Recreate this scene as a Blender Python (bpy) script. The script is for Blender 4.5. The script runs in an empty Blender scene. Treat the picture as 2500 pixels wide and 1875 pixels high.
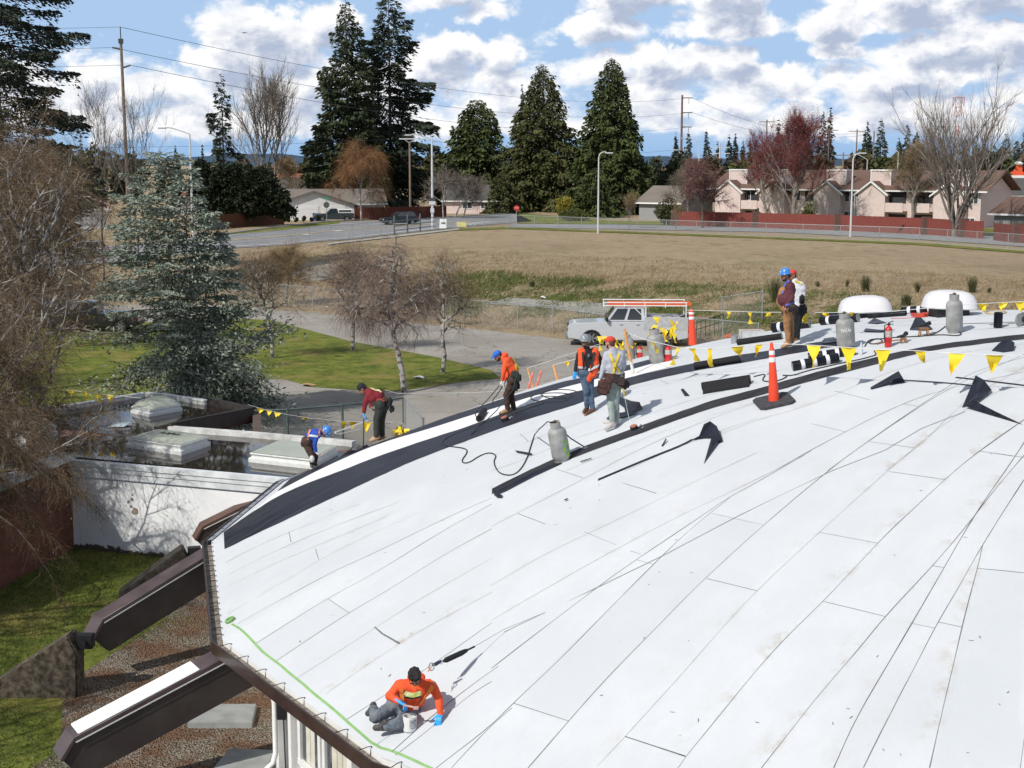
import bpy, bmesh, math, random
import numpy as np
from mathutils import Vector, Matrix, noise
from mathutils.geometry import delaunay_2d_cdt
R = math.radians
rng = np.random.default_rng(7); random.seed(7)
scene = bpy.context.scene
col = scene.collection
# ------------------------------------------------------------ camera
F_PX, PITCH, CAM_H = 3467.0, R(8.8), 9.7
cd = bpy.data.cameras.new('camera'); cam = bpy.data.objects.new('camera', cd); col.objects.link(cam)
cam.location = (0, 0, CAM_H); cam.rotation_euler = (R(90)-PITCH, 0, 0)
cd.sensor_fit = 'HORIZONTAL'; cd.sensor_width = 36; cd.lens = 36*F_PX/2500
cd.clip_start = 0.1; cd.clip_end = 40000
scene.camera = cam
scene.view_settings.view_transform = 'Standard'; scene.view_settings.look = 'None'
scene.view_settings.exposure = -0.10; scene.view_settings.gamma = 1
scene.cycles.max_bounces = 6; scene.cycles.transparent_max_bounces = 24
# ------------------------------------------------------------ sun
SUN_EL, SHADOW_AZ = R(43), R(45)            # shadows fall towards +X +Y
sd = bpy.data.lights.new('sun', 'SUN'); sun = bpy.data.objects.new('sun', sd); col.objects.link(sun)
sd.energy = 4.35; sd.angle = R(0.53); sd.color = (1.0, .96, .89)
ldir = Vector((math.cos(SHADOW_AZ)*math.cos(SUN_EL), math.sin(SHADOW_AZ)*math.cos(SUN_EL), -math.sin(SUN_EL)))
sun.rotation_euler = ldir.to_track_quat('-Z', 'Y').to_euler()
# ------------------------------------------------------------ node helpers
class NT:
    def __init__(s, tree): s.t = tree; s.n = tree.nodes; s.l = tree.links
    def a(s, typ, **kw):
        nd = s.n.new(typ); ins = kw.pop('i', {})
        for k, v in kw.items(): setattr(nd, k, v)
        for k, v in ins.items():
            sk = nd.inputs[k]
            if isinstance(v, bpy.types.NodeSocket): s.l.new(v, sk)
            else: sk.default_value = v
        return nd
    def m(s, op, a, b=0.0, c=0.0, clamp=False):
        return s.a('ShaderNodeMath', operation=op, use_clamp=clamp, i={0: a, 1: b, 2: c}).outputs[0]
    def mix(s, f, a, b, blend='MIX'):
        nd = s.a('ShaderNodeMix', data_type='RGBA', blend_type=blend, i={0: f})
        for k, v in ((6, a), (7, b)):
            if isinstance(v, bpy.types.NodeSocket): s.l.new(v, nd.inputs[k])
            else: nd.inputs[k].default_value = (*v[:3], 1)
        return nd.outputs[2]
    def noise(s, vec, scale, detail=3, rough=.55, dist=0):
        return s.a('ShaderNodeTexNoise', i={'Vector': vec, 'Scale': scale, 'Detail': detail, 'Roughness': rough, 'Distortion': dist}).outputs['Fac']
    def mr(s, v, a, b, c=0.0, d=1.0, smooth=True):
        return s.a('ShaderNodeMapRange', interpolation_type='SMOOTHSTEP' if smooth else 'LINEAR', i={0: v, 1: a, 2: b, 3: c, 4: d}).outputs[0]
    def vm(s, op, a, b=(0, 0, 0), c=(0, 0, 0), scale=1.0):
        nd = s.a('ShaderNodeVectorMath', operation=op)
        for k, v in ((0, a), (1, b), (2, c)):
            if isinstance(v, bpy.types.NodeSocket): s.l.new(v, nd.inputs[k])
            elif any(v): nd.inputs[k].default_value = v
        if op == 'SCALE': nd.inputs[3].default_value = scale
        return nd.outputs['Value'] if op in ('LENGTH', 'DOT_PRODUCT', 'DISTANCE') else nd.outputs[0]
# ------------------------------------------------------------ world: Nishita sky with cumulus
world = bpy.data.worlds.new('World'); scene.world = world; world.use_nodes = True
wt = NT(world.node_tree); wt.n.clear()
# cloud density as a group: input = (azimuth deg, elevation deg, 0)
g = bpy.data.node_groups.new('cloud_field', 'ShaderNodeTree')
g.interface.new_socket('P', in_out='INPUT', socket_type='NodeSocketVector')
g.interface.new_socket('D', in_out='OUTPUT', socket_type='NodeSocketFloat')
gt = NT(g); gi = gt.a('NodeGroupInput').outputs[0]
warp = gt.a('ShaderNodeTexNoise', i={'Vector': gi, 'Scale': .9, 'Detail': 3.0, 'Roughness': .6}).outputs['Color']
pw = gt.vm('ADD', gi, gt.vm('MULTIPLY', gt.vm('SUBTRACT', warp, (.5, .5, .5)), (2.0, 1.3, 0)))
BL = [(-9.6,4.7,2.7,1.5,1.05),(-7.3,5.3,1.7,1.0,1),(-11.6,3.9,2.0,.9,.85),(-8,2.9,3.5,1.1,.8),(-2.4,4.4,1.8,.8,1.0),(-3.8,3.6,2.2,.9,.9),(-.6,4.1,1.2,.9,.9),
 (5.0,6.5,2.8,.9,1.1),(8.0,6.3,2.4,1.1,1.0),(3.2,5.3,2.2,.7,.8),(8.3,5.3,3.2,.7,.85),(-2.5,6.6,2.0,.75,.85),(-1.2,5.9,1.5,.5,.65),(6,3.9,2.2,.8,1.0),(8.6,4.0,1.6,.7,.9),(3.5,3.9,1.5,.6,.85),(10.6,3.5,2.0,.6,.8),(12.5,4.3,1.5,.5,.8),(15.0,6.0,2.9,1.2,1.1),
 (17.9,6.2,2.3,1.2,1.1),(12.7,5.2,2.2,.7,.9),(17.0,4.4,4.0,.75,.85),(19.5,4.9,2,.8,.9),(15.5,3.2,4.5,.65,.85),(19,2.6,2.5,.6,.8),(14.5,1.9,1.6,.55,.95),(11.5,2.1,1.6,.55,.85),
 (8,2.4,3,.6,.75),(4.5,2.2,2.5,.5,.7),(-.5,2.5,3,.6,.7),(-16.3,3.4,1.5,.9,.8),(-14.2,3.0,1.8,.8,.8),(-17.5,2.0,2.5,.6,.7),(-13,1.5,3.5,.5,.7),(-8.5,1.3,3,.4,.65),(-20,3.5,2,1.2,.7),(21,1.2,2,.4,.6)]
acc = None
for (ax, ay, rx, ry, w) in BL:
    d = gt.vm('LENGTH', gt.vm('MULTIPLY_ADD', pw, (1/rx/1.12, 1/ry/1.12, 0), (-ax/rx/1.12, -ay/ry/1.12, 0)))
    b = gt.mr(d, 1.25, 0.0, 0.0, w)
    acc = b if acc is None else gt.m('MAXIMUM', acc, b)
hi = gt.m('MULTIPLY', gt.mr(gt.noise(gi, .045, 1, .5), .46, .62), gt.mr(gt.a('ShaderNodeSeparateXYZ', i={0: gi}).outputs[1], 8.0, 14.0, 0, .9))
acc = gt.m('MAXIMUM', acc, hi); ge = gt.a('ShaderNodeSeparateXYZ', i={0: gi}).outputs[1]
acc = gt.m('MAXIMUM', acc, gt.m('MULTIPLY', gt.m('MULTIPLY', gt.mr(ge, .5, 1.6), gt.mr(ge, 3.4, 5.0, 1, 0)), .46))
n1 = gt.noise(gt.vm('MULTIPLY', gi, (.55, .85, 1)), .7, 9, .60, .25)
dens = gt.m('ADD', acc, gt.m('MULTIPLY', gt.m('SUBTRACT', n1, .5), 2.0))
go = gt.a('NodeGroupOutput'); gt.l.new(dens, go.inputs[0])
tc = wt.a('ShaderNodeTexCoord').outputs['Generated']
sx = wt.a('ShaderNodeSeparateXYZ', i={0: tc})
az = wt.m('MULTIPLY', wt.m('ARCTAN2', sx.outputs[0], sx.outputs[1]), 57.2958)
el = wt.m('MULTIPLY', wt.m('ARCSINE', sx.outputs[2]), 57.2958)
P = wt.a('ShaderNodeCombineXYZ', i={0: az, 1: el, 2: 0.0}).outputs[0]
def cf(off):
    nd = wt.a('ShaderNodeGroup'); nd.node_tree = g
    wt.l.new(wt.vm('ADD', P, off), nd.inputs[0]); return nd.outputs[0]
d0, d1 = cf((0, 0, 0)), cf((-.3, .62, 0))
alpha = wt.mr(d0, .12, .50)
shade = wt.mr(d1, .28, 1.0)
fine = wt.noise(wt.vm('MULTIPLY', P, (.6, 1.3, 1)), 1.0, 6, .6)
shade = wt.m('ADD', shade, wt.m('MULTIPLY', wt.m('SUBTRACT', fine, .5), 1.5), clamp=True)
ccol = wt.mix(shade, (13.6, 13.6, 13.7), (6.0, 6.9, 8.9))
sky = wt.a('ShaderNodeTexSky', sky_type='NISHITA', sun_disc=False, sun_elevation=SUN_EL,
           sun_rotation=math.atan2(-math.cos(SHADOW_AZ), -math.sin(SHADOW_AZ)), altitude=0, air_density=1.0, dust_density=.3, ozone_density=1.6)
low = wt.mix(wt.mr(el, -.2, 1.6), (3.9, 6.6, 10.4), (5.4, 7.8, 11.2))
skyc = wt.mix(wt.mr(el, 6.0, 16.0), low, sky.outputs[0])
fin = wt.mix(alpha, skyc, ccol)
bg = wt.a('ShaderNodeBackground', i={'Color': fin, 'Strength': 0.082})
world.cycles.sampling_method = 'MANUAL'; world.cycles.sample_map_resolution = 256
wo = wt.a('ShaderNodeOutputWorld'); wt.l.new(bg.outputs[0], wo.inputs[0])
# ------------------------------------------------------------ materials
MATS = {}
def mat(name, c, rough=.8, metal=0, var=.12, vscale=6, c2=None, bump=0, bscale=40, attr=None, alpha=None, trans=0, spec=.5, thr=None, coat=0, bdist=.02):
    """procedural material: base colour varied by object-space noise (optionally towards c2) or by a mesh attribute"""
    if name in MATS: return MATS[name]
    m = bpy.data.materials.new(name); m.use_nodes = True; t = NT(m.node_tree)
    bs = t.n['Principled BSDF']; co = t.a('ShaderNodeTexCoord').outputs['Object']
    bs.inputs['Roughness'].default_value = rough; bs.inputs['Metallic'].default_value = metal
    bs.inputs['Specular IOR Level'].default_value = spec; bs.inputs['Coat Weight'].default_value = coat
    n = t.noise(co, vscale, 5, .6)
    lo = tuple(x*(1-var) for x in c); hi_ = tuple(min(1, x*(1+var)) for x in c)
    if c2 is not None: lo = c; hi_ = c2
    f = t.mr(n, *(thr or (.3, .7)))
    if attr: f = t.m('ADD', t.m('MULTIPLY', t.a('ShaderNodeAttribute', attribute_name=attr).outputs['Fac'], .8), t.m('MULTIPLY', f, .2))
    t.l.new(t.mix(f, lo, hi_), bs.inputs['Base Color'])
    if bump:
        b = t.a('ShaderNodeBump', i={'Strength': bump, 'Distance': bdist, 'Height': t.noise(co, bscale, 4, .6)})
        t.l.new(b.outputs[0], bs.inputs['Normal'])
    if trans: bs.inputs['Transmission Weight'].default_value = trans
    MATS[name] = m; return m
# ------------------------------------------------------------ projection helpers (a photo pixel -> a place in the world)
CP, SP = math.cos(PITCH), math.sin(PITCH)
def ray(u, v):
    r = (u-1250)/F_PX; d = (v-937.5)/F_PX
    return Vector((r, CP-d*SP, -SP-d*CP))
def at_z(u, v, z): D = ray(u, v); return Vector((0, 0, CAM_H)) + D*((z-CAM_H)/D.z)
def at_y(u, v, y): D = ray(u, v); return Vector((0, 0, CAM_H)) + D*(y/D.y)
# roof dome
LAM = 1.08
RC = (10.205*LAM, 26.623*LAM); RR = 15.848*LAM; RZE = CAM_H-(CAM_H-2.78)*LAM; RH = 4.19*LAM; RK = 1.755; RE = 1.767*LAM
CORN = [-137.8, -156.2, -176.9, 164.7]
a0 = 164.7
while a0 > -137.8+360-360+19.5 - 0: 
    a0 -= (164.7+137.8)/16
    if a0 > -137.8+5: CORN.append(a0)
CORN = sorted(set(round(a, 3) for a in CORN)); CORN_R = [R(a) for a in CORN]
def rpoly(th):
    th = (th+math.pi) % (2*math.pi)-math.pi
    n = len(CORN_R)
    for i in range(n):
        a = CORN_R[i]; b = CORN_R[(i+1) % n]; 
        if b < a: b += 2*math.pi
        t = th if th >= a else th+2*math.pi
        if a <= t <= b:
            mid = (a+b)/2; return RR*math.cos((b-a)/2)/math.cos(t-mid)
    return RR
_TH = np.linspace(-math.pi, math.pi, 3601); _RP = np.array([rpoly(t) for t in _TH])
def roof_zn(x, y):
    x = np.asarray(x, float); y = np.asarray(y, float)
    dx, dy = x-RC[0], y-RC[1]; r = np.hypot(dx, dy); th = np.arctan2(dy, dx)
    rp = np.interp(th, _TH, _RP); s = r/rp
    w = np.clip((s-.55)/.45, 0, 1); w = w*w*(3-2*w)
    re = r+(s*RR-r)*w
    return RZE+RH*(1-(np.sqrt(re*re+RE*RE)/RR)**RK)
def roof_z(x, y): return float(roof_zn(x, y))
def roof_s(x, y): return math.hypot(x-RC[0], y-RC[1])/rpoly(math.atan2(y-RC[1], x-RC[0]))
def at_roof(u, v):
    D = ray(u, v); ts = np.linspace(12, 52, 800)
    x, y, z = D.x*ts, D.y*ts, D.z*ts+CAM_H
    dd = z-roof_zn(x, y); idx = np.where(dd < 0)[0]
    i = idx[0] if len(idx) else int(np.argmin(dd))
    if len(idx) and i > 0:
        lo, hi_ = ts[i-1], ts[i]
        for _ in range(25):
            m_ = (lo+hi_)/2; p = D*m_
            if p.z+CAM_H-roof_z(p.x, p.y) < 0: hi_ = m_
            else: lo = m_
        t = hi_
    else: t = ts[i]
    p = D*t; return Vector((p.x, p.y, roof_z(p.x, p.y)))
def roof_n(x, y, e=.05):
    return Vector((-(roof_z(x+e, y)-roof_z(x-e, y))/(2*e), -(roof_z(x, y+e)-roof_z(x, y-e))/(2*e), 1)).normalized()
# terrain: lot low near the church, a bank up to the field and the streets
FA, FB = at_z(560, 742, 0), at_z(1850, 862, 0)          # line of the chain link fence below the bank
fd = (FB-FA).normalized(); fn = Vector((-fd.y, fd.x, 0))
def sstep(x, a, b):
    t = np.clip((x-a)/(b-a), 0, 1); return t*t*(3-2*t)
def gzn(x, y):
    x = np.asarray(x, float); y = np.asarray(y, float)
    z = -.2+.2*sstep(y, 38, 60)
    s = (x-FA.x)*fn.x+(y-FA.y)*fn.y
    w = 12+22*sstep(-x, 0, 22)
    bank = 2.0*np.clip((s-2.5)/w, 0, 1); t = np.clip((s-2.5)/w, 0, 1)
    z = z+2.0*t*t*(3-2*t)
    z = z+.10*np.sin(x*.21+1)*np.sin(y*.13)*sstep(s, 2, 15)*(1-sstep(y, 115, 130))
    return z
def gz(x, y): return float(gzn(x, y))
def at_ground(u, v, lift=0):
    D = ray(u, v)
    if D.z > -.004: D = D.copy(); D.z = -.004
    ts = np.concatenate([np.linspace(12, 220, 900), np.linspace(221, 3000, 1500)])
    dd = D.z*ts+CAM_H-gzn(D.x*ts, D.y*ts); idx = np.where(dd < 0)[0]
    i = idx[0] if len(idx) else -1
    t = ts[i] if i < 1 else ts[i-1]+(ts[i]-ts[i-1])*dd[i-1]/(dd[i-1]-dd[i])
    p = D*t; return Vector((p.x, p.y, gz(p.x, p.y)+lift))
# ------------------------------------------------------------ object helpers
def tag(o, label=None, cat=None, group=None, kind=None):
    if label: o['label'] = label
    if cat: o['category'] = cat
    if group: o['group'] = group
    if kind: o['kind'] = kind
    return o
def empty(name, loc, label=None, cat=None, group=None, rz=0):
    o = bpy.data.objects.new(name, None); o.empty_display_size = .2; col.objects.link(o)
    o.location = loc; o.rotation_euler = (0, 0, rz); return tag(o, label, cat, group)
def copy_tree(o, parent=None):
    c = o.copy(); col.objects.link(c); c.parent = parent
    for ch in list(o.children): copy_tree(ch, c)
    return c
def link_mesh(name, me, m, parent=None, smooth=True):
    o = bpy.data.objects.new(name, me); col.objects.link(o)
    if m is not None:
        for mm in (m if isinstance(m, (list, tuple)) else [m]): me.materials.append(mm)
    if smooth: me.polygons.foreach_set('use_smooth', [True]*len(me.polygons))
    if parent is not None: o.parent = parent
    return o
def np_mesh(name, V, Fq, m, parent=None, smooth=False, attr=None, local=None):
    """V (n,3) array, Fq (k,3|4) array; attr = per face float"""
    V = np.asarray(V, np.float32)
    if local is not None: V = V-np.array(local, np.float32)
    Fq = np.asarray(Fq, np.int32); k, s = Fq.shape
    me = bpy.data.meshes.new(name); me.vertices.add(len(V)); me.vertices.foreach_set('co', V.ravel())
    me.loops.add(k*s); me.loops.foreach_set('vertex_index', Fq.ravel())
    me.polygons.add(k); me.polygons.foreach_set('loop_start', np.arange(0, k*s, s, dtype=np.int32))
    me.update(calc_edges=True)
    if attr is not None:
        at = me.attributes.new('tone', 'FLOAT', 'FACE'); at.data.foreach_set('value', np.asarray(attr, np.float32))
    return link_mesh(name, me, m, parent, smooth)
class MB:
    """mesh builder in world (or local) coordinates"""
    def __init__(s): s.v = []; s.f = []
    def add(s, vs, fs):
        o = len(s.v); s.v += [tuple(p) for p in vs]; s.f += [tuple(i+o for i in f) for f in fs]; return s
    def box(s, c, size, rz=0, mtx=None):
        x, y, z = (q/2 for q in size)
        P_ = [Vector((i, j, k)) for k in (-z, z) for j in (-y, y) for i in (-x, x)]
        M_ = Matrix.Translation(Vector(c)) @ (mtx.to_4x4() if mtx is not None else Matrix.Rotation(rz, 4, 'Z'))
        return s.add([M_ @ p for p in P_], [(0, 2, 3, 1), (4, 5, 7, 6), (0, 1, 5, 4), (2, 6, 7, 3), (0, 4, 6, 2), (1, 3, 7, 5)])
    def bar(s, a, b, w, h, up=(0, 0, 1)):
        a = Vector(a); b = Vector(b); d = (b-a); L = d.length; d.normalize(); up = Vector(up)
        x = d.cross(up); x = x.normalized() if x.length > 1e-6 else Vector((1, 0, 0)); z = x.cross(d)
        M_ = Matrix((x, d, z)).transposed()
        return s.box((a+b)/2, (w, L, h), mtx=M_)
    def tube(s, pts, r, n=8, caps=True):
        pts = [Vector(p) for p in pts]; rs = r if isinstance(r, (list, tuple)) else [r]*len(pts)
        prev = None; vs = []; fs = []
        for i, p in enumerate(pts):
            d = (pts[min(i+1, len(pts)-1)]-pts[max(i-1, 0)]).normalized()
            if prev is None: x = d.orthogonal().normalized()
            else:
                x = prev-d*prev.dot(d); x = x.normalized() if x.length > 1e-6 else d.orthogonal().normalized()
            prev = x; y = d.cross(x)
            for k in range(n):
                a = 2*math.pi*k/n; vs.append(p+(x*math.cos(a)+y*math.sin(a))*rs[i])
        for i in range(len(pts)-1):
            for k in range(n): fs.append((i*n+k, i*n+(k+1) % n, (i+1)*n+(k+1) % n, (i+1)*n+k))
        if caps: fs.append(tuple(range(n-1, -1, -1))); fs.append(tuple((len(pts)-1)*n+k for k in range(n)))
        return s.add(vs, fs)
    def lathe(s, prof, c=(0, 0, 0), n=24, mtx=None):
        """prof [(r,z)...] about local z; open ends closed with n-gons"""
        M_ = Matrix.Translation(Vector(c)) @ (mtx.to_4x4() if mtx is not None else Matrix.Identity(4))
        vs = [M_ @ Vector((r*math.cos(2*math.pi*k/n), r*math.sin(2*math.pi*k/n), z)) for r, z in prof for k in range(n)]
        fs = [(i*n+k, i*n+(k+1) % n, (i+1)*n+(k+1) % n, (i+1)*n+k) for i in range(len(prof)-1) for k in range(n)]
        fs.append(tuple(range(n-1, -1, -1))); fs.append(tuple((len(prof)-1)*n+k for k in range(n)))
        return s.add(vs, fs)
    def prism(s, poly, h, axis='z'):
        """poly: list of 3D points, extruded by vector h"""
        h = Vector(h); n = len(poly); A = [Vector(p) for p in poly]; B = [p+h for p in A]
        fs = [tuple(range(n-1, -1, -1)), tuple(range(n, 2*n))]+[(i, (i+1) % n, n+(i+1) % n, n+i) for i in range(n)]
        return s.add(A+B, fs)
    def ell(s, c, r, n=12, mtx=None):
        prof = [(math.sin(math.pi*(i+.02)/(n+.04)), -math.cos(math.pi*(i+.02)/(n+.04))) for i in range(n+1)]
        M_ = (mtx.to_3x3() if mtx is not None else Matrix.Identity(3)) @ Matrix.Diagonal(r)
        return s.lathe(prof, c, 2*n, M_)
    def quad(s, a, b, c, d): return s.add([a, b, c, d], [(0, 1, 2, 3)])
    def build(s, name, m, parent=None, smooth=False, bevel=0, seg=2, world=True, fix=True):
        me = bpy.data.meshes.new(name); off = Vector((0, 0, 0))
        if parent is not None and world:
            q = parent
            while q is not None: off += q.location; q = q.parent
        me.from_pydata([Vector(p)-off for p in s.v], [], s.f); me.validate()
        if bevel or fix:
            bm = bmesh.new(); bm.from_mesh(me)
            if fix: bmesh.ops.recalc_face_normals(bm, faces=bm.faces)
            if bevel:
                es = [e for e in bm.edges if len(e.link_faces) == 2 and e.calc_face_angle(0) > .5]
                bmesh.ops.bevel(bm, geom=es, offset=bevel, segments=seg, affect='EDGES', clamp_overlap=True)
            bm.to_mesh(me); bm.free()
        o = link_mesh(name, me, m, parent, False)
        if smooth or bevel:
            me.polygons.foreach_set('use_smooth', [True]*len(me.polygons))
            me.set_sharp_from_angle(angle=R(40))
        return o
def place_words(items):
    """items: (key, landmark) in left-to-right order -> unique place phrase per item"""
    od = ['leftmost', 'second from the left', 'third from the left', 'fourth from the left', 'fifth from the left', 'sixth from the left', 'seventh from the left', 'eighth from the left']
    cnt = {}; out = {}
    for k, lm in items: cnt.setdefault(lm, []).append(k)
    for lm, ks in cnt.items():
        for i, k in enumerate(ks): out[k] = lm if len(ks) == 1 else lm+', '+(('left one' if i == 0 else 'right one') if len(ks) == 2 else od[i])
    return out
def densify(pts, step):
    out = []
    for a, b in zip(pts[:-1], pts[1:]):
        n = max(1, int(math.ceil((Vector(b)-Vector(a)).length/step)))
        out += [Vector(a).lerp(Vector(b), i/n) for i in range(n)]
    return out+[Vector(pts[-1])]
def smooth_poly(pts, it=2):
    for _ in range(it):
        o = [pts[0]]
        for a, b in zip(pts[:-1], pts[1:]): o += [tuple(a[i]*.75+b[i]*.25 for i in range(len(a))), tuple(a[i]*.25+b[i]*.75 for i in range(len(a)))]
        pts = o+[pts[-1]]
    return pts
# ============================================================ GROUND
def gmat(name, build):
    m = bpy.data.materials.new(name); m.use_nodes = True; t = NT(m.node_tree); bs = t.n['Principled BSDF']
    bs.inputs['Roughness'].default_value = .95; bs.inputs['Specular IOR Level'].default_value = .15
    co = t.a('ShaderNodeTexCoord').outputs['Object']; build(t, bs, co); return m
def field_mat(t, bs, co):
    a = t.noise(co, .08, 4, .6); b = t.noise(t.vm('MULTIPLY', co, (1, .45, 1)), 1.1, 6, .7); c = t.noise(co, 7, 4, .75)
    base = t.mix(t.mr(b, .3, .7), (.25, .18, .108), (.40, .30, .19))
    base = t.mix(t.mr(a, .5, .68, 0, .5), base, (.20, .18, .085))
    base = t.mix(t.mr(c, .3, .75), base, (.48, .385, .25))
    base = t.mix(t.mr(c, .3, .48, .6, 0), base, (.085, .06, .035))
    sp_ = t.noise(t.vm('MULTIPLY', co, (1, .5, 1)), .75, 3, .6); base = t.mix(t.mr(sp_, .54, .68, 0, .45), base, (.16, .12, .075)); base = t.mix(t.mr(t.noise(co, .035, 4, .65), .45, .62, 0, .30), base, (.30, .21, .15))
    sv_ = t.vm('DOT_PRODUCT', t.vm('SUBTRACT', co, tuple(FA)), tuple(fn)); xv = t.a('ShaderNodeSeparateXYZ', i={0: co}).outputs[0]
    gm = t.m('MULTIPLY', t.m('MULTIPLY', t.mr(sv_, 4.5, 7.5), t.mr(sv_, 9.5, 15, 1, 0)), t.mr(xv, -12, -3))
    gn = t.mr(t.noise(t.vm('MULTIPLY', co, (1, 1.6, 1)), .33, 5, .65), .42, .56)
    grn = t.mix(t.mr(c, .3, .7), (.03, .055, .012), (.13, .155, .035))
    base = t.mix(t.m('MULTIPLY', gm, gn), base, grn)
    gm2 = t.m('MULTIPLY', t.mr(sv_, 13, 17), t.mr(sv_, 30, 60, 1, 0)); base = t.mix(t.m('MULTIPLY', gm2, t.mr(t.noise(co, .1, 5, .7), .5, .62, 0, .35)), base, (.13, .13, .04))
    near = t.a('ShaderNodeSeparateXYZ', i={0: co}).outputs[1]; base = t.mix(t.mr(near, 60, 75, .6, 0), base, (.10, .07, .045))
    t.l.new(base, bs.inputs['Base Color'])
    bm_ = t.a('ShaderNodeBump', i={'Strength': .9, 'Distance': .15, 'Height': t.m('ADD', b, c)}); t.l.new(bm_.outputs[0], bs.inputs['Normal'])
M_field = gmat('dry_field', field_mat)
def lawn_mat(t, bs, co):
    a = t.noise(co, .22, 4, .6); b = t.noise(co, 1.1, 7, .75); c = t.noise(co, 9, 5, .8); d = t.noise(t.vm('ADD', co, (50, 0, 0)), .35, 5, .7)
    base = t.mix(t.mr(b, .36, .64), (.062, .095, .012), (.205, .225, .038))
    base = t.mix(t.mr(d, .50, .66, 0, .85), base, (.27, .21, .065))
    base = t.mix(t.mr(c, .45, .8), base, (.20, .20, .06)); base = t.mix(t.mr(c, .25, .48, .75, 0), base, (.015, .026, .006))
    spk = t.a('ShaderNodeTexVoronoi', i={'Vector': co, 'Scale': 3.2}).outputs['Distance']
    base = t.mix(t.mr(spk, .05, .09, .8, 0), base, (.5, .45, .33))
    t.l.new(base, bs.inputs['Base Color'])
    bm_ = t.a('ShaderNodeBump', i={'Strength': .8, 'Distance': .06, 'Height': t.m('ADD', b, c)}); t.l.new(bm_.outputs[0], bs.inputs['Normal'])
M_lawn = gmat('lawn', lawn_mat)
def asph(c1, c2, sc=9):
    def f(t, bs, co):
        a = t.noise(co, .25, 5, .65); b = t.noise(co, sc, 4, .8)
        base = t.mix(t.mr(a, .3, .7), c1, c2); base = t.mix(t.mr(b, .35, .8, 0, .5), base, tuple(x*1.5 for x in c2))
        cr = t.a('ShaderNodeTexVoronoi', feature='DISTANCE_TO_EDGE', i={'Vector': t.vm('ADD', co, t.vm('SCALE', t.a('ShaderNodeTexNoise', i={'Vector': co, 'Scale': 1.1}).outputs['Color'], scale=1.2)), 'Scale': .28}).outputs['Distance']
        base = t.mix(t.mr(cr, .004, .012, .55, 0), base, tuple(x*.4 for x in c1))
        t.l.new(base, bs.inputs['Base Color'])
        bm_ = t.a('ShaderNodeBump', i={'Strength': .5, 'Distance': .02, 'Height': b}); t.l.new(bm_.outputs[0], bs.inputs['Normal'])
    return f
M_drive = gmat('worn_asphalt', asph((.235, .215, .185), (.33, .305, .27)))
M_road = gmat('road_asphalt', asph((.20, .20, .205), (.27, .27, .275), 3))
M_conc = gmat('concrete_walk', asph((.30, .295, .27), (.38, .37, .34)))
def gravel_mat(t, bs, co):
    v = t.a('ShaderNodeTexVoronoi', i={'Vector': co, 'Scale': 30.0}); b = t.noise(co, .9, 5, .7); c = t.noise(co, 30, 3, .7)
    st = t.mix(t.a('ShaderNodeSeparateXYZ', i={0: v.outputs['Color']}).outputs[0], (.19, .155, .115), (.56, .48, .38))
    base = t.mix(t.mr(b, .40, .60), st, t.mix(c, (.15, .08, .045), (.42, .25, .155)))
    base = t.mix(t.mr(v.outputs['Distance'], .3, .7, 0, .7), base, (.02, .017, .012))
    t.l.new(base, bs.inputs['Base Color'])
    bm_ = t.a('ShaderNodeBump', i={'Strength': 1, 'Distance': .05, 'Height': t.m('MULTIPLY', v.outputs['Distance'], -1)}); t.l.new(bm_.outputs[0], bs.inputs['Normal'])
M_gravel = gmat('gravel', gravel_mat)
M_stone = gmat('crushed_stone', asph((.20, .20, .175), (.29, .285, .25), 2))

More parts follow.
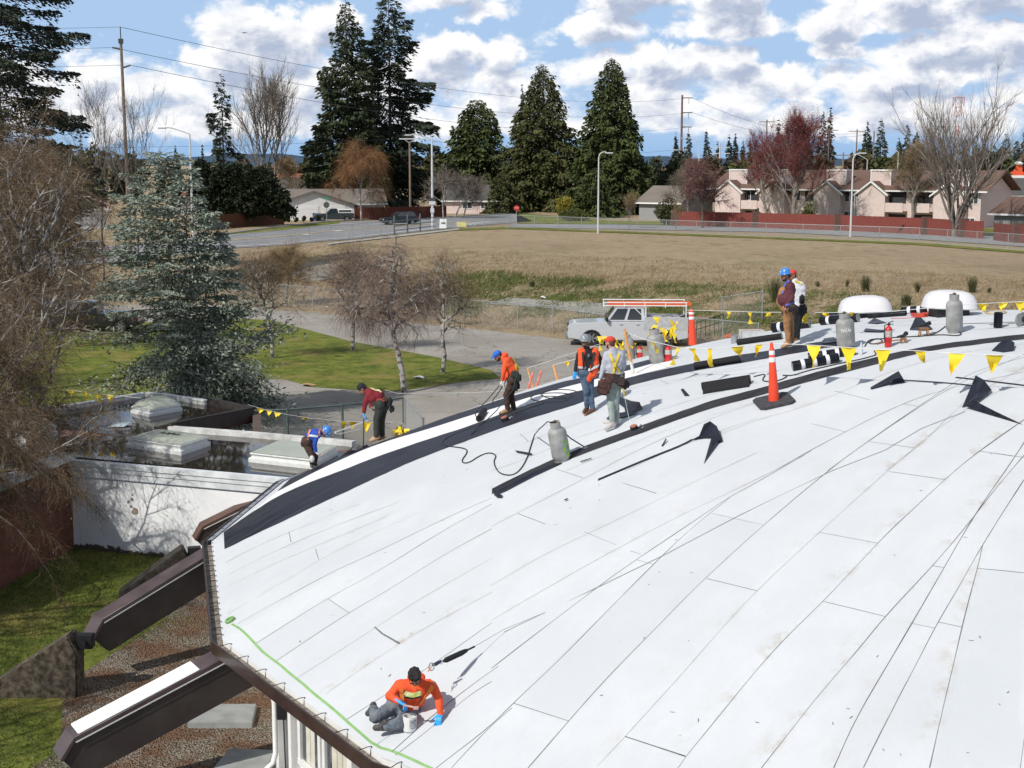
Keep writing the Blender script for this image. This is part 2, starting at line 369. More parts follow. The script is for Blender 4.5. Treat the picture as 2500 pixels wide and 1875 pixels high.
xs = np.concatenate([np.linspace(-2500, -130, 12), np.arange(-120, 121, 1.5), np.linspace(130, 2500, 12)])
ys = np.concatenate([np.arange(-60, 10, 10), np.arange(10, 200, 1.5), np.linspace(202, 400, 12), np.linspace(450, 6000, 12)])
X, Yg = np.meshgrid(xs, ys); Z = gzn(X, Yg)
nx, ny = len(xs), len(ys); I = np.arange(nx*ny).reshape(ny, nx)
Fq = np.stack([I[:-1, :-1], I[:-1, 1:], I[1:, 1:], I[1:, :-1]], -1).reshape(-1, 4)
tag(np_mesh('ground', np.stack([X, Yg, Z], -1).reshape(-1, 3), Fq, M_field, smooth=True), 'dry brown grass field and ground around the church', kind='structure')
def sheet(name, poly, lift, m, step=2.0, label=None, kind='structure', hfun=gzn):
    """polygon [(x,y)] draped on the terrain"""
    P2 = densify([Vector(p) for p in poly]+[Vector(poly[0])], step)[:-1]
    xs_ = [p.x for p in P2]; ys_ = [p.y for p in P2]; n = len(P2)
    from mathutils.geometry import intersect_point_tri_2d
    inner = []
    arr = np.array([(p.x, p.y) for p in P2])
    gx, gy = np.meshgrid(np.arange(min(xs_), max(xs_), step), np.arange(min(ys_), max(ys_), step)); gx = gx.ravel(); gy = gy.ravel()
    ins = np.zeros(len(gx), bool)
    for i in range(n):
        x1, y1 = arr[i]; x2, y2 = arr[(i+1) % n]
        c = ((y1 > gy) != (y2 > gy)) & (gx < (x2-x1)*(gy-y1)/((y2-y1) if y2 != y1 else 1e-9)+x1); ins ^= c
    for x, y in zip(gx[ins], gy[ins]):
        if np.min((arr[:, 0]-x)**2+(arr[:, 1]-y)**2) > (step*.4)**2: inner.append(Vector((x, y)))
    r = delaunay_2d_cdt([Vector((p.x, p.y)) for p in P2]+inner, [], [list(range(n))], 1, 1e-4)
    V = np.array([(p.x, p.y) for p in r[0]]); z = hfun(V[:, 0], V[:, 1])+lift
    Ft = np.array([f[:3] for f in r[2] if len(f) == 3])
    A, B, C_ = V[Ft[:, 0]], V[Ft[:, 1]], V[Ft[:, 2]]
    flip = ((B-A)[:, 0]*(C_-A)[:, 1]-(B-A)[:, 1]*(C_-A)[:, 0]) < 0; Ft[flip] = Ft[flip][:, ::-1]
    o = np_mesh(name, np.column_stack([V, z]), Ft, m, smooth=True)
    return tag(o, label, kind=kind)
def gp(uvs): return [tuple(at_ground(u, v).xy) for u, v in uvs]
# lawns
sheet('lawn', gp([(-300, 812), (100, 800), (420, 785), (560, 778), (660, 782), (860, 835), (1060, 872), (1200, 905), (1222, 925), (1120, 935), (960, 958), (850, 952), (760, 946), (700, 928), (600, 925), (560, 950), (540, 1000), (300, 1010), (-300, 1010)]), .03, M_lawn, 1.5, 'mossy green lawn with birch trees')
drive = gp([(-300, 745), (560, 745), (640, 752), (900, 775), (1120, 800), (1400, 832), (1900, 905), (1900, 990), (1400, 1000), (1500, 1100), (900, 1110), (560, 1090), (540, 1000), (560, 950), (600, 925), (700, 928), (760, 946), (850, 952), (960, 958), (1120, 935), (1222, 925), (1200, 905), (1060, 872), (860, 835), (660, 782), (560, 778), (420, 785), (100, 800), (-300, 812)])
sheet('driveway', drive, .02, M_drive, 1.5, 'worn grey asphalt driveway curving past the lawn')
sheet('near_lawn', [(-30, 8), (-8.4, 8), (-8.2, 17), (-8.5, 20.5), (-7.7, 23), (-8.6, 26), (-7.6, 30), (-8.0, 33), (-5, 36), (-5, 44), (-30, 44)], .03, M_lawn, .7, 'mossy lawn beside the church')
sheet('gravel_bed', [(-8.4, 8), (12, 8), (12, 20), (0, 40), (-5, 44), (-5, 36), (-8.0, 33), (-7.6, 30), (-8.6, 26), (-7.7, 23), (-8.5, 20.5), (-8.2, 17)], .035, M_gravel, .7, 'gravel and bark bed around the church')
# the streets on the plateau
sheet('gravel_strip', gp([(1180, 744), (1320, 752), (1480, 772), (1600, 790), (1600, 765), (1480, 742), (1350, 735), (1240, 728)]), .05, M_stone, 1.2, 'pale gravel strip at the foot of the bank')
sheet('gravel_patch', gp([(700, 655), (740, 640), (800, 640), (830, 660), (790, 685), (740, 690)]), .05, M_stone, 1.2, 'pale gravel patch on the bank')
rd = gp([(-200, 668), (300, 640), (560, 607), (700, 600), (860, 585), (1010, 567), (1170, 551), (1300, 541), (1262, 522), (1090, 532), (800, 545), (640, 563), (540, 577), (300, 600), (-200, 620)])
sheet('road', rd, .05, M_road, 3, 'two lane road crossing behind the field')
sheet('verge', gp([(560, 568), (700, 552), (830, 541), (830, 546), (700, 561), (560, 574)]), .06, M_lawn, 2, 'strip of green grass behind the road')
sheet('pavement', gp([(800, 596), (900, 584), (1010, 571), (1120, 559), (1120, 562), (1010, 575), (880, 590), (800, 600)]), .08, M_conc, 2, 'pale concrete pavement by the road')
sheet('side_road', gp([(1230, 530), (1262, 522), (1390, 530), (1530, 545), (1700, 552), (2000, 562), (2250, 580), (2560, 606), (2560, 588), (2250, 566), (2000, 552), (1600, 541), (1400, 524), (1250, 516)])[:0] or gp([(1230, 556), (1500, 560), (1900, 568), (2250, 586), (2600, 610), (2600, 586), (2250, 568), (1900, 556), (1500, 549), (1260, 548)]), .06, M_road, 3, 'grey side street in front of the apartments')
sheet('far_verge', gp([(1262, 546), (1500, 548), (1900, 555), (2250, 567), (2600, 584), (2600, 562), (2250, 556), (1900, 546), (1500, 540), (1262, 520)]), .05, M_lawn, 3, 'grassy verge in front of the red fence')
mk_y = mat('yellow_paint', (.62, .47, .20), .7); mk_w = mat('road_white_paint', (.78, .78, .76), .7)
def road_line(name, uv, w, m, label):
    pts = densify([at_ground(u, v) for u, v in uv], 3); mb = MB(); vs = []
    for i, p in enumerate(pts):
        d = (pts[min(i+1, len(pts)-1)]-pts[max(i-1, 0)]); d.z = 0; d.normalize(); n = Vector((-d.y, d.x, 0))*w/2
        for q in (p+n, p-n): vs.append((q.x, q.y, gz(q.x, q.y)+.085))
    mb.add(vs, [(2*i, 2*i+1, 2*i+3, 2*i+2) for i in range(len(pts)-1)]); o = mb.build(name, m); tag(o, label, kind='structure')
road_line('road_line', [(540, 590), (640, 583), (800, 566), (1000, 551), (1180, 540)], .45, mk_y, 'yellow centre line along the road')
road_line('edge_line', [(560, 604), (700, 596), (860, 581), (1010, 564), (1170, 548)], .3, mk_w, 'white edge line on the near side of the road')
for k in range(7):
    u = 1110+k*11
    road_line('crosswalk_bar', [(u, 548-k*.9), (u+34, 551-k*1.2)], .5, mk_w, 'white crosswalk bars at the junction')
road_line('road_arrow', [(742, 575), (757, 573.5)], .9, mk_w, 'white lane arrow on the road'); road_line('road_arrow', [(818, 566), (832, 564.5)], .9, mk_w, 'white lane arrow on the road')
kerb = MB()
for uv in ([(540, 575), (640, 561), (800, 543), (900, 537)], [(1270, 521), (1180, 527), (1090, 531)]):
    pts = densify([at_ground(u, v) for u, v in uv], 4)
    for a, b in zip(pts[:-1], pts[1:]): kerb.bar(a+Vector((0, 0, .06)), b+Vector((0, 0, .06)), .25, .28)
tag(kerb.build('kerb', M_conc), 'pale kerb on the far side of the road', kind='structure')
road_line('far_kerb', [(1080, 559), (1240, 554), (1420, 561), (1700, 572), (1960, 582), (2244, 593), (2460, 610), (2600, 621)], .28, mat('pale_kerb_concrete', (.50, .49, .42), .9), 'pale kerb line along the foot of the far fence')
sheet('grass_strip', gp([(1080, 565), (1240, 559.5), (1420, 566), (1700, 577), (1960, 587), (2244, 599), (2460, 616), (2600, 627), (2600, 622), (2460, 611), (2244, 594), (1960, 583), (1700, 573), (1420, 562), (1240, 555), (1080, 560)]), .05, M_lawn, 2, 'thin green grass strip at the far edge of the field')
# distant hills
M_hill = mat('haze_tinted_hill', (.022, .05, .085), .95, c2=(.035, .075, .12), vscale=.004)  # distance haze is put into the blue base colour
hv = []; hf = []
for i, uu in enumerate(np.linspace(-1500, 3800, 80)):
    h = 390-14*math.exp(-((uu-560)/260)**2)-8*math.exp(-((uu-1500)/500)**2)-3*math.sin(uu*.013)-2*math.sin(uu*.05)
    a = at_y(uu, h, 9000); hv += [(a.x, 9000, -20), (a.x, 9600, a.z), (a.x, 11000, -20)]
hf = [(3*i+k, 3*i+k+1, 3*i+k+4, 3*i+k+3) for i in range(79) for k in (0, 1)]
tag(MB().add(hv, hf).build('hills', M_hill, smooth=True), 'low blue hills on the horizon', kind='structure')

# ============================================================ CHURCH ROOF
church = empty('domed_building', (RC[0], RC[1], 0), 'low round building with white shallow dome roof, many-sided eaves and brown gutter', 'building')
BAND1 = ([(706,1172),(719,1163),(755,1146),(934,1073),(1025,1041),(1150,1000),(1221,976),(1292,957),(1374,932),(1414,925),(1500,901),(1580,880),(1640,866)],
         [(676,1201),(771,1151),(855,1112),(934,1080),(1046,1048),(1150,1014),(1221,993),(1292,970),(1374,947),(1414,937),(1500,914),(1580,892),(1640,873)])
BAND2 = ([(546,1300),(617,1250),(700,1199),(850,1144),(903,1122),(975,1097),(1046,1073),(1150,1040),(1201,1020),(1260,998),(1323,977),(1425,953),(1562,915),(1692,888),(1797,868),(1850,862),(1995,836),(2047,830)],
         [(548,1341),(700,1268),(954,1150),(995,1131),(1082,1097),(1150,1073),(1183,1060),(1292,1022),(1384,996),(1465,966),(1569,932),(1692,906),(1850,880),(1995,853),(2067,843)])
BAND3C = [(1201,1201),(1300,1151),(1431,1097),(1562,1050),(1670,1011),(1742,986),(1850,959),(1900,944),(2020,911),(2155,877),(2270,850),(2380,836),(2500,822),(2600,816)]
BAND3 = ([(u, v-(7 if u < 1400 else 9 if u < 2200 else 6)) for u, v in BAND3C], [(u, v+(6 if u < 1400 else 9 if u < 2200 else 6)) for u, v in BAND3C])
S4 = [(1460,1172),(1507,1152),(1600,1113),(1660,1090),(1690,1074)]; BAND4 = ([(u, v-2.5) for u, v in S4], [(u, v+2.5) for u, v in S4])
c8 = lambda L: [(1200+.5877*x, 1100+.5877*y) for x, y in L]
c3 = lambda L: [(500+.3768*x, 1250+.3768*y) for x, y in L]
r8 = lambda L: [(1850+x/2.765, 550+y/2.765) for x, y in L]
r7 = lambda L: [(1200+x/2.765, 550+y/2.765) for x, y in L]
SEAMS = [  # (polyline, strength, stain)
 (c8([(0,905),(175,770),(430,575),(620,440),(890,260),(985,195),(1080,145),(1330,0)]),1,.2),
 (c8([(-230,1319),(0,1145),(90,1050),(300,850),(500,650),(670,475),(820,330),(990,195)]),.7,.1),
 (c8([(150,1319),(318,1125),(520,900),(700,720),(890,530),(1130,310),(1370,105),(1510,0),(1640,-90),(1900,-260),(2212,-400)]),1,.15),
 (c8([(440,1310),(555,1188),(800,920),(1000,690),(1105,580),(1360,340),(1550,170),(1740,0),(1960,-170),(2250,-320)]),.45,.45),
 (c8([(775,1319),(805,1272),(915,1140),(1120,890),(1230,770),(1375,628),(1605,385),(1700,290),(1885,120),(2025,0),(2230,-140)]),.7,1),
 (c8([(1120,1319),(1240,1170),(1340,1040),(1510,840),(1635,690),(1830,478),(1980,310),(2100,150),(2212,20)]),.9,1),
 (c8([(1420,1319),(1500,1140),(1620,930),(1745,718),(1850,540),(1980,310),(2170,30),(2250,-90)]),1.6,.3),
 (c8([(1545,1319),(1650,1110),(1740,930),(1840,740),(1945,560),(2045,380),(2212,120)]),.9,.2),
 (c8([(1820,1319),(1850,1180),(1900,960),(1960,710),(2020,490),(2040,390)]),.7,.8),
 (c8([(2195,1319),(2212,1200)]),1,0),
 (c8([(0,315),(225,200),(380,120),(600,0),(900,-130),(1250,-250)]),.6,.3),
 (c8([(0,705),(300,530),(500,420),(750,285),(1000,170),(1300,20)]),.4,.5),
 (c8([(0,560),(220,430),(520,290),(800,150),(1100,10)]),.3,.3),
 (c3([(135,330),(250,265),(545,130),(720,65),(830,10),(1000,-50)]),.6,.2),(c3([(140,415),(420,270),(720,140),(1000,30),(1250,-60)]),.7,.2),
 (c3([(150,480),(460,330),(800,190),(1200,20)]),.25,.5),(c3([(150,660),(600,400),(740,310),(1100,130),(1400,0)]),.35,.3),
 (c3([(215,725),(380,630),(840,380),(1050,290),(1600,20),(1858,-90)]),1.1,.2),(c3([(320,860),(800,555),(1100,400),(1560,110),(1858,-50)]),1,.2),
 (c3([(455,970),(930,655),(1200,500),(1560,270),(1858,110)]),1,.1),(c3([(600,1075),(1090,760),(1400,560),(1858,300)]),.3,.2),
 (c3([(780,1180),(1260,850),(1540,690),(1858,520)]),.35,1),(c3([(920,1345),(1170,1185),(1480,990),(1858,720)]),.8,.1),
 (c3([(1110,1510),(1210,1440),(1320,1340)]),.8,.1),(c3([(1210,1555),(1500,1300),(1780,1085),(1900,1000)]),1.4,.1),
 (c3([(1235,1575),(1480,1390),(1700,1200),(1858,1100)]),.6,0),(c3([(1600,1659),(1730,1520),(1858,1385),(1990,1270)]),.9,0),
 (r8([(-300,1430),(0,1310),(330,1225),(850,1000),(1300,870),(1797,800)]),.4,.5),(r8([(-100,1760),(110,1659),(390,1500),(870,1250),(1200,1120),(1797,990)]),.8,.3),
 (r8([(470,1659),(740,1460),(1070,1230),(1300,1080),(1480,980),(1797,890)]),.8,.2),(r8([(860,1659),(1080,1500),(1400,1180),(1797,960)]),.5,1),
 (r8([(1330,1659),(1490,1530),(1720,1370),(1850,1280)]),1,.6),(r8([(1380,612),(1600,606),(1850,604)]),1.6,0),(r8([(1250,725),(1500,700),(1850,688)]),1.6,0),
 (r8([(720,662),(1000,645),(1300,640)]),.9,0),(r8([(700,690),(860,678),(1200,672),(1797,650)]),.6,.1),(r8([(0,960),(200,905),(420,850)]),.5,.1),
 (r7([(0,1500),(300,1380),(640,1240),(1000,1120),(1400,1010),(1797,930)]),.5,.1),(r7([(0,1659),(200,1590),(520,1450),(900,1330),(1300,1190),(1797,1060)]),.5,.1),
 (r7([(0,1560),(350,1420),(700,1300)]),.3,.1),(r7([(900,1659),(1200,1520),(1600,1370),(1797,1300)]),.6,.3),(r7([(500,1659),(900,1490),(1300,1340),(1797,1190)]),.4,.1),
 (r7([(850,940),(1100,880),(1400,820),(1700,760)]),.8,0),(r7([(900,1110),(1300,1030),(1797,960)]),.4,0)]
CROSS = [c8(s) for s in ([(90,1050),(318,1125)],[(555,1188),(805,1272)],[(895,532),(1105,582)],[(915,262),(1128,310)],[(1360,340),(1605,385)],[(1375,628),(1635,690)],[(1650,88),(1885,122)],[(1745,718),(1840,738)],[(1855,712),(1953,733)],[(1830,478),(1880,486)],[(2020,490),(2212,508)],[(2025,3),(2212,30)],[(110,262),(225,305)],[(385,338),(520,393)],[(545,135),(685,178)],[(575,418),(620,432)],[(605,455),(670,472)],[(270,78),(380,115)])]
CROSS += [c3(s) for s in ([(545,130),(560,195)],[(715,238),(738,308)],[(800,565),(935,655)],[(1100,745),(1150,790),(1262,855)])]
CROSS += [r8([(360,1340),(590,1395)]), r8([(740,1460),(1060,1505)]), r8([(980,1205),(1080,1222)]), r8([(1490,1525),(1720,1560)]), r8([(520,1120),(760,1180)]), r7([(190,1408),(250,1460)]), r7([(970,960),(1040,990)]), r7([(1140,1045),(1200,1075)])]
seam3 = [([at_roof(u, v) for u, v in smooth_poly(pl, 2)], st_, sn_) for pl, st_, sn_ in SEAMS]
# roof surface: polar grid with stain / tint attributes
nr, na = 230, 1500
th = np.linspace(-math.pi, math.pi, na, endpoint=False); S = np.linspace(0.002, 1, nr)
rp = np.interp(th, _TH, _RP); TH, SS = np.meshgrid(th, S); RPm = np.broadcast_to(rp, TH.shape)
XX = RC[0]+SS*RPm*np.cos(TH); YY = RC[1]+SS*RPm*np.sin(TH); ZZ = roof_zn(XX, YY)
I = np.arange(nr*na).reshape(nr, na); J = np.roll(I, -1, axis=1)
Fq = np.stack([I[:-1], I[1:], J[1:], J[:-1]], -1).reshape(-1, 4)
def roof_mat():
    m = bpy.data.materials.new('white_cap_sheet'); m.use_nodes = True; t = NT(m.node_tree); bs = t.n['Principled BSDF']
    co = t.a('ShaderNodeTexCoord').outputs['Object']; stn = t.a('ShaderNodeAttribute', attribute_name='stain').outputs['Fac']; tn = t.a('ShaderNodeAttribute', attribute_name='tint').outputs['Fac']
    a = t.noise(co, .5, 5, .65); b = t.noise(co, 60, 3, .7); c = t.noise(co, 5, 5, .7); d = t.noise(t.vm('MULTIPLY', co, (1, 1, .2)), 2.2, 5, .7)
    base = t.mix(t.mr(a, .25, .75), (.565, .585, .60), (.64, .655, .668))
    base = t.mix(t.m('MULTIPLY', tn, .5), base, (.50, .525, .54))
    base = t.mix(t.mr(b, .3, .75, .25, 0), base, (.42, .44, .46)); base = t.mix(t.mr(c, .55, .8, 0, .2), base, (.44, .43, .40))
    rr_ = t.a('ShaderNodeVectorRotate', rotation_type='Z_AXIS', i={'Vector': co, 'Angle': R(-48)}).outputs[0]; stk = t.noise(t.vm('MULTIPLY', rr_, (.12, .95, 1)), 1.3, 3, .6)
    base = t.mix(t.mr(stk, .42, .60, 0, .30), base, (.52, .545, .565))
    base = t.mix(t.m('MULTIPLY', stn, t.mr(d, .48, .70, 0, .75)), base, (.40, .33, .25))
    t.l.new(base, bs.inputs['Base Color']); bs.inputs['Roughness'].default_value = .9; bs.inputs['Specular IOR Level'].default_value = .2
    bm_ = t.a('ShaderNodeBump', i={'Strength': .25, 'Distance': .004, 'Height': b}); t.l.new(bm_.outputs[0], bs.inputs['Normal'])
    return m
M_roof = roof_mat()
o = np_mesh('roof', np.stack([XX, YY, ZZ], -1).reshape(-1, 3), Fq, M_roof, church, smooth=True, local=(RC[0], RC[1], 0))
stain = np.zeros(nr*na); vx = XX.ravel(); vy = YY.ravel()
vis = np.where((vx < 16) & (vy < 42))[0]; px_, py_ = vx[vis], vy[vis]; sv = np.zeros(len(vis))
for pts, st_, sn_ in seam3:
    if sn_ < .15: continue
    arr = np.array([(p.x, p.y) for p in densify(pts, .5)]); k = 0
    for a, b in zip(arr[:-1], arr[1:]):
        d = b-a; L2 = d@d
        if L2 < 1e-6: continue
        bx = (px_ > min(a[0], b[0])-.4) & (px_ < max(a[0], b[0])+.4) & (py_ > min(a[1], b[1])-.4) & (py_ < max(a[1], b[1])+.4); ii = np.where(bx)[0]
        qx = px_[ii]-a[0]; qy = py_[ii]-a[1]; t_ = np.clip((qx*d[0]+qy*d[1])/L2, 0, 1); ex = qx-t_*d[0]; ey = qy-t_*d[1]
        dist = np.hypot(ex, ey); side = (ex*-d[1]+ey*d[0]) > 0
        w = np.where(side, .34, .08); sv[ii] = np.maximum(sv[ii], sn_*np.clip(1-dist/w, 0, 1)**1.5)
stain[vis] = sv
tint = np.zeros(nr*na)
for quad in (c8([(90,1050),(318,1125),(1128,310),(915,262)]), c3([(320,860),(455,970),(930,655),(800,560)]), c8([(1820,1319),(2195,1319),(2212,508),(2020,490)])):
    q = [at_roof(*p) for p in quad]; ins = np.ones(len(vis), bool); sg = None
    A = sum(q[i].x*q[(i+1) % 4].y-q[(i+1) % 4].x*q[i].y for i in range(4)); sg = 1 if A > 0 else -1
    for i in range(4):
        a_, b_ = q[i], q[(i+1) % 4]; ins &= (((b_.x-a_.x)*(py_-a_.y)-(b_.y-a_.y)*(px_-a_.x))*sg > 0)
    tint[vis[ins]] = .7
for nm, arr in (('stain', stain), ('tint', tint)):
    at_ = o.data.attributes.new(nm, 'FLOAT', 'POINT'); at_.data.foreach_set('value', arr.astype(np.float32))
def drape(mb, L, Rr, lift, across=4):
    n = len(L)
    vs = []
    for a, b in zip(L, Rr):
        for k in range(across+1):
            q = a.lerp(b, k/across); vs.append((q.x, q.y, roof_z(q.x, q.y)+lift))
    w = across+1
    mb.add(vs, [(i*w+k, i*w+k+1, (i+1)*w+k+1, (i+1)*w+k) for i in range(n-1) for k in range(across)])
def resample(pts, n):
    d = [0]
    for a, b in zip(pts[:-1], pts[1:]): d.append(d[-1]+(b-a).length)
    out = []
    for t in np.linspace(0, d[-1], n):
        i = min(max(np.searchsorted(d, t)-1, 0), len(pts)-2); f = (t-d[i])/max(d[i+1]-d[i], 1e-9); out.append(pts[i].lerp(pts[i+1], f))
    return out
def band(edges, name, m, lift, parent, across=5, ragged=0.0):
    A, B = [[at_roof(u, v) for u, v in smooth_poly(e, 2)] for e in edges]
    L = sum((b-a).length for a, b in zip(A[:-1], A[1:])); n = int(L/.16)+2
    A, B = resample(A, n), resample(B, n)
    if ragged:
        for k in range(n):
            d = (A[k]-B[k]).normalized(); A[k] = A[k]+d*ragged*(noise.noise(Vector((k*.45, 0, 3)))+.6*noise.noise(Vector((k*1.7, 4, 3)))); B[k] = B[k]+d*ragged*(noise.noise(Vector((k*.4, 9, 3)))+.6*noise.noise(Vector((k*1.5, 14, 3))))
    mb = MB(); drape(mb, A, B, lift, across); return mb.build(name, m, parent, smooth=True)
def black_mat(name, c1, c2, rough, streak=(.35, 3, 1)):
    m = bpy.data.materials.new(name); m.use_nodes = True; t = NT(m.node_tree); bs = t.n['Principled BSDF']; co = t.a('ShaderNodeTexCoord').outputs['Object']; bs.inputs['Specular IOR Level'].default_value = .35
    rot = t.a('ShaderNodeVectorRotate', rotation_type='Z_AXIS', i={'Vector': co, 'Angle': R(-35)}).outputs[0]
    a = t.noise(t.vm('MULTIPLY', rot, streak), 1.6, 6, .7, .6); b = t.noise(co, 45, 3, .7)
    base = t.mix(t.mr(a, .32, .68), c1, c2); base = t.mix(t.mr(b, .6, .8, 0, .4), base, (.12, .125, .14)); t.l.new(base, bs.inputs['Base Color'])
    t.l.new(t.mr(a, .3, .7, rough-.12, rough+.2), bs.inputs['Roughness'])
    bm_ = t.a('ShaderNodeBump', i={'Strength': .4, 'Distance': .008, 'Height': t.m('ADD', a, t.m('MULTIPLY', b, .4))}); t.l.new(bm_.outputs[0], bs.inputs['Normal']); return m
M_band = black_mat('bitumen_band', (.004, .0045, .008), (.034, .037, .052), .48)
M_blk = black_mat('black_membrane', (.006, .007, .012), (.018, .021, .033), .32)
M_blkm = black_mat('black_granule_strip', (.014, .015, .02), (.045, .045, .05), .8)
M_new = mat('bright_new_cap_sheet', (.80, .80, .80), .85, var=.03)
band((BAND1[1], [(618,1250),(700,1199),(850,1144),(903,1122),(975,1097),(1046,1073),(1150,1040),(1201,1020),(1260,998),(1323,977),(1425,953),(1562,915),(1640,895)]), 'new_white_strip', M_new, .006, church, 14)
band(BAND1, 'upper_bitumen_band', M_band, .012, church, 10, .05); band(BAND2, 'lower_bitumen_band', M_band, .012, church, 20, .05)
band(BAND3, 'middle_bitumen_band', M_blkm, .008, church, 5, .03); band(BAND4, 'narrow_bitumen_band', M_blk, .006, church, 2)
M_seam = mat('dark_seam_line', (.13, .13, .135), .95, var=.5, vscale=3); M_seam2 = mat('faint_seam', (.40, .40, .395), .95, var=.25, vscale=2)  # dark and faint grey colours of the sheet seams
seamA, seamB = MB(), MB()
def seam_ribbon(pts, w, mb, strength, k0):
    pts = [p for p in densify(pts, .2)]; L = []; Rr = []
    for i, p in enumerate(pts):
        d = (pts[min(i+1, len(pts)-1)]-pts[max(i-1, 0)]); d.z = 0; d.normalize(); n = Vector((-d.y, d.x, 0))
        ww = w*(.55+1.0*max(0, noise.noise(Vector((i*.13, k0*7.7, 0)))+.35)); j = n*(.012*noise.noise(Vector((i*.09, k0*3.3, 5))))
        L.append(p+j+n*ww/2); Rr.append(p+j-n*ww/2)
    drape(mb, L, Rr, .0035, 1)
for k, (pts, st_, sn_) in enumerate(seam3):
    dark = st_ > .55
    seam_ribbon(pts, (.004+.0055*st_) if dark else .008, seamA if dark else seamB, st_, k)
for k, pl in enumerate(CROSS):
    pts = [at_roof(u, v) for u, v in pl]; seam_ribbon(pts, .022 if k in (1, 21) else .008, seamA, 1, 50+k)
seamA.build('sheet_seam', M_seam, church); seamB.build('sheet_seam', M_seam2, church)
# scuffs
sc = MB()
for k in range(80):
    u, v = random.uniform(620, 2480), random.uniform(900, 1850)
    p = at_roof(u, v)
    if roof_s(p.x, p.y) > .97: continue
    a = random.uniform(0, 3.14); l = random.uniform(.01, .045); w = random.uniform(.004, .012); d = Vector((math.cos(a), math.sin(a), 0)); n = Vector((-d.y, d.x, 0))
    q = [p+d*l+n*w*.3, p+n*w, p-d*l, p-n*w*.8]; sc.add([(c.x, c.y, roof_z(c.x, c.y)+.005) for c in q], [(0, 1, 2, 3)])
so = sc.build('roof_scuff', M_seam, church); so['kind'] = 'stuff'
# eaves: drip edge, gutter, brackets, fascia, soffit, walls
M_brown = mat('brown_gutter_metal', (.045, .026, .022), .35, var=.25, vscale=2, coat=.2); M_dgrey = mat('dark_iron', (.03, .03, .033), .5, .5)
M_white = mat('white_paint', (.78, .78, .76), .6, var=.06, vscale=3); M_greyg = mat('grey_metal', (.36, .38, .42), .4, .3, var=.2)
M_dirt = mat('gutter_debris', (.10, .08, .06), .95, c2=(.30, .26, .22), vscale=9)
nC = len(CORN); cpt = lambda i, r, z: Vector((RC[0]+r*math.cos(CORN_R[i % nC]), RC[1]+r*math.sin(CORN_R[i % nC]), z))
idx = {c: i for i, c in enumerate(CORN)}; iP3 = idx[-137.8]; iP2 = idx[-156.2]; iP1 = idx[-176.9]; iP0 = idx[164.7]
ZE = roof_z(*cpt(iP2, RR*.9999, 0).xy)
def ringstrip(mb, prof, lo, hi_):
    """prof [(dr,z)] swept along polygon edges lo..hi"""
    for e in range(lo, hi_):
        vs = []
        for k in (e, e+1):
            for dr, z in prof: vs.append(cpt(k, RR+dr, z))
        n = len(prof); mb.add(vs, [(j, j+1, n+j+1, n+j) for j in range(n-1)])
gut = MB(); ringstrip(gut, [(.02, ZE-.11), (.14, ZE-.11), (.155, ZE-.0), (.185, ZE+.0), (.185, ZE-.2), (-.02, ZE-.2)], 0, nC); go_ = gut.build('gutter', M_brown, church)
deb = MB(); ringstrip(deb, [(.0, ZE-.085), (.15, ZE-.085)], 0, nC); deb.build('gutter_debris', M_dirt, church)
dr = MB(); ringstrip(dr, [(-.30, ZE+.3*.42+.006), (-.0, ZE+.002), (.01, ZE-.10)], 0, nC); 
fs_ = MB(); ringstrip(fs_, [(-.01, ZE-.01), (-.01, ZE-.30), (-.75, ZE-.26)], 0, nC); fs_.build('fascia', M_white, church)
for (i, j, sp) in ((iP2, iP3, .62), (iP1, iP2, .34), (iP0, iP1, .6), (iP3, (iP3+1) % nC, .62)):
    a, b = cpt(i, RR, ZE), cpt(j, RR, ZE); n = int((b-a).length/sp); t = (b-a).normalized(); o_ = Vector((t.y, -t.x, 0))
    if o_.dot(a-Vector((RC[0], RC[1], a.z))) < 0: o_ = -o_
    for k in range(n):
        p = a+(b-a)*(k+.5)/n
        br = MB(); br.tube([p-o_*.02+Vector((0, 0, .03)), p+o_*.04+Vector((0, 0, .035)), p+o_*.165+Vector((0, 0, .02))], .006, 5)
        br.tube([p-o_*.02+Vector((0, 0, .03)), p-o_*.0+Vector((0, 0, -.1))], .006, 5); br.build('gutter_bracket', M_dgrey, church)
# parapet metal on the far left edges (grey)
me_ = MB(); ringstrip(me_, [(.0, ZE+.0), (.0, ZE+.05), (.16, ZE+.03), (.19, ZE-.12)], iP0, iP0+1 if iP0+1 <= nC else iP0); 
E1 = MB()
for e in ((iP1, iP0), (iP0, iP0-1)):
    vs = [cpt(k, RR+dr_, ZE+dz) for k in e for dr_, dz in ((-.02, .03), (.0, .035), (.085, .02), (.09, -.12))]
    E1.add(vs, [(j, j+1, 4+j+1, 4+j) for j in range(3)])
E1.build('metal_edge', M_greyg, church)
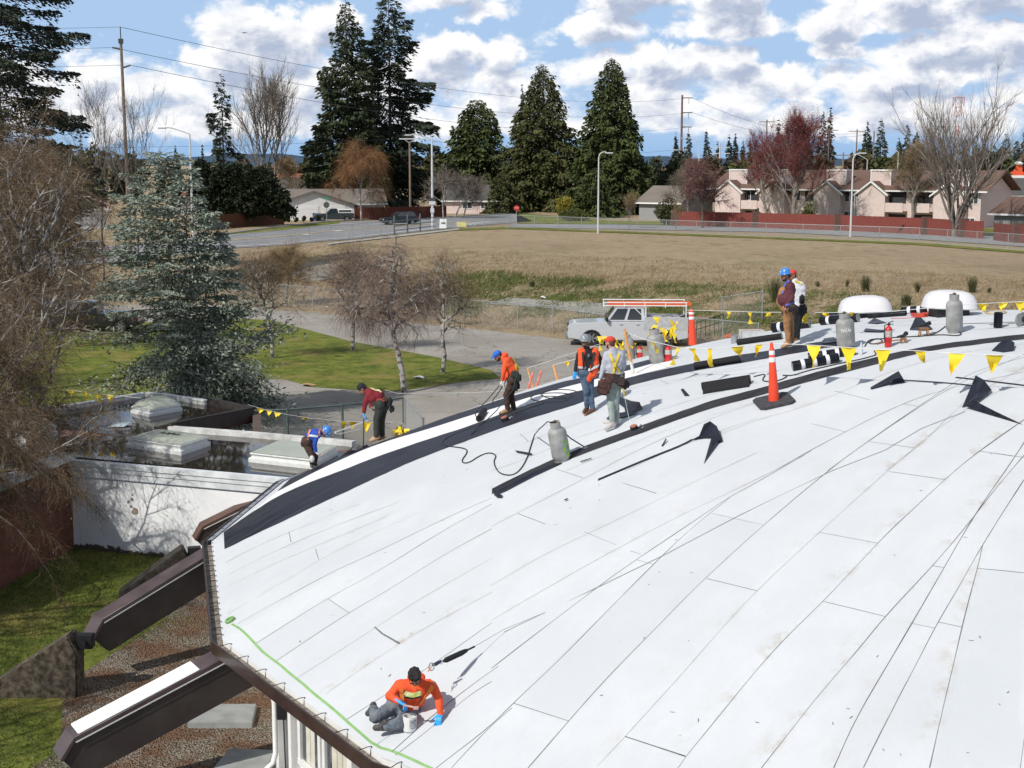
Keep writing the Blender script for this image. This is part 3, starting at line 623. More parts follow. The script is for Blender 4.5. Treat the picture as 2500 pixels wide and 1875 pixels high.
# walls below the eaves
wl = MB(); ringstrip(wl, [(-.95, ZE-.25), (-.95, -.4)], 0, nC); wl.build('wall', M_white, church)
M_glass = mat('window_glass', (.05, .06, .065), .08, var=.3, vscale=1, spec=.8); M_curt = mat('pale_curtain', (.55, .52, .42), .9, c2=(.7, .68, .6), vscale=4)
def wall_windows(i, j, spans, z0, z1):
    a, b = cpt(i, RR-.95, 0), cpt(j, RR-.95, 0); t = (b-a).normalized(); o_ = Vector((t.y, -t.x, 0))
    if o_.dot(a-Vector((RC[0], RC[1], 0))) < 0: o_ = -o_
    for s0, s1 in spans:
        p, q = a+t*s0, a+t*s1; m = (p+q)/2; w = s1-s0; rz = math.atan2(t.y, t.x)
        fr = MB()
        for x in (s0, s1): fr.box(a+t*x+o_*.03+Vector((0, 0, (z0+z1)/2)), (.09, .08, z1-z0), rz)
        fr.box(m+o_*.03+Vector((0, 0, z0)), (w+.09, .10, .09), rz); fr.box(m+o_*.03+Vector((0, 0, z1)), (w+.09, .08, .09), rz)
        f_ = fr.build('window', M_white, church)
        gl = MB().box(m+o_*.012+Vector((0, 0, (z0+z1)/2)), (w, .02, z1-z0), rz).build('pane', M_glass, f_)
        cu = MB()
        for c in range(3 if w > .8 else 2): cu.box(m+t*(-w*.14+w*.22*c)+o_*.026+Vector((0, 0, (z0+z1)/2)), (w*.20, .008, z1-z0-.12), rz)
        cu.build('curtain', M_curt, f_)
    return a, t, o_
a_, t_, o_ = wall_windows(iP2, iP3, [(.78, 1.52), (1.68, 2.55), (2.75, 3.35), (3.75, 4.5)], .25, ZE-.32)
for s in (.12, .62, 2.78, 3.55, 4.7): MB().box(a_+t_*s+o_*.08+Vector((0, 0, .85)), (.11, .16, 2.3), math.atan2(t_.y, t_.x)).build('pilaster', M_white, church)
dsp = at_y(668, 1640, a_.y-.35); 
MB().tube([Vector((dsp.x, dsp.y, ZE-.3)), Vector((dsp.x, dsp.y, .25)), Vector((dsp.x-.04, dsp.y-.06, .1)), Vector((dsp.x-.16, dsp.y-.14, .0))], .045, 10).build('downspout', M_white, church, smooth=True)
MB().box((dsp.x-.42, dsp.y-.2, -.08), (.62, .26, .12), .1).build('splash_block', M_white, church, bevel=.02)
MB().box((dsp.x+.12, dsp.y-.02, 1.05), (.14, .1, .42)).tube([(dsp.x+.14, dsp.y-.02, .9), (dsp.x+.16, dsp.y-.02, -.2)], .012, 5).build('meter_box', M_dgrey, church)
# green tape along the near eaves
M_green = mat('green_tape', (.24, .43, .15), .7, var=.1)
gt_ = MB(); tp = [at_roof(u, v) for u, v in [(566, 1524), (640, 1590), (740, 1671), (840, 1755), (905, 1813), (930, 1826), (985, 1846), (1060, 1880)]]
pts = densify(tp, .2); L = []; Rr = []
for i, p in enumerate(pts):
    d = (pts[min(i+1, len(pts)-1)]-pts[max(i-1, 0)]); d.z = 0; d.normalize(); n = Vector((-d.y, d.x, 0)); j = n*.012*noise.noise(Vector((i*.3, 1, 1)))
    L.append(p+j+n*.018); Rr.append(p+j-n*.018)
drape(gt_, L, Rr, .006, 1); tag(gt_.build('masking_tape', M_green), 'long strip of green masking tape stuck along the near edge of the white roof', 'tape')
roll = MB(); c = at_roof(563, 1517); nrm = roof_n(c.x, c.y); q = Vector((0, 0, 1)).rotation_difference(nrm).to_matrix()
roll.lathe([(.045, .004), (.08, .004), (.085, .01), (.085, .05), (.08, .055), (.05, .055), (.045, .01)], c, 20, q)
tag(roll.build('tape_roll', M_green, smooth=True), 'roll of green masking tape lying at the corner of the roof', 'tape roll')
# ============================================================ flying buttress beams
M_beam = mat('brown_steel_beam', (.040, .030, .026), .6, c2=(.062, .05, .044), vscale=1.5); M_bcap = mat('beam_cap_flashing', (.085, .062, .062), .4, var=.25, vscale=2)
M_sheetw = mat('white_roll_sheet', (.87, .87, .87), .5, var=.02)
def beam(name, a, b, w, h, label, sheet_=False, cap=M_bcap):
    """a = upper end at the eaves, b = lower end; box beam with bevelled toe, cap flashing on top"""
    a = Vector(a); b = Vector(b); d = (b-a); L = d.length; d.normalize(); hd = Vector((d.x, d.y, 0)).normalized(); s = Vector((-hd.y, hd.x, 0)); up = s.cross(d) 
    if up.z < 0: up = -up
    r = empty(name, (b.x, b.y, gz(b.x, b.y)), label, 'beam', 'buttress beams around the round building')
    prof = [a, b, b+d*.28-up*.22, b+d*.12-up*h, a-up*h]
    mb = MB(); mb.prism([p-s*w/2 for p in prof], s*w); mb.build('beam_body', M_beam, r, bevel=.008, seg=1)
    cp = MB(); cp.prism([p-s*(w/2+.03) for p in (a+up*.03, b+up*.03, b-up*.04, a-up*.04)], s*(w+.06)); cp.prism([p-s*(w/2+.03) for p in (b+up*.03, b+d*.31-up*.20, b+d*.28-up*.25, b-up*.04)], s*(w+.06)); cp.build('beam_cap', cap, r, bevel=.006, seg=1)
    st = MB(); sd_ = s if s.y < 0 else -s
    st.prism([p+sd_*(w/2+.032)-up*.0 for p in (a-up*.045, b-up*.045, b-up*.065, a-up*.065)], sd_*.006); st.build('beam_trim', M_white, r)
    if sheet_:
        q = MB(); q.prism([p-s*(w/2-.0) for p in (a+d*L*.36+up*.035, b-d*.08+up*.035, b-d*.08+up*.06, a+d*L*.36+up*.06)], s*(w+.02)); q.build('white_cover_sheet', M_sheetw, r, bevel=.01)
    return r
b1a = at_z(585, 1568, ZE-.02)+Vector((.25, .3, 0)); b1b = at_z(172, 1792, 1.02)
b1a = at_z(640, 1545, ZE-.1); beam('buttress_beam', b1a, b1b, .42, .68, 'dark brown buttress beam nearest the camera with a long white sheet laid on top', True)
b2a = at_z(560, 1314, ZE-.05); b2b = at_z(240, 1508, 1.05); beam('buttress_beam', b2a, b2b, .38, .66, 'dark brown buttress beam with bare grey top between two other beams')
b3a = at_z(760, 1150, ZE-.05); b3b = at_z(492, 1282, 1.0); beam('buttress_beam', b3a, b3b, .36, .7, 'brown buttress beam farthest from the camera in front of the white wall', cap=mat('rusty_brown_cap', (.10, .05, .038), .6, var=.3, vscale=2))
M_mossc = mat('mossy_concrete', (.028, .020, .013), .95, c2=(.15, .12, .085), vscale=9, bump=.6, bscale=14)
def anchor(hi_, lo_, m_, w, label):
    P_ = [at_y(*lo_), at_y(*hi_)]; g0 = -.32
    r = empty('concrete_anchor', (P_[0].x, P_[0].y, gz(P_[0].x, P_[0].y)), label, 'concrete block', 'concrete beam anchors')
    hi = P_[1]; lo = P_[0]; d = Vector((lo.x-hi.x, lo.y-hi.y, 0)).normalized(); s = Vector((-d.y, d.x, 0))
    prof = [hi, lo, Vector((lo.x, lo.y, g0)), Vector((hi.x, hi.y, g0))-d*.12, hi-d*.16-Vector((0, 0, .35))]
    mb = MB(); mb.prism([p-s*w/2 for p in prof], s*w); ob = mb.build('anchor_block', m_, r, bevel=.03); 
    hg = MB(); e = hi-d*.16-Vector((0, 0, .18)); hg.box(e-d*.10, (.3, .22, .26), math.atan2(d.y, d.x)); hg.tube([e-d*.12-s*.2, e-d*.12+s*.2], .05, 10); hg.build('steel_hinge', M_dgrey, r, bevel=.01)
anchor((174, 1542, 25.6), (-70, 1700, 25.6), M_mossc, .5, 'mossy concrete wedge anchoring the middle buttress beam')
anchor((446, 1332, 32.0), (290, 1445, 31.6), mat('shade_painted_mossy_concrete', (.02, .016, .012), .95, c2=(.06, .05, .04), vscale=5, bump=.6, bscale=14), .5, 'dark shaded concrete wedge below the farthest buttress beam')  # darker copy of the mossy concrete, its shade painted into the colour
# ============================================================ TREES
def fol_mat(name, dark, light, rough=.7, trans=0.0):
    m = bpy.data.materials.new(name); m.use_nodes = True; t = NT(m.node_tree); bs = t.n['Principled BSDF']; bs.inputs['Roughness'].default_value = rough; bs.inputs['Specular IOR Level'].default_value = .25
    co = t.a('ShaderNodeTexCoord').outputs['Object']; a = t.a('ShaderNodeAttribute', attribute_name='tone').outputs['Fac']
    f = t.m('ADD', t.m('MULTIPLY', a, .75), t.m('MULTIPLY', t.noise(co, .9, 4, .6), .35), clamp=True)
    t.l.new(t.mix(f, dark, light), bs.inputs['Base Color']); return m
M_bark = mat('brown_bark', (.055, .04, .03), .95, c2=(.13, .10, .075), vscale=4, bump=.5, bscale=12)
M_lich = mat('lichen_bark', (.09, .075, .05), .95, c2=(.26, .25, .15), vscale=5, bump=.5, bscale=14)
M_birch = mat('birch_bark', (.07, .06, .05), .85, c2=(.40, .375, .345), vscale=5, thr=(.42, .55))
M_gbark = mat('grey_bark', (.13, .11, .095), .95, c2=(.27, .235, .20), vscale=3)
M_fir = fol_mat('fir_needles', (.010, .018, .010), (.075, .095, .042)); M_fir2 = fol_mat('dark_fir_needles', (.008, .014, .010), (.062, .078, .050))
M_cedar = fol_mat('cedar_foliage', (.010, .020, .007), (.095, .120, .035)); M_cedar2 = fol_mat('bronze_cedar_foliage', (.014, .020, .008), (.115, .120, .040))
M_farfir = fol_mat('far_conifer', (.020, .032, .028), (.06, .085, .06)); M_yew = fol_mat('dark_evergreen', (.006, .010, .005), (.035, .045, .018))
M_spruce = fol_mat('blue_spruce_needles', (.035, .050, .030), (.42, .47, .38))
M_ivy = fol_mat('green_shrub', (.03, .045, .012), (.14, .15, .04)); M_yel = fol_mat('yellow_flower_shrub', (.06, .07, .01), (.42, .34, .04))
def twig_mat(name, a, b): return fol_mat(name, a, b, .85)
M_twb = twig_mat('brown_twigs', (.050, .034, .024), (.24, .17, .11)); M_twy = twig_mat('catkins', (.13, .085, .03), (.30, .21, .085)); M_two = twig_mat('orange_twigs', (.12, .055, .022), (.33, .18, .085))
M_twr = twig_mat('purple_twigs', (.10, .065, .052), (.28, .20, .165)); M_twg = twig_mat('grey_twigs', (.10, .08, .065), (.27, .225, .185)); M_plum = twig_mat('red_blossom_twigs', (.07, .022, .025), (.30, .10, .115)); M_maple = twig_mat('red_maple_buds', (.09, .022, .022), (.27, .095, .09)); M_broom = twig_mat('broom_stems', (.03, .04, .015), (.11, .11, .05))
M_tan = twig_mat('tan_twigs', (.13, .09, .05), (.33, .24, .13))
def unit(v): return v/np.maximum(np.linalg.norm(v, axis=-1, keepdims=True), 1e-9)
def clumps(name, C_, D_, size, aspect, m, parent, tone, tri=True, updown=.5):
    """leaf clumps: centres C_, long direction D_ (n,3); each a rhombus of given size"""
    n = len(C_); size = np.broadcast_to(size, (n,)).reshape(-1, 1)
    D_ = unit(D_); rnd = rng.normal(size=(n, 3)); rnd[:, 2] *= updown
    side = unit(np.cross(D_, unit(rnd+np.array([0, 0, .8]))+1e-6))
    V = np.stack([C_-D_*size*.5, C_+side*size*aspect*.5, C_+D_*size*.6, C_-side*size*aspect*.5], 1).reshape(-1, 3)
    I = np.arange(n*4).reshape(n, 4)
    return np_mesh(name, V, I, m, parent, attr=tone)
def strand_mesh(name, P0, D0, L, nseg, grav, width, m, parent, jit=.25, taper=.5, tone=None, curl=None):
    """thin twigs as ribbons; returns their points (n,nseg+1,3)"""
    n = len(P0); L = np.broadcast_to(L, (n,)); pts = [P0]; d = unit(D0); st = (L/nseg).reshape(-1, 1); p = P0
    for k in range(nseg):
        d = unit(d+np.array([0, 0, grav])+rng.normal(size=(n, 3))*jit); p = p+d*st; pts.append(p)
    Pn = np.stack(pts, 1); sd_ = unit(np.cross(Pn[:, -1]-Pn[:, 0], rng.normal(size=(n, 3)))+1e-9)
    w = np.linspace(1, taper, nseg+1).reshape(1, -1, 1)*np.broadcast_to(width, (n,)).reshape(-1, 1, 1)
    A = Pn+sd_[:, None]*w*.5; B = Pn-sd_[:, None]*w*.5
    V = np.stack([A, B], 2).reshape(-1, 3); k = nseg+1; base = (np.arange(n)*k*2).reshape(-1, 1)+np.arange(nseg)*2
    Fq = np.stack([base, base+1, base+3, base+2], -1).reshape(-1, 4)
    tone = rng.random(n) if tone is None else tone
    np_mesh(name, V, Fq, m, parent, attr=np.repeat(tone, nseg)); return Pn
def seg_mesh(name, segs, m, parent, sides=5):
    A = np.array([s[0] for s in segs], float); B = np.array([s[1] for s in segs], float); ra = np.array([s[2] for s in segs]); rb = np.array([s[3] for s in segs])
    d = unit(B-A); x = unit(np.cross(d, np.array([.3, .9, .31]))); y = np.cross(d, x); ang = np.arange(sides)*2*np.pi/sides
    c = np.cos(ang).reshape(1, -1, 1); s_ = np.sin(ang).reshape(1, -1, 1); off = x[:, None]*c+y[:, None]*s_
    VA = A[:, None]+off*ra.reshape(-1, 1, 1)-d[:, None]*(ra*.3).reshape(-1, 1, 1); VB = B[:, None]+off*rb.reshape(-1, 1, 1)+d[:, None]*(rb*.3).reshape(-1, 1, 1)
    V = np.concatenate([VA, VB], 1).reshape(-1, 3); b = (np.arange(len(A))*2*sides).reshape(-1, 1); k = np.arange(sides); k2 = (k+1) % sides
    Fq = np.stack([b+k, b+k2, b+sides+k2, b+sides+k], -1).reshape(-1, 4)
    return np_mesh(name, V, Fq, m, parent, smooth=True)
def limbs(H, r0, nmain, trunk_frac, ang, lenf, levels=3, trop=.15, seed=1, lean=(0, 0), kids=4, jit=.18, wig=.25, shrink=.62, cluster=False):
    rs = random.Random(seed); segs = []; tips = []; allp = []
    def grow(p, d, L, r, lev):
        n = max(3, int(5-lev*.6)); pts = [p]; q = p.copy(); dd = d.copy()
        for i in range(n):
            dd = (dd+Vector((rs.gauss(0, jit), rs.gauss(0, jit), rs.gauss(0, jit)))+Vector((0, 0, trop if lev else .25))).normalized() if not (lev == 0 and i == 0) else dd
            q2 = q+dd*(L/n); ra = r*(1-.55*i/n); rb = r*(1-.55*(i+1)/n); segs.append((tuple(q), tuple(q2), ra, rb)); q = q2; pts.append(q.copy())
            if lev >= 1: allp.append((tuple(q), tuple(dd)))
        if lev >= levels: tips.append((tuple(q), tuple(dd))); return
        nk = nmain if lev == 0 else kids
        for k in range(nk):
            t = (trunk_frac+(1-trunk_frac)*(k+rs.random())/nk) if lev == 0 else .3+.7*(k+rs.random())/nk
            if cluster and lev == 0: t = trunk_frac+rs.random()*.15
            f = t*n; i = min(int(f), n-1); pp = pts[i].lerp(pts[i+1], f-i)
            az_ = k*2.4+rs.uniform(-.5, .5) if lev == 0 else rs.uniform(0, 6.28)
            base = d if lev == 0 else dd; o1 = base.orthogonal().normalized(); o2 = base.cross(o1); side = o1*math.cos(az_)+o2*math.sin(az_)
            a = ang*(1-.25*t if lev == 0 else 1)*rs.uniform(.75, 1.2); nd = (base*math.cos(a)+side*math.sin(a)).normalized()
            L2 = H*lenf*(1.15-.65*t)*rs.uniform(.75, 1.15) if lev == 0 else L*shrink*rs.uniform(.7, 1.15)
            grow(pp, nd, L2, r*(.45 if lev == 0 else .5), lev+1)
        if lev: tips.append((tuple(q), tuple(dd)))
    d0 = Vector((lean[0], lean[1], 1)).normalized(); grow(Vector((0, 0, 0)), d0, H*(.85 if not cluster else trunk_frac*1.3), r0, 0)
    return segs, tips, allp
def bare_tree(name, loc, H, label, cat='tree', group=None, r0=.2, nmain=8, tf=.25, ang=.7, lenf=.45, levels=3, trop=.1, seed=1, lean=(0, 0), twm=None, bm=None, ntw=3000, tl=1.2, tw=.012, grav=-.1, nseg=4, kids=4, leaf=None, nleaf=0, ls=.05, cluster=False, jit=.15, sides=5, spread=.6, frame_clip=None):
    r = empty(name, loc, label, cat, group)
    segs, tips, allp = limbs(H, r0, nmain, tf, ang, lenf, levels, trop, seed, lean, kids, jit=jit, cluster=cluster)
    tr = [s for s in segs]; seg_mesh('trunk', tr, bm or M_gbark, r, sides)
    src = np.array([a for a, b in allp+tips*3]); sd_ = np.array([b for a, b in allp+tips*3]); k = rng.integers(0, len(src), ntw)
    P0 = src[k]+rng.normal(size=(ntw, 3))*.03*H*.1; D0 = unit(sd_[k]+rng.normal(size=(ntw, 3))*spread)
    Pn = strand_mesh('twigs', P0, D0, tl*rng.uniform(.5, 1.3, ntw), nseg, grav, tw, twm, r, jit=.12)
    if leaf:
        q = Pn.reshape(-1, 3)[rng.integers(0, Pn.shape[0]*Pn.shape[1], nleaf)]+rng.normal(size=(nleaf, 3))*ls*.5
        clumps('buds', q, rng.normal(size=(nleaf, 3))+np.array([0, 0, -1.0]), ls*rng.uniform(.6, 1.4, nleaf), .45, leaf, r, rng.random(nleaf))
    return r
def conifer(name, loc, H, rad, label, n=14000, m=None, size=.5, droop=.35, rise=.15, z0=.08, nb=150, gap=.25, tip=.12, group=None, prof=1.0, trunk=.25, asym=0.0, wid=.3, seed=1, hang=.5, asp=.45, bm=None, cat='tree', limb=True, top_open=0, sd=None):
    rs = np.random.default_rng(seed); r = empty(name, loc, label, cat, group)
    t = z0+(1-z0)*(np.arange(nb)+rs.random(nb))/nb; az_ = np.arange(nb)*2.39996+rs.normal(size=nb)*.4
    L = rad*(1-t)**prof*rs.uniform(1-gap, 1.12, nb)+tip*rad*(1-t*.6)*rs.uniform(.5, 1, nb)
    L *= 1+asym*np.cos(az_)*1.0; L = L*np.where(t < z0+.12, .75+.25*(t-z0)/.12, 1)
    w = L*np.sqrt(L)+.05; idx_ = rs.choice(nb, n, p=w/w.sum()); s = rs.beta(2.2, 1.15, n); Lb = L[idx_]
    dr = np.stack([np.cos(az_), np.sin(az_), np.zeros(nb)], 1)[idx_]; lat = np.stack([-np.sin(az_), np.cos(az_), np.zeros(nb)], 1)[idx_]
    up_ = rise*(.3+1.6*t)[idx_]
    zc = t[idx_]*H+Lb*(up_*s-droop*s*s+droop*.35*np.maximum(s-.75, 0)*2)
    wl_ = wid*Lb*(1.05-s)**.8+.04*rad; latp = rs.uniform(-1, 1, n)*wl_
    Cc = dr*(Lb*s)[:, None]+lat*latp[:, None]; Cc[:, 2] = zc-np.abs(latp)*.25-rs.exponential(hang*size, n)
    Dd = dr*rs.uniform(.3, 1, (n, 1))+lat*np.sign(latp)[:, None]*rs.uniform(.1, .9, (n, 1)); Dd[:, 2] = -rs.uniform(.0, .9, n)*(hang+.2)
    bt = rs.random(nb); tone = np.clip(.45*bt[idx_]+.5*rs.random(n)+.25*(s-.6), 0, 1)
    sz = size*rs.uniform(.55, 1.35, n)*(.55+.45*np.clip(Lb/rad, 0, 1))
    clumps('foliage', Cc, Dd, sz, asp, m, r, tone)
    segs = [((0, 0, k/8*H), (0, 0, (k+1)/8*H), trunk*(1-k/8.2), trunk*(1-(k+1)/8.2)) for k in range(8)]
    if limb:
        for i in range(0, nb):
            d = np.array([math.cos(az_[i]), math.sin(az_[i]), 0]); pp = None
            for q in (0, .3, .6, .9):
                u_ = rise*(.3+1.6*t[i]); p = d*L[i]*q; p = (p[0], p[1], t[i]*H+L[i]*(u_*q-droop*q*q))
                if pp is not None: segs.append((pp, p, trunk*.16*(1.1-q)+.008, trunk*.16*(.8-q*.8)+.006))
                pp = p
    seg_mesh('trunk', segs, bm or M_bark, r, 5); return r
def blob_tree(name, loc, ells, label, m, n=6000, size=.4, group=None, cat='tree', trunk=(2, .15), seed=1, asp=.6, shell=.75, bm=None):
    """bushy crown from ellipsoids ((cx,cy,cz),(rx,ry,rz)) in local metres"""
    rs = np.random.default_rng(seed); r = empty(name, loc, label, cat, group); V = np.array([e[1][0]*e[1][2]*e[1][1] for e in ells])**.67; k = rs.choice(len(ells), n, p=V/V.sum())
    c = np.array([e[0] for e in ells])[k]; rr = np.array([e[1] for e in ells])[k]; d = unit(rs.normal(size=(n, 3)))
    rad = shell+(1-shell)*rs.random(n)**.5; bump = 1+.22*np.sin(d[:, 0]*7+k*3)*np.sin(d[:, 1]*6+k)*np.sin(d[:, 2]*8+k*2)+rs.normal(size=n)*.05
    C_ = c+d*rr*(rad*bump*rs.choice([1, .8, .6], n, p=[.6, .25, .15]))[:, None]
    tone = np.clip(.5*rs.random(n)+.35*(.5+.5*np.sin(C_[:, 0]*1.7+k)*np.sin(C_[:, 2]*2.1+k)), 0, 1)
    clumps('foliage', C_, d+rs.normal(size=(n, 3))*.7, size*rs.uniform(.5, 1.4, n), asp, m, r, tone, updown=1)
    segs = [((0, 0, -.1), (0, 0, trunk[0]), trunk[1], trunk[1]*.6)]+[((0, 0, trunk[0]*.7), tuple(np.array(e[0])*.95), trunk[1]*.5, trunk[1]*.2) for e in ells]
    seg_mesh('trunk', segs, bm or M_bark, r, 5); return r
def spot(u, Y): x = (u-1250)/F_PX*(Y*CP+ (CAM_H-2)*SP); return Vector((x, Y, gz(x, Y)-.05))
def topH(u, v, Y, base): return at_y(u, v, Y).z-base.z
def con(u, vtop, Y, wpx, label, **k):
    b = spot(u, Y); return conifer(k.pop('name', 'conifer_tree'), b, topH(u, vtop, Y, b), wpx/2*Y/F_PX, label, **k)
# tall firs
con(853, 2, 230, 270, 'tall dark fir, left one of the pair towering behind the white house', m=M_fir, n=26000, nb=170, size=.95, seed=3, gap=.45, droop=.25, rise=.3, z0=.05, trunk=.45, prof=.75, name='fir_tree', asp=.38, group='pair of tall firs')
con(955, -22, 238, 290, 'tall open fir with drooping tips, right one of the pair behind the white house', m=M_fir2, n=27000, nb=125, size=.95, seed=5, gap=.6, droop=.34, rise=.3, z0=.05, trunk=.45, prof=.6, name='fir_tree', asp=.38, group='pair of tall firs')
con(16, -420, 105, 620, 'huge dark fir filling the upper left corner', m=M_fir2, n=60000, nb=150, size=.42, seed=8, gap=.5, droop=.25, rise=.22, z0=.12, trunk=.42, prof=.55, name='fir_tree', asp=.4)
con(550, 180, 215, 150, 'ragged narrow fir with bare gaps beside a leafless poplar', m=M_fir2, n=6000, nb=55, size=.7, seed=12, gap=.7, droop=.3, rise=.2, trunk=.25, prof=.7, name='fir_tree', asp=.4)
con(1560-70, 142, 222, 215, 'tall dense cedar right of the pair, tallest of the cedars', m=M_cedar, n=34000, nb=330, size=.72, seed=15, gap=.28, droop=.5, rise=.1, z0=.01, trunk=.5, prof=.62, name='cedar_tree', hang=.9, asp=.5, tip=.25)
con(1325, 158, 240, 275, 'broad cedar with a thin ragged top in the middle of the cedars', m=M_cedar2, n=32000, nb=280, size=.8, seed=17, gap=.35, droop=.45, rise=.2, z0=.01, trunk=.5, prof=.8, name='cedar_tree', hang=.8, asp=.5, tip=.22)
con(1275, 205, 246, 60, 'thin grey fir spire poking out beside the broad cedar', m=M_fir2, n=2500, nb=60, size=.7, seed=18, gap=.5, droop=.4, rise=.1, z0=.3, trunk=.2, name='fir_tree')
con(1165, 245, 265, 190, 'rounded dark cedar left of the broad cedar', m=M_cedar, n=20000, nb=220, size=.85, seed=19, gap=.3, droop=.35, rise=.25, z0=.01, trunk=.4, prof=.55, name='cedar_tree', hang=.7, asp=.5, tip=.3)
con(1450, 410, 208, 130, 'low spreading green cedar at the foot of the tallest cedar', m=M_cedar, n=8000, nb=90, size=.6, seed=20, gap=.3, droop=.5, rise=.2, z0=.01, trunk=.3, prof=.5, name='cedar_tree', hang=.8)
con(1225, 420, 225, 110, 'bronze green low cedar left of the broad cedar', m=M_cedar2, n=7000, nb=90, size=.6, seed=21, gap=.3, droop=.5, rise=.2, z0=.01, trunk=.3, prof=.5, name='cedar_tree', hang=.8)
con(500, 352, 180, 46, 'small pointed dark conifer rising over the dark evergreen', m=M_yew, n=2500, nb=60, size=.5, seed=22, name='conifer_tree')
for k, (u, v, w) in enumerate([(395, 362, 26), (433, 355, 36), (203, 318, 46), (330, 352, 40), (290, 372, 50)]):
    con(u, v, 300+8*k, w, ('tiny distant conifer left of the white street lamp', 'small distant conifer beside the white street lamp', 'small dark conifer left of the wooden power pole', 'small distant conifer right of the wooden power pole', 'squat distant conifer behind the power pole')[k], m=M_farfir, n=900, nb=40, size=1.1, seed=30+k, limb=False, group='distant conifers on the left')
# far conifers on the right
FARC = [(1648,322,36),(1678,316,52),(1722,312,50),(1750,345,40),(1777,325,44),(1793,322,30),(1812,340,34),(1828,337,36),(1897,293,50),(1918,294,44),(1943,298,42),(1968,305,46),(2004,268,54),(2022,259,44),(2112,293,60),(2146,286,70),(2120,330,70),(2210,293,48),(2190,335,56),(2233,315,62),(2272,352,54),(2305,362,40),(2350,335,66),(2378,345,60),(2450,326,84),(2476,340,60),(2492,322,40),(2515,330,50)]
LA = {0:'first small conifer right of the tallest cedar',1:'second conifer right of the tallest cedar, by the brown power pole',2:'slender conifer right of the brown power pole',8:'distant conifer above the red maple, leftmost there',12:'tall dark distant conifer right of the red maple',13:'tallest slim distant conifer right of the red maple',14:'broad distant conifer left of a wooden pole',15:'broad distant conifer right of a wooden pole',17:'ragged distant conifer above the apartment roof',22:'dark distant conifer behind the big leafless tree'}
FLM = lambda u: 'just right of the tallest cedar' if u < 1740 else 'above the plum and yellow green tree tops' if u < 1840 else 'behind the red maple' if u < 1990 else 'right of the red maple' if u < 2100 else 'between two wooden poles over the apartments' if u < 2200 else 'over the right half of the apartment roof' if u < 2320 else 'behind the big leafless tree' if u < 2420 else 'at the right end of the skyline'
FPW = place_words([(k, FLM(q[0])) for k, q in sorted(enumerate(FARC), key=lambda z: z[1][0])])
for k, (u, v, w) in enumerate(FARC):
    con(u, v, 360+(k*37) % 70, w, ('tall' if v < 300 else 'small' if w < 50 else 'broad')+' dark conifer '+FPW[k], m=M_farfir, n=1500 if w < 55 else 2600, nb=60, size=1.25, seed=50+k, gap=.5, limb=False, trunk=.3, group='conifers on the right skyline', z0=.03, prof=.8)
# bushy far trees
MF = [fol_mat('far_olive_crown', (.04, .045, .02), (.12, .12, .05)), fol_mat('far_brown_crown', (.07, .05, .035), (.17, .13, .09)), fol_mat('far_green_crown', (.03, .045, .02), (.10, .12, .04)), fol_mat('far_dark_crown', (.02, .028, .015), (.07, .08, .04))]
def bush(u, vtop, Y, wpx, label, m, n=1200, size=None, seed=1, group=None, vb=None, name='bushy_tree', cat='tree'):
    b = spot(u, Y); H = topH(u, vtop, Y, b); w = wpx/2*Y/F_PX; size = size or Y*.0042; rs = random.Random(seed); E_ = []
    for k in range(5): E_.append(((rs.uniform(-.55, .55)*w, rs.uniform(-.4, .4)*w, H*rs.uniform(.3, .72)), (w*rs.uniform(.45, .62), w*.5, H*rs.uniform(.24, .34))))
    E_.append(((0, 0, H*.72), (w*.5, w*.5, H*.27))); return blob_tree(name, b, E_, label, m, n, size, group, cat, (H*.4, .02*H+.03), seed)
GB = 'bushy trees on the far skyline'
FB_ = [(1665,372,90,3),(1740,378,80,1),(1600,385,70,3),(1850,370,90,0),(1990,372,110,3),(2075,388,80,1),(2100,362,70,0),(2170,375,90,2),(2240,378,90,1),(2300,380,100,0),(2400,365,110,3),(2440,352,100,2),(2500,372,90,1),(2540,350,80,2),(700,382,70,1),(745,395,60,0),(660,400,60,3),(770,400,50,2),(600,385,60,1),(1060,372,90,0),(1010,385,70,1),(40,350,150,3),(140,345,120,3),(240,352,120,0),(320,372,90,2),(410,392,60,1),(1220,395,60,3)]
BLM = lambda u: 'at the left edge' if u < 200 else 'behind the wooden pole' if u < 450 else 'left of the tall firs' if u < 900 else 'between firs and cedars' if u < 1300 else 'right of the tallest cedar' if u < 1760 else 'behind the red maple' if u < 2050 else 'above the apartments' if u < 2260 else 'around the big leafless tree'
BPW = place_words([(k, BLM(q[0])) for k, q in sorted(enumerate(FB_), key=lambda z: z[1][0])])
for k, (u, v, w, c) in enumerate(FB_):
    bush(u, v, 300+(k*53) % 50, w, ('olive', 'brown', 'green', 'dark')[c]+' bushy skyline tree '+BPW[k], MF[c], 900, seed=80+k, group=GB)
bush(1660, 388, 232, 120, 'dark olive bush beside the cedar above a grey roof', MF[3], 3500, .5, 120)
bush(1810, 388, 215, 70, 'bright green leafy tree between the plum and the red maple', M_ivy, 2500, .45, 121)
bush(1672, 402, 205, 50, 'yellow green tree top above the plum tree', M_ivy, 1600, .4, 122)
bush(1098, 395, 250, 90, 'mossy olive tree behind the white crooked trees', MF[0], 3500, .5, 123)
bush(1632, 478, 183, 70, 'olive bush in front of the small dark house', MF[0], 2600, .28, 124, name='bush', cat='bush')
bush(1378, 478, 200, 46, 'yellow flowering bush at the foot of the cedars', M_yel, 1600, .22, 125, name='bush', cat='bush')
bush(1400, 508, 196, 120, 'low green ivy thicket under the yellow bush', M_ivy, 3000, .25, 126, name='bush', cat='bush')
bush(1973, 488, 170, 34, 'small olive bush in front of the red fence', M_ivy, 1300, .2, 127, name='bush', cat='bush')
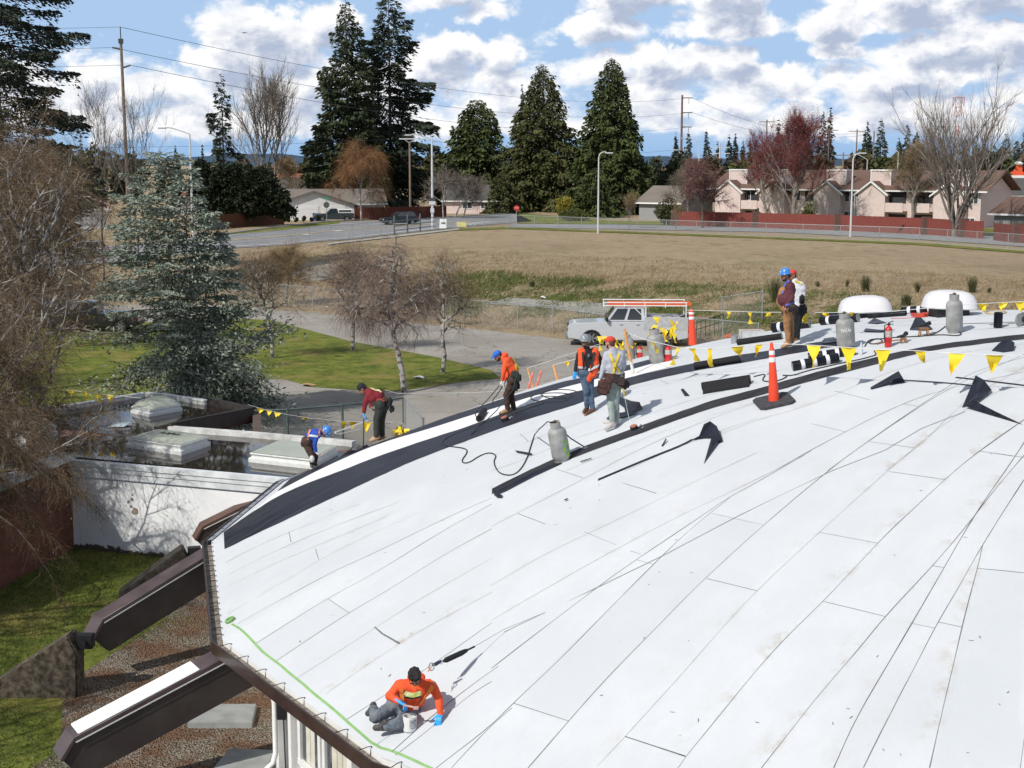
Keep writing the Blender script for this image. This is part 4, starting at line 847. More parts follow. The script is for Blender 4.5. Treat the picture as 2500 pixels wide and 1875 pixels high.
for k, u in enumerate((705, 724, 742, 760, 777, 695)): bush(u, 527+(k % 2)*3, 192, 13, 'small clipped shrub by the white house driveway, '+('second', 'third', 'fourth', 'fifth', 'rightmost', 'leftmost')[k]+' of six', M_yew, 350, .18, 130+k, 'clipped shrubs by the driveway', name='shrub', cat='shrub')
# the dark spreading evergreen left of the house
b = spot(585, 178); blob_tree('evergreen_tree', b, [((-3.6, 0, 4.6), (2.6, 2.5, 2.5)), ((-1, .5, 5.6), (2.8, 2.5, 2.2)), ((2, 0, 5.2), (2.9, 2.5, 2.3)), ((4.2, 0, 3.4), (2.2, 2, 1.8)), ((0, 0, 3.2), (4.6, 2.5, 2.2)), ((5.4, 0, 1.9), (1.8, 1.5, .9)), ((-4.6, 0, 6.6), (1.3, 1.2, 1.8)), ((-2.5, 0, 2.4), (2.4, 2, 1.6))], 'dark spreading evergreen tree behind the brown fence by the road', M_yew, 22000, .42, trunk=(3, .3), seed=5)
# leafless trees far off
def bt(u, vtop, Y, label, **k): b = spot(u, Y); H = topH(u, vtop, Y, b); return bare_tree('bare_tree', b, H*k.pop('hs', .95), label, **k)
bt(622, 195, 222, 'tall leafless poplar with fine upright twigs behind the dark evergreen', hs=.86, r0=.28, nmain=14, tf=.2, ang=.42, lenf=.5, levels=3, trop=.22, seed=2, twm=M_twg, ntw=2600, tl=2.0, tw=.03, grav=.12, spread=.35)
bt(672, 230, 226, 'leafless poplar close right of the taller poplar', r0=.22, nmain=12, tf=.2, ang=.42, lenf=.45, levels=3, trop=.22, seed=4, twm=M_twg, ntw=1800, tl=1.9, tw=.028, grav=.12, spread=.35)
bt(252, 190, 118, 'thin leafless birch left of the wooden power pole', hs=.82, r0=.09, nmain=8, tf=.3, ang=.4, lenf=.45, levels=3, trop=.2, seed=6, twm=M_twg, ntw=1200, tl=1.1, tw=.017, grav=.08, spread=.4)
bt(338, 235, 120, 'thin leafless birch right of the wooden power pole', hs=.82, r0=.08, nmain=7, tf=.3, ang=.45, lenf=.5, levels=3, trop=.2, seed=7, twm=M_twg, ntw=1000, tl=1.1, tw=.017, grav=.08, spread=.4)
bt(882, 362, 196, 'orange brown weeping birch with white trunk in front of the firs', r0=.17, nmain=12, tf=.25, ang=.75, lenf=.46, levels=3, trop=.05, seed=9, twm=M_two, bm=M_birch, ntw=11000, tl=1.7, tw=.02, grav=-.32, spread=.9, nseg=5)
for k, (u, v, dx, s) in enumerate([(1083, 425, -.05, 1), (1110, 430, .25, 1.1), (1128, 440, .3, .8)]): bt(u, v, 204+k, ('white barked crooked bare tree nearest the lamp post', 'white barked bare tree leaning right by the grey fence', 'smallest white barked bare tree by the grey fence')[k], r0=.13, nmain=8, tf=.3, ang=.8, lenf=.5*s, levels=3, trop=.02, seed=31+k, lean=(dx*1.6, 0), twm=M_twg, bm=M_birch, ntw=1600, tl=1.0, tw=.03, grav=.03, group='white barked trees by the grey fence')
bt(720, 388, 250, 'tan leafless tree left of the tall firs', r0=.15, nmain=9, tf=.25, ang=.7, lenf=.4, seed=35, twm=M_tan, ntw=2600, tl=1.4, tw=.04, grav=.0)
bt(1715, 402, 174, 'pink flowering plum tree with dark trunk at the end of the red fence', r0=.2, nmain=9, tf=.28, ang=.8, lenf=.42, levels=3, trop=.08, seed=37, twm=M_twr, bm=M_bark, ntw=5000, tl=1.0, tw=.02, grav=-.02, leaf=M_plum, nleaf=9000, ls=.13)
bt(1680, 420, 182, 'brown twiggy tree left of the pink plum', r0=.14, nmain=8, tf=.2, ang=.7, lenf=.42, seed=38, twm=M_twg, ntw=4200, tl=1.0, tw=.018, grav=-.02)
bt(1936, 298, 178, 'large spreading red budded maple in front of the apartments', hs=.86, r0=.32, nmain=16, tf=.12, ang=.62, lenf=.52, levels=3, trop=.12, seed=39, twm=M_maple, bm=M_gbark, ntw=9000, tl=1.5, tw=.022, grav=.04, leaf=M_maple, nleaf=14000, ls=.12, kids=4, spread=.5)
bt(1870, 350, 186, 'smaller red maple partly behind the large one', r0=.2, nmain=10, tf=.15, ang=.6, lenf=.45, levels=3, trop=.12, seed=40, twm=M_maple, ntw=4500, tl=1.2, tw=.022, grav=.04, leaf=M_maple, nleaf=6000, ls=.12, spread=.5)
bt(2228, 366, 177, 'tan budded bare tree in front of the apartment entrance', r0=.22, nmain=12, tf=.25, ang=.6, lenf=.42, levels=3, trop=.14, seed=41, twm=M_tan, ntw=5200, tl=1.1, tw=.02, grav=.05, leaf=M_tan, nleaf=2500, ls=.09)
bt(2330, 215, 152, 'big leafless tree with a thick trunk and fanning upright limbs by the street', hs=.84, r0=.34, nmain=15, tf=.2, ang=.52, lenf=.62, levels=3, trop=.16, seed=43, twm=M_twg, bm=M_gbark, ntw=4200, tl=1.9, tw=.02, grav=.1, spread=.3, cluster=True, kids=4, sides=6)
bt(1538, 488, 172, 'small vase shaped bare tree by the street', hs=.9, r0=.05, nmain=14, tf=.2, ang=.35, lenf=.7, levels=2, trop=.1, seed=45, twm=M_tan, ntw=1500, tl=.5, tw=.018, grav=.06)
bt(1650, 505, 168, 'thin young bare tree on the grass verge', hs=.9, r0=.04, nmain=8, tf=.2, ang=.35, lenf=.6, levels=2, trop=.1, seed=46, twm=M_tan, ntw=500, tl=.5, tw=.018, grav=.06)
# birches on the lawn
def lawn_birch(u, v, vtop, label, **k): b = at_ground(u, v, -.05); H = (v-vtop)*b.y/F_PX/.99; return bare_tree('birch_tree', b, H*k.pop('hs', 1), label, group='young birches on the lawn', bm=M_birch, **k)
lawn_birch(665, 876, 625, 'young birch with rounded bare crown, left one of four on the lawn', r0=.11, nmain=12, tf=.42, ang=.95, lenf=.38, levels=3, trop=.05, seed=61, twm=M_twb, ntw=3000, tl=.7, tw=.009, grav=-.02, leaf=M_twy, nleaf=2500, ls=.03)
lawn_birch(862, 858, 615, 'birch with pinkish hanging twigs standing behind the crooked weeping one', r0=.12, nmain=12, tf=.4, ang=.8, lenf=.36, levels=3, trop=.05, seed=62, twm=M_twr, ntw=2600, tl=1.0, tw=.009, grav=-.2, leaf=M_twy, nleaf=2500, ls=.035)
lawn_birch(988, 960, 610, 'crooked weeping birch with umbrella crown and hanging purple twigs', r0=.15, nmain=14, tf=.5, ang=1.3, lenf=.46, levels=3, trop=.0, seed=63, lean=(-.12, .0), twm=M_twr, ntw=5200, tl=1.1, tw=.008, grav=-.26, nseg=6, spread=1.1, jit=.25)
lawn_birch(1081, 912, 640, 'leaning birch at the right end of the lawn', r0=.12, nmain=12, tf=.42, ang=.85, lenf=.34, levels=3, trop=.0, seed=64, lean=(.1, 0), twm=M_twb, ntw=3200, tl=.8, tw=.008, grav=-.12, leaf=M_twy, nleaf=1500, ls=.03)
b = at_ground(700, 745); bare_tree('shrub_tree', b, 3.2, 'tangled brown brush at the fence behind the birches', 'bush', r0=.06, nmain=14, tf=.1, ang=.7, lenf=.6, levels=2, seed=66, twm=M_tan, ntw=6000, tl=.9, tw=.012, grav=-.1)
# near left thicket of birches
def brown_birch(x, y, H, label, seed, ntw, grav=-.16, tl=.75, twm=M_twb, lean=(0, 0), nleaf=13000, tw=.008, **k):
    return bare_tree('birch_tree', (x, y, gz(x, y)-.05), H, label, group='brown weeping birches by the flat roof', r0=k.pop('r0', .16), nmain=15, tf=.2, ang=.75, lenf=.42, levels=3, trop=.04, seed=seed, lean=lean, twm=twm, bm=M_birch, ntw=ntw, tl=tl, tw=tw, grav=grav, nseg=6, leaf=M_twy, nleaf=nleaf, ls=.045, spread=1.0, kids=4)
brown_birch(-14.6, 41, 9.6, 'brown weeping birch left of the blue spruce, its twigs hanging over the flat roof', 71, 9000, lean=(.02, -.02))
brown_birch(-17.4, 45, 11.2, 'tallest brown birch at the left edge with pale arching limbs', 72, 9500)
brown_birch(-21.2, 60, 10.8, 'brown birch farther back behind the tallest one', 73, 9500, tw=.013)
brown_birch(-25, 74, 10.0, 'reddish brown birch standing behind the blue spruce', 74, 9500, tw=.016)
brown_birch(-12.9, 34.5, 6.0, 'nearest low birch with dense hanging twigs over the skylights', 75, 12000, tl=.8, lean=(.10, 0), r0=.10)
# low arching birch limbs in front of the flat roof and the white wall
rb_ = empty('birch_tree', (-14.2, 31.5, -.2), 'nearest birch at the left edge, its drooping limbs hanging in front of the white wall', 'tree', 'brown weeping birches by the flat roof')
rs_ = np.random.default_rng(12); sg_ = [((0, 0, 0), (.1, .1, 2.4), .13, .11), ((.1, .1, 2.4), (.2, 0, 4.8), .11, .08)]; PP, DD = [], []
for k in range(26):
    a = rs_.uniform(-.75, .75); p = np.array([.15, .05, rs_.uniform(2.6, 5.0)]); d = unit(np.array([math.cos(a), math.sin(a)*.6, rs_.uniform(.0, .35)])); L = rs_.uniform(2.2, 5.9); r0_ = .04
    for q in range(9):
        d = unit(d+rs_.normal(size=3)*.10+np.array([0, 0, -.07-.012*q])); p2 = p+d*L/9; sg_.append((tuple(p), tuple(p2), r0_*(1-q/10), r0_*(1-(q+1)/10))); 
        if q > 1: m_ = 34; PP.append(p+(p2-p)*rs_.random((m_, 1))); DD.append(unit(d+rs_.normal(size=(m_, 3))*.9))
        p = p2
PP, DD = np.concatenate(PP), np.concatenate(DD); seg_mesh('trunk', sg_, M_bark, rb_, 5); Pn = strand_mesh('twigs', PP, DD, .62*rs_.uniform(.4, 1.4, len(PP)), 6, -.22, .0065, M_twb, rb_, jit=.28)
q = Pn.reshape(-1, 3)[rs_.integers(0, Pn.shape[0]*7, 12000)]; clumps('buds', q, rs_.normal(size=(12000, 3))+np.array([0, 0, -1.5]), .035*rs_.uniform(.6, 1.5, 12000), .4, M_twy, rb_, rs_.random(12000))
# leafless trees just left of the picture, whose shadows fall over the near lawn and the white wall
for k, (x, y, H_) in enumerate([(-17.5, 24.5, 11), (-16.5, 16, 10), (-19.5, 20.5, 9)]):
    bare_tree('bare_tree', (x, y, -.2), H_, ('leafless tree beyond the left edge casting branch shadows on the lawn', 'second leafless tree beyond the left edge near the beams', 'slender leafless tree between the two others beyond the left edge')[k], r0=.17, nmain=12, tf=.3, ang=.8, lenf=.45, levels=3, trop=.05, seed=95+k, twm=M_twb, bm=M_bark, ntw=3500, tl=.8, tw=.009, grav=-.1)
# blue spruce, open and ragged
sp = at_ground(430, 968); SY = 53.0; b = spot(424, SY); H = topH(425, 372, SY, b)
conifer('blue_spruce', b, H, 3.55, 'large ragged blue spruce with bare lichen covered lower limbs', n=25000, nb=95, m=M_spruce, size=.17, seed=91, gap=.75, droop=.10, rise=.14, z0=.34, trunk=.2, prof=.42, hang=.35, asp=.42, bm=M_lich, wid=.34, tip=.2, asym=-.05)
r_ = [o for o in col.objects if o.name == 'blue_spruce'][0]
rs = np.random.default_rng(5); C_ = []; D_ = []; T_ = []; segs = []
for k in range(56):
    az_ = rs.uniform(-1.9, 1.9) if k % 3 else rs.uniform(0, 6.28); z = rs.uniform(.07, .42)*H; L = rs.uniform(1.6, 4.3)*(1.1 if math.cos(az_) > 0 else .95); dense = (math.cos(az_) > .1 and z < .3*H)
    d = np.array([math.cos(az_), math.sin(az_), 0]); pp = np.array([0, 0, z]); dd = d.copy(); sl = rs.uniform(-.55, -.05)
    for q in range(6):
        dd = unit(dd+rs.normal(size=3)*.22+np.array([0, 0, sl*.25])); p2 = pp+dd*L/6; segs.append((tuple(pp), tuple(p2), .045*(1-q/6.5)+.01, .045*(1-(q+1)/6.5)+.01))
        if q > 0:
            for h in range(2): e = unit(dd+rs.normal(size=3)*.8); segs.append((tuple(p2), tuple(p2+e*L*.16), .014, .006))
        nc = int((230 if dense else 60)*(q >= 3)+(40 if dense else 0)*(q == 2)+(8 if dense else 0))
        if nc: C_.append(p2+rs.normal(size=(nc, 3))*np.array([.33, .33, .13])*(1+.4*(q == 5))); D_.append(unit(dd+rs.normal(size=(nc, 3))*.6)); T_.append(np.full(nc, .25*rs.random())+.6*rs.random(nc))
        pp = p2
clumps('lower_foliage', np.concatenate(C_), np.concatenate(D_), .16*rs.uniform(.6, 1.4, len(np.concatenate(C_))), .42, M_spruce, r_, np.concatenate(T_))
seg_mesh('lower_limbs', segs, M_lich, r_, 5)
for k, (du, vt, dy, w) in enumerate([(-75, 430, .6, 1.6), (55, 400, -.4, 1.5), (100, 545, .3, 1.7)]):
    x_ = du*SY/F_PX; hh = topH(432+du, vt, SY, b); n_ = 2200; t_ = rs.beta(1.6, 1.3, n_); a_ = rs.uniform(0, 6.283, n_); rr_ = w*(1-t_)**.6*rs.uniform(.2, 1, n_)**.6+.1; z_ = hh*(.52+.48*t_)
    lay = np.round(z_*2.2)/2.2; C2 = np.column_stack([x_+rr_*np.cos(a_), dy+rr_*np.sin(a_), lay-.22*rr_+rs.normal(size=n_)*.07]); D2 = np.column_stack([np.cos(a_), np.sin(a_), rs.normal(size=n_)*.3-.15])
    clumps('side_foliage', C2, D2, .17*rs.uniform(.6, 1.4, n_), .42, M_spruce, r_, np.clip(.3*(np.sin(lay*9+k)*.5+.5)+.6*rs.random(n_), 0, 1)); seg_mesh('side_leader', [((0, 0, hh*.42), (x_*.8, dy*.8, hh*.6), .06, .045), ((x_*.8, dy*.8, hh*.6), (x_, dy, hh*.97), .045, .01)], M_lich, r_, 5)
# broom and weeds along the top of the bank
for k, (u, v, h, w) in enumerate([(1893,738,62,22),(2113,712,38,22),(2240,714,26,12),(2372,714,40,18),(2212,745,26,28),(2068,700,18,8),(2415,716,14,10),(1996,700,14,10),(1300,700,14,18)]):
    b = at_ground(u, v); n = int(170*w/20); hh = h*b.y/F_PX; ww = w*b.y/F_PX*.5; r = empty('broom_bush', b, ['tall green broom bush beside the man in tan overalls','green broom bush above the left white vent','small green broom bush between the two vents','green broom bush behind the right white vent','low wide broom bush directly behind the tall gas cylinder','tiny broom bush left of the left white vent','small broom bush right of the right white vent','tiny broom bush farthest left on the dry bank','brown green tuft bush on the bank above the white truck'][k], 'bush', 'broom bushes on the bank')
    P0 = np.column_stack([rng.normal(size=n)*ww*.35, rng.normal(size=n)*ww*.35, np.zeros(n)]); D0 = np.column_stack([rng.normal(size=n)*.22, rng.normal(size=n)*.22, np.ones(n)])
    strand_mesh('stems', P0, D0, hh*rng.uniform(.6, 1.1, n), 4, .02, .022, M_broom, r, jit=.06)
# grass tufts
M_dry = twig_mat('dry_grass_blades', (.13, .09, .045), (.42, .32, .19)); M_grn = twig_mat('green_grass_blades', (.03, .055, .012), (.16, .19, .05))
def tufts(name, uvb, n, m, h, label, wdt=.02, lean=.5, grav=-.25, cl=.5, cond=None):
    U = rng.uniform(uvb[0], uvb[2], n); Vv = rng.uniform(uvb[1], uvb[3], n); pts = []
    for u, v in zip(U, Vv):
        D = ray(u, v); t = (CAM_H-(1.0 if v < 760 else 0))/-D.z; x, y = D.x*t, D.y*t
        for _ in range(3): t = (CAM_H-gz(x, y))/-D.z; x, y = D.x*t, D.y*t
        s = (x-FA.x)*fn.x+(y-FA.y)*fn.y
        if cond is None or cond(x, y, s): pts.append((x, y, gz(x, y)))
    P0 = np.array(pts); k = 9; P0 = np.repeat(P0, k, 0)+rng.normal(size=(len(P0)*k, 3))*np.array([cl, cl, 0]); P0[:, 2] = gzn(P0[:, 0], P0[:, 1]); nn_ = len(P0)
    D0 = np.column_stack([rng.normal(size=nn_)*lean+.25, rng.normal(size=nn_)*lean, np.ones(nn_)])
    strand_mesh(name, P0, D0, h*rng.uniform(.5, 1.3, nn_), 3, grav, wdt, m, None, jit=.12, taper=.2); o = col.objects[-1]; tag(o, label, kind='stuff')
    return o
bk = lambda x, y, s: 3 < s < 17
tufts('dry_grass', (560, 600, 2560, 775), 5200, M_dry, .33, 'dry tan grass tufts on the bank', .03, cond=lambda x, y, s: s > 2.5 and s < 32, cl=.45)
tufts('green_grass', (1000, 640, 2150, 770), 6000, M_grn, .42, 'green grass tufts on the bank', .035, cond=lambda x, y, s: 4.0 < s < 13.5 and noise.noise(Vector((x*.22, y*.3, 2))) > -.10, cl=.35)
tufts('verge_weeds', (540, 720, 1450, 800), 1200, M_dry, .3, 'dry weeds along the foot of the fence', .02, cond=lambda x, y, s: -1.2 < s < 2.5, cl=.3)
# near lawn blades
n = 60000; x = rng.uniform(-12, -5.6, n); y = rng.uniform(16, 36, n); ok = (x < -8.4+1.2*np.sin(y*.9)+rng.normal(size=n)*.25); P0 = np.column_stack([x, y, gzn(x, y)+.02])[ok]; nn_ = len(P0)
strand_mesh('lawn_grass', P0, np.column_stack([rng.normal(size=nn_)*.6, rng.normal(size=nn_)*.6, np.ones(nn_)]), rng.uniform(.04, .11, nn_), 2, -.2, .014, M_grn, None); tag(col.objects[-1], 'short grass blades on the near lawn', kind='stuff')
# ============================================================ FLAT ROOFED WING
FRZ = 2.0
W1, W2 = at_z(182, 1340, -.2), at_z(342, 1358, -.2); wd = (W2-W1).normalized(); wn = Vector((wd.y, -wd.x, 0))
if wn.y > 0: wn = -wn
W3 = W1+wd*9.5; WT = at_y(182, 1165, W1.y).z
M_brick = bpy.data.materials.new('red_brick'); M_brick.use_nodes = True
_t = NT(M_brick.node_tree); _bs = _t.n['Principled BSDF']; _bs.inputs['Roughness'].default_value = .9
_co = _t.a('ShaderNodeTexCoord').outputs['Object']; _sp = _t.a('ShaderNodeSeparateXYZ', i={0: _co}).outputs
_v = _t.a('ShaderNodeCombineXYZ', i={0: _t.m('ADD', _sp[0], _sp[1]), 1: _sp[2], 2: 0.0}).outputs[0]
_b = _t.a('ShaderNodeTexBrick', i={'Vector': _v, 'Color1': (.16, .045, .028, 1), 'Color2': (.24, .075, .045, 1), 'Mortar': (.10, .075, .06, 1), 'Scale': 1.0, 'Brick Width': .22, 'Row Height': .075, 'Mortar Size': .009, 'Mortar Smooth': .1, 'Bias': 0.0})
_t.l.new(_t.mix(_t.mr(_t.noise(_co, 3, 4), .4, .7, 0, .5), _b.outputs[0], (.09, .03, .02)), _bs.inputs['Base Color'])
def wallp_mat(t, bs, co):
    a = t.noise(co, .8, 5, .7); s = t.noise(t.vm('MULTIPLY', co, (3, 3, .35)), 2.2, 5, .7); z = t.a('ShaderNodeSeparateXYZ', i={0: co}).outputs[2]
    base = t.mix(t.mr(a, .3, .7), (.78, .79, .80), (.86, .86, .86)); base = t.mix(t.mr(s, .55, .75, 0, .35), base, (.45, .45, .43))
    pl = t.m('ADD', t.mr(t.noise(t.vm('MULTIPLY', co, (1, 1, .8)), 3.2, 5, .7), .42, .50), t.m('MULTIPLY', z, 0))
    low = t.mr(t.m('ADD', z, t.m('MULTIPLY', t.noise(co, 2.4, 5, .75), -.55)), -.16, -.13)
    base = t.mix(low, (.11, .09, .07), base)
    t.l.new(base, bs.inputs['Base Color'])
M_pwall = gmat('peeling_white_paint', wallp_mat)
wing = empty('flat_roofed_building', (W1.x, W1.y, -.2), 'flat roofed brick and white plaster building with wet leaf strewn roof and skylights', 'building')
mb = MB(); mb.prism([W1, W3, W3+Vector((0, 0, WT+.2)), W1+Vector((0, 0, WT+.2))], -wn*.3); mb.build('wall', M_pwall, wing)
# dark peeled spot and small marks on the plaster
pk = MB()
for (u, v, s) in [(370, 1232, .13), (358, 1222, .05), (361, 1205, .05), (350, 1211, .05), (362, 1194, .03)]:
    p = at_y(u, v, W1.y); tt = (p-W1).dot(wd); c = W1+wd*tt; c.z = p.z; pts = []
    for k in range(9):
        a = k*.698; rr = s*(.6+.5*random.random()); pts.append(c+wd*math.cos(a)*rr+Vector((0, 0, math.sin(a)*rr))+wn*.004)
    pk.prism(pts, wn*.003)
pk.build('peeled_plaster', mat('bare_plaster', (.10, .08, .07), .9, c2=(.4, .33, .27), vscale=8), wing)
M_fasc = mat('weathered_white_fascia', (.56, .59, .60), .7, c2=(.80, .81, .82), vscale=2.5)
mb = MB()
for z0, z1, o in ((WT+.06, WT+.22, .05), (WT+.228, WT+.34, .075), (WT+.348, WT+.47, .10)):
    a, b = W1-wd*.6, W3+wd*.5
    for q in (a, b): q.z = 0
    mb.prism([a+wn*o+Vector((0, 0, z0)), a+wn*o+Vector((0, 0, z1)), a-wn*.1+Vector((0, 0, z1)), a-wn*.1+Vector((0, 0, z0))], b-a)
mb.build('fascia', M_fasc, wing)
B2 = at_z(-10, 1448, -.2); BT = at_y(-10, 1205, B2.y).z; bd = (B2-W1).normalized(); B3 = W1+bd*7; bn = Vector((bd.y, -bd.x, 0)); bn = bn if bn.x < 0 else -bn
W1s = W1+wn*.01
mb = MB(); mb.prism([W1s, B3, Vector((B3.x, B3.y, BT)), Vector((W1s.x, W1s.y, BT))], bn*.3); mb.build('brick_wall', M_brick, wing)
mb = MB(); mb.prism([Vector((W1.x, W1.y, BT))-bd*.1-bn*.12, Vector((B3.x, B3.y, BT))-bn*.12, Vector((B3.x, B3.y, BT+.16))-bn*.12, Vector((W1.x, W1.y, BT+.16))-bd*.1-bn*.12], bn*.55); mb.build('coping', M_fasc, wing)
FRZ = WT+.42
fr_uv = [(-260, 1090), (174, 1114), (760, 1170), (864, 1089), (617, 1067), (415, 1052), (617, 1012), (510, 988), (398, 971), (353, 968), (172, 998), (-260, 1030)]
FR = [at_z(u, v, FRZ) for u, v in fr_uv]
def wet_mat(t, bs, co):
    a = t.noise(co, .45, 5, .6); b = t.noise(co, 5, 6, .75); c = t.noise(co, 22, 3, .7)
    base = t.mix(t.mr(b, .35, .65), (.035, .02, .012), (.12, .065, .035)); base = t.mix(t.mr(a, .60, .66), base, t.mix(c, (.09, .035, .025), (.22, .10, .07)))
    t.l.new(base, bs.inputs['Base Color']); wet = t.m('MULTIPLY', t.mr(a, .66, .58), t.mr(b, .74, .66)); t.l.new(t.mr(wet, 0, 1, .85, .04, False), bs.inputs['Roughness'])
    bs.inputs['Specular IOR Level'].default_value = 1.0; t.l.new(t.mix(wet, base, t.mix(.75, base, (.004, .004, .005))), bs.inputs['Base Color'])
    bm_ = t.a('ShaderNodeBump', i={'Strength': .5, 'Distance': .02, 'Height': t.m('MULTIPLY', b, t.m('SUBTRACT', 1.0, wet))}); t.l.new(bm_.outputs[0], bs.inputs['Normal'])
M_wet = gmat('wet_leafy_roof', wet_mat)
mb = MB(); mb.prism([p-Vector((0, 0, .25)) for p in FR], Vector((0, 0, .25))); mb.build('roof', M_wet, wing)
M_para = mat('white_parapet', (.42, .42, .40), .8, c2=(.72, .72, .70), vscale=3)
for i in (3, 4, 7, 8, 9, 10): a, b = FR[i], FR[(i+1) % len(FR)]; MB().bar(a+Vector((0, 0, .06)), b+Vector((0, 0, .06)), .22, .16).build('parapet', M_para, wing)
M_dkt = mat('dark_timber', (.03, .025, .022), .7, var=.3)
mb = MB()
for i in (5, 6): a, b = FR[i], FR[i+1]; mb.bar(a+Vector((0, 0, .02)), b+Vector((0, 0, .02)), .12, .42)
mb.build('dark_fascia', M_dkt, wing)
# notch: low lean-to with pipes
a, b, c = FR[5], FR[6], FR[4]
mb = MB(); mb.add([a-Vector((0, 0, .5)), c-Vector((0, 0, .5)), b-Vector((0, 0, .5))], [(0, 1, 2)]); mb.build('lean_to_roof', mat('grey_purple_deck', (.17, .14, .15), .8, var=.25, vscale=6), wing)
for k in range(4):
    f = .3+.19*k; MB().tube([a.lerp(b, f)+Vector((0, 0, -.40)), a.lerp(c, f)+(c-a)*.12+Vector((0, 0, -.40))], .035, 6).build('white_pipe', M_white, wing)
mb = MB(); mb.prism([FR[6], FR[4]+Vector((0, 0, 0)), FR[4]-Vector((0, 0, 2.4)), FR[6]-Vector((0, 0, 2.4))], Vector((.25, 0, 0))); mb.build('brick_wall', M_brick, wing)
M_sky = mat('skylight_acrylic', (.42, .44, .36), .35, var=.08, vscale=2); M_skf = mat('skylight_frame', (.70, .71, .69), .5, var=.08)
def skylight(cs, h, dome, label, marks=False):
    P_ = [at_z(u, v, FRZ) for u, v in cs]; c = sum(P_, Vector())/4; r = empty('skylight', c, label, 'skylight', 'skylights on the flat roof')
    fr = MB(); rings = [(1.0, 0), (1.0, h*.45), (.93, h*.5), (.93, h*.8), (.97, h*.82), (.97, h)]
    vs = [c+(p-c)*s+Vector((0, 0, z)) for s, z in rings for p in P_]; fr.add(vs, [(i*4+k, i*4+(k+1) % 4, i*4+4+(k+1) % 4, i*4+4+k) for i in range(len(rings)-1) for k in range(4)]+[(20, 21, 22, 23)]); fr.build('frame', M_skf, r, bevel=.012)
    n = 10; gv = []
    for i in range(n+1):
        for j in range(n+1):
            a_, b_ = i/n, j/n; p = P_[0].lerp(P_[1], a_).lerp(P_[3].lerp(P_[2], a_), b_); p = c+(p-c)*.93
            e = (1-(2*a_-1)**4)*(1-(2*b_-1)**4); gv.append(p+Vector((0, 0, h+.012+dome*e**.6)))
    g_ = MB().add(gv, [(i*(n+1)+j, (i+1)*(n+1)+j, (i+1)*(n+1)+j+1, i*(n+1)+j+1) for i in range(n) for j in range(n)]).build('glazing', M_sky, r, smooth=True)
    if marks:
        mk = MB(); random.seed(3)
        for k in range(11):
            a_, b_ = .36+.03*k, .5+.05*math.sin(k*2.1); p = P_[0].lerp(P_[1], a_).lerp(P_[3].lerp(P_[2], a_), b_); q = p+(P_[2]-P_[1])*.13*random.uniform(.4, 1)+(P_[1]-P_[0])*.02*random.uniform(-1, 1); z = Vector((0, 0, h+dome*1.0+.022)); mk.bar(p+z, q+z, .03, .006)
            if k % 2: mk.bar(p+z, p+(P_[1]-P_[0])*.03+z, .03, .006)
        mk.build('marker_scrawl', mat('marker_black', (.05, .05, .045), .7), r)
skylight([(318, 1008), (365, 1018), (446, 1003), (398, 987)], .20, .20, 'domed skylight farthest back on the flat roof')
skylight([(306, 1092), (443, 1112), (515, 1088), (380, 1069)], .25, .08, 'skylight with dark scrawled marks on its top in the middle of the flat roof', True)
skylight([(606, 1128), (763, 1146), (826, 1110), (683, 1094)], .24, .02, 'flat topped skylight beside the crouching man in blue')
skylight([(12, 1068), (72, 1084), (142, 1062), (88, 1045)], .28, .2, 'domed skylight half hidden behind birch twigs')
skylight([(-60, 1128), (10, 1148), (60, 1122), (0, 1106)], .28, .2, 'skylight at the left edge behind the birch twigs')
mb = MB(); p = at_z(292, 1040, FRZ); mb.prism([p+Vector(q) for q in ((-.25, -.3, .02), (.2, -.25, .02), (.32, .3, .05), (-.1, .35, .03))], Vector((0, 0, .015))); tag(mb.build('plastic_sheet', mat('pale_plastic', (.55, .65, .68), .4)), 'small pale blue plastic sheet lying on the wet flat roof', 'sheet')
# ============================================================ helper for boxy houses in a local frame
class Fr:
    def __init__(s, A, B):
        s.A = Vector(A); d = Vector(B)-s.A; d.z = 0; s.L = d.length; s.t = d.normalized(); s.n = Vector((-s.t.y, s.t.x, 0))
        if s.n.y < 0: s.n = -s.n
        s.rz = math.atan2(s.t.y, s.t.x)
    def p(s, a, d, z): return s.A+s.t*a+s.n*d+Vector((0, 0, z))
def fbox(mb, F, a0, a1, d0, d1, z0, z1): return mb.prism([F.p(a0, d0, z0), F.p(a1, d0, z0), F.p(a1, d1, z0), F.p(a0, d1, z0)], Vector((0, 0, z1-z0)))
def windowp(F, a0, a1, d, z0, z1, parent, frame_m, glass_m=None, name='window'):
    fr = MB(); w = .09
    fbox(fr, F, a0-w, a0, d-.06, d+.02, z0-w, z1+w); fbox(fr, F, a1, a1+w, d-.06, d+.02, z0-w, z1+w); fbox(fr, F, a0, a1, d-.06, d+.02, z0-w, z0); fbox(fr, F, a0, a1, d-.06, d+.02, z1, z1+w); fbox(fr, F, (a0+a1)/2-.03, (a0+a1)/2+.03, d-.05, d, z0, z1)
    f = fr.build(name, frame_m, parent); g_ = MB(); fbox(g_, F, a0, a1, d-.02, d+.01, z0, z1); g_.build('pane', glass_m or M_glass, f); return f
def siding(name, c, pitch=.2, amt=.2, axis=2):
    def f(t, bs, co):
        z = t.a('ShaderNodeSeparateXYZ', i={0: co}).outputs[axis]; w = t.m('FRACT', t.m('DIVIDE', z, pitch)); n = t.noise(co, 2, 4, .6)
        base = t.mix(t.mr(n, .3, .7), tuple(x*.9 for x in c), c); base = t.mix(t.mr(w, 0, .16, .55 if amt else 0, 0), base, tuple(x*(1-amt*2.2) for x in c)); t.l.new(base, bs.inputs['Base Color'])
    return gmat(name, f)
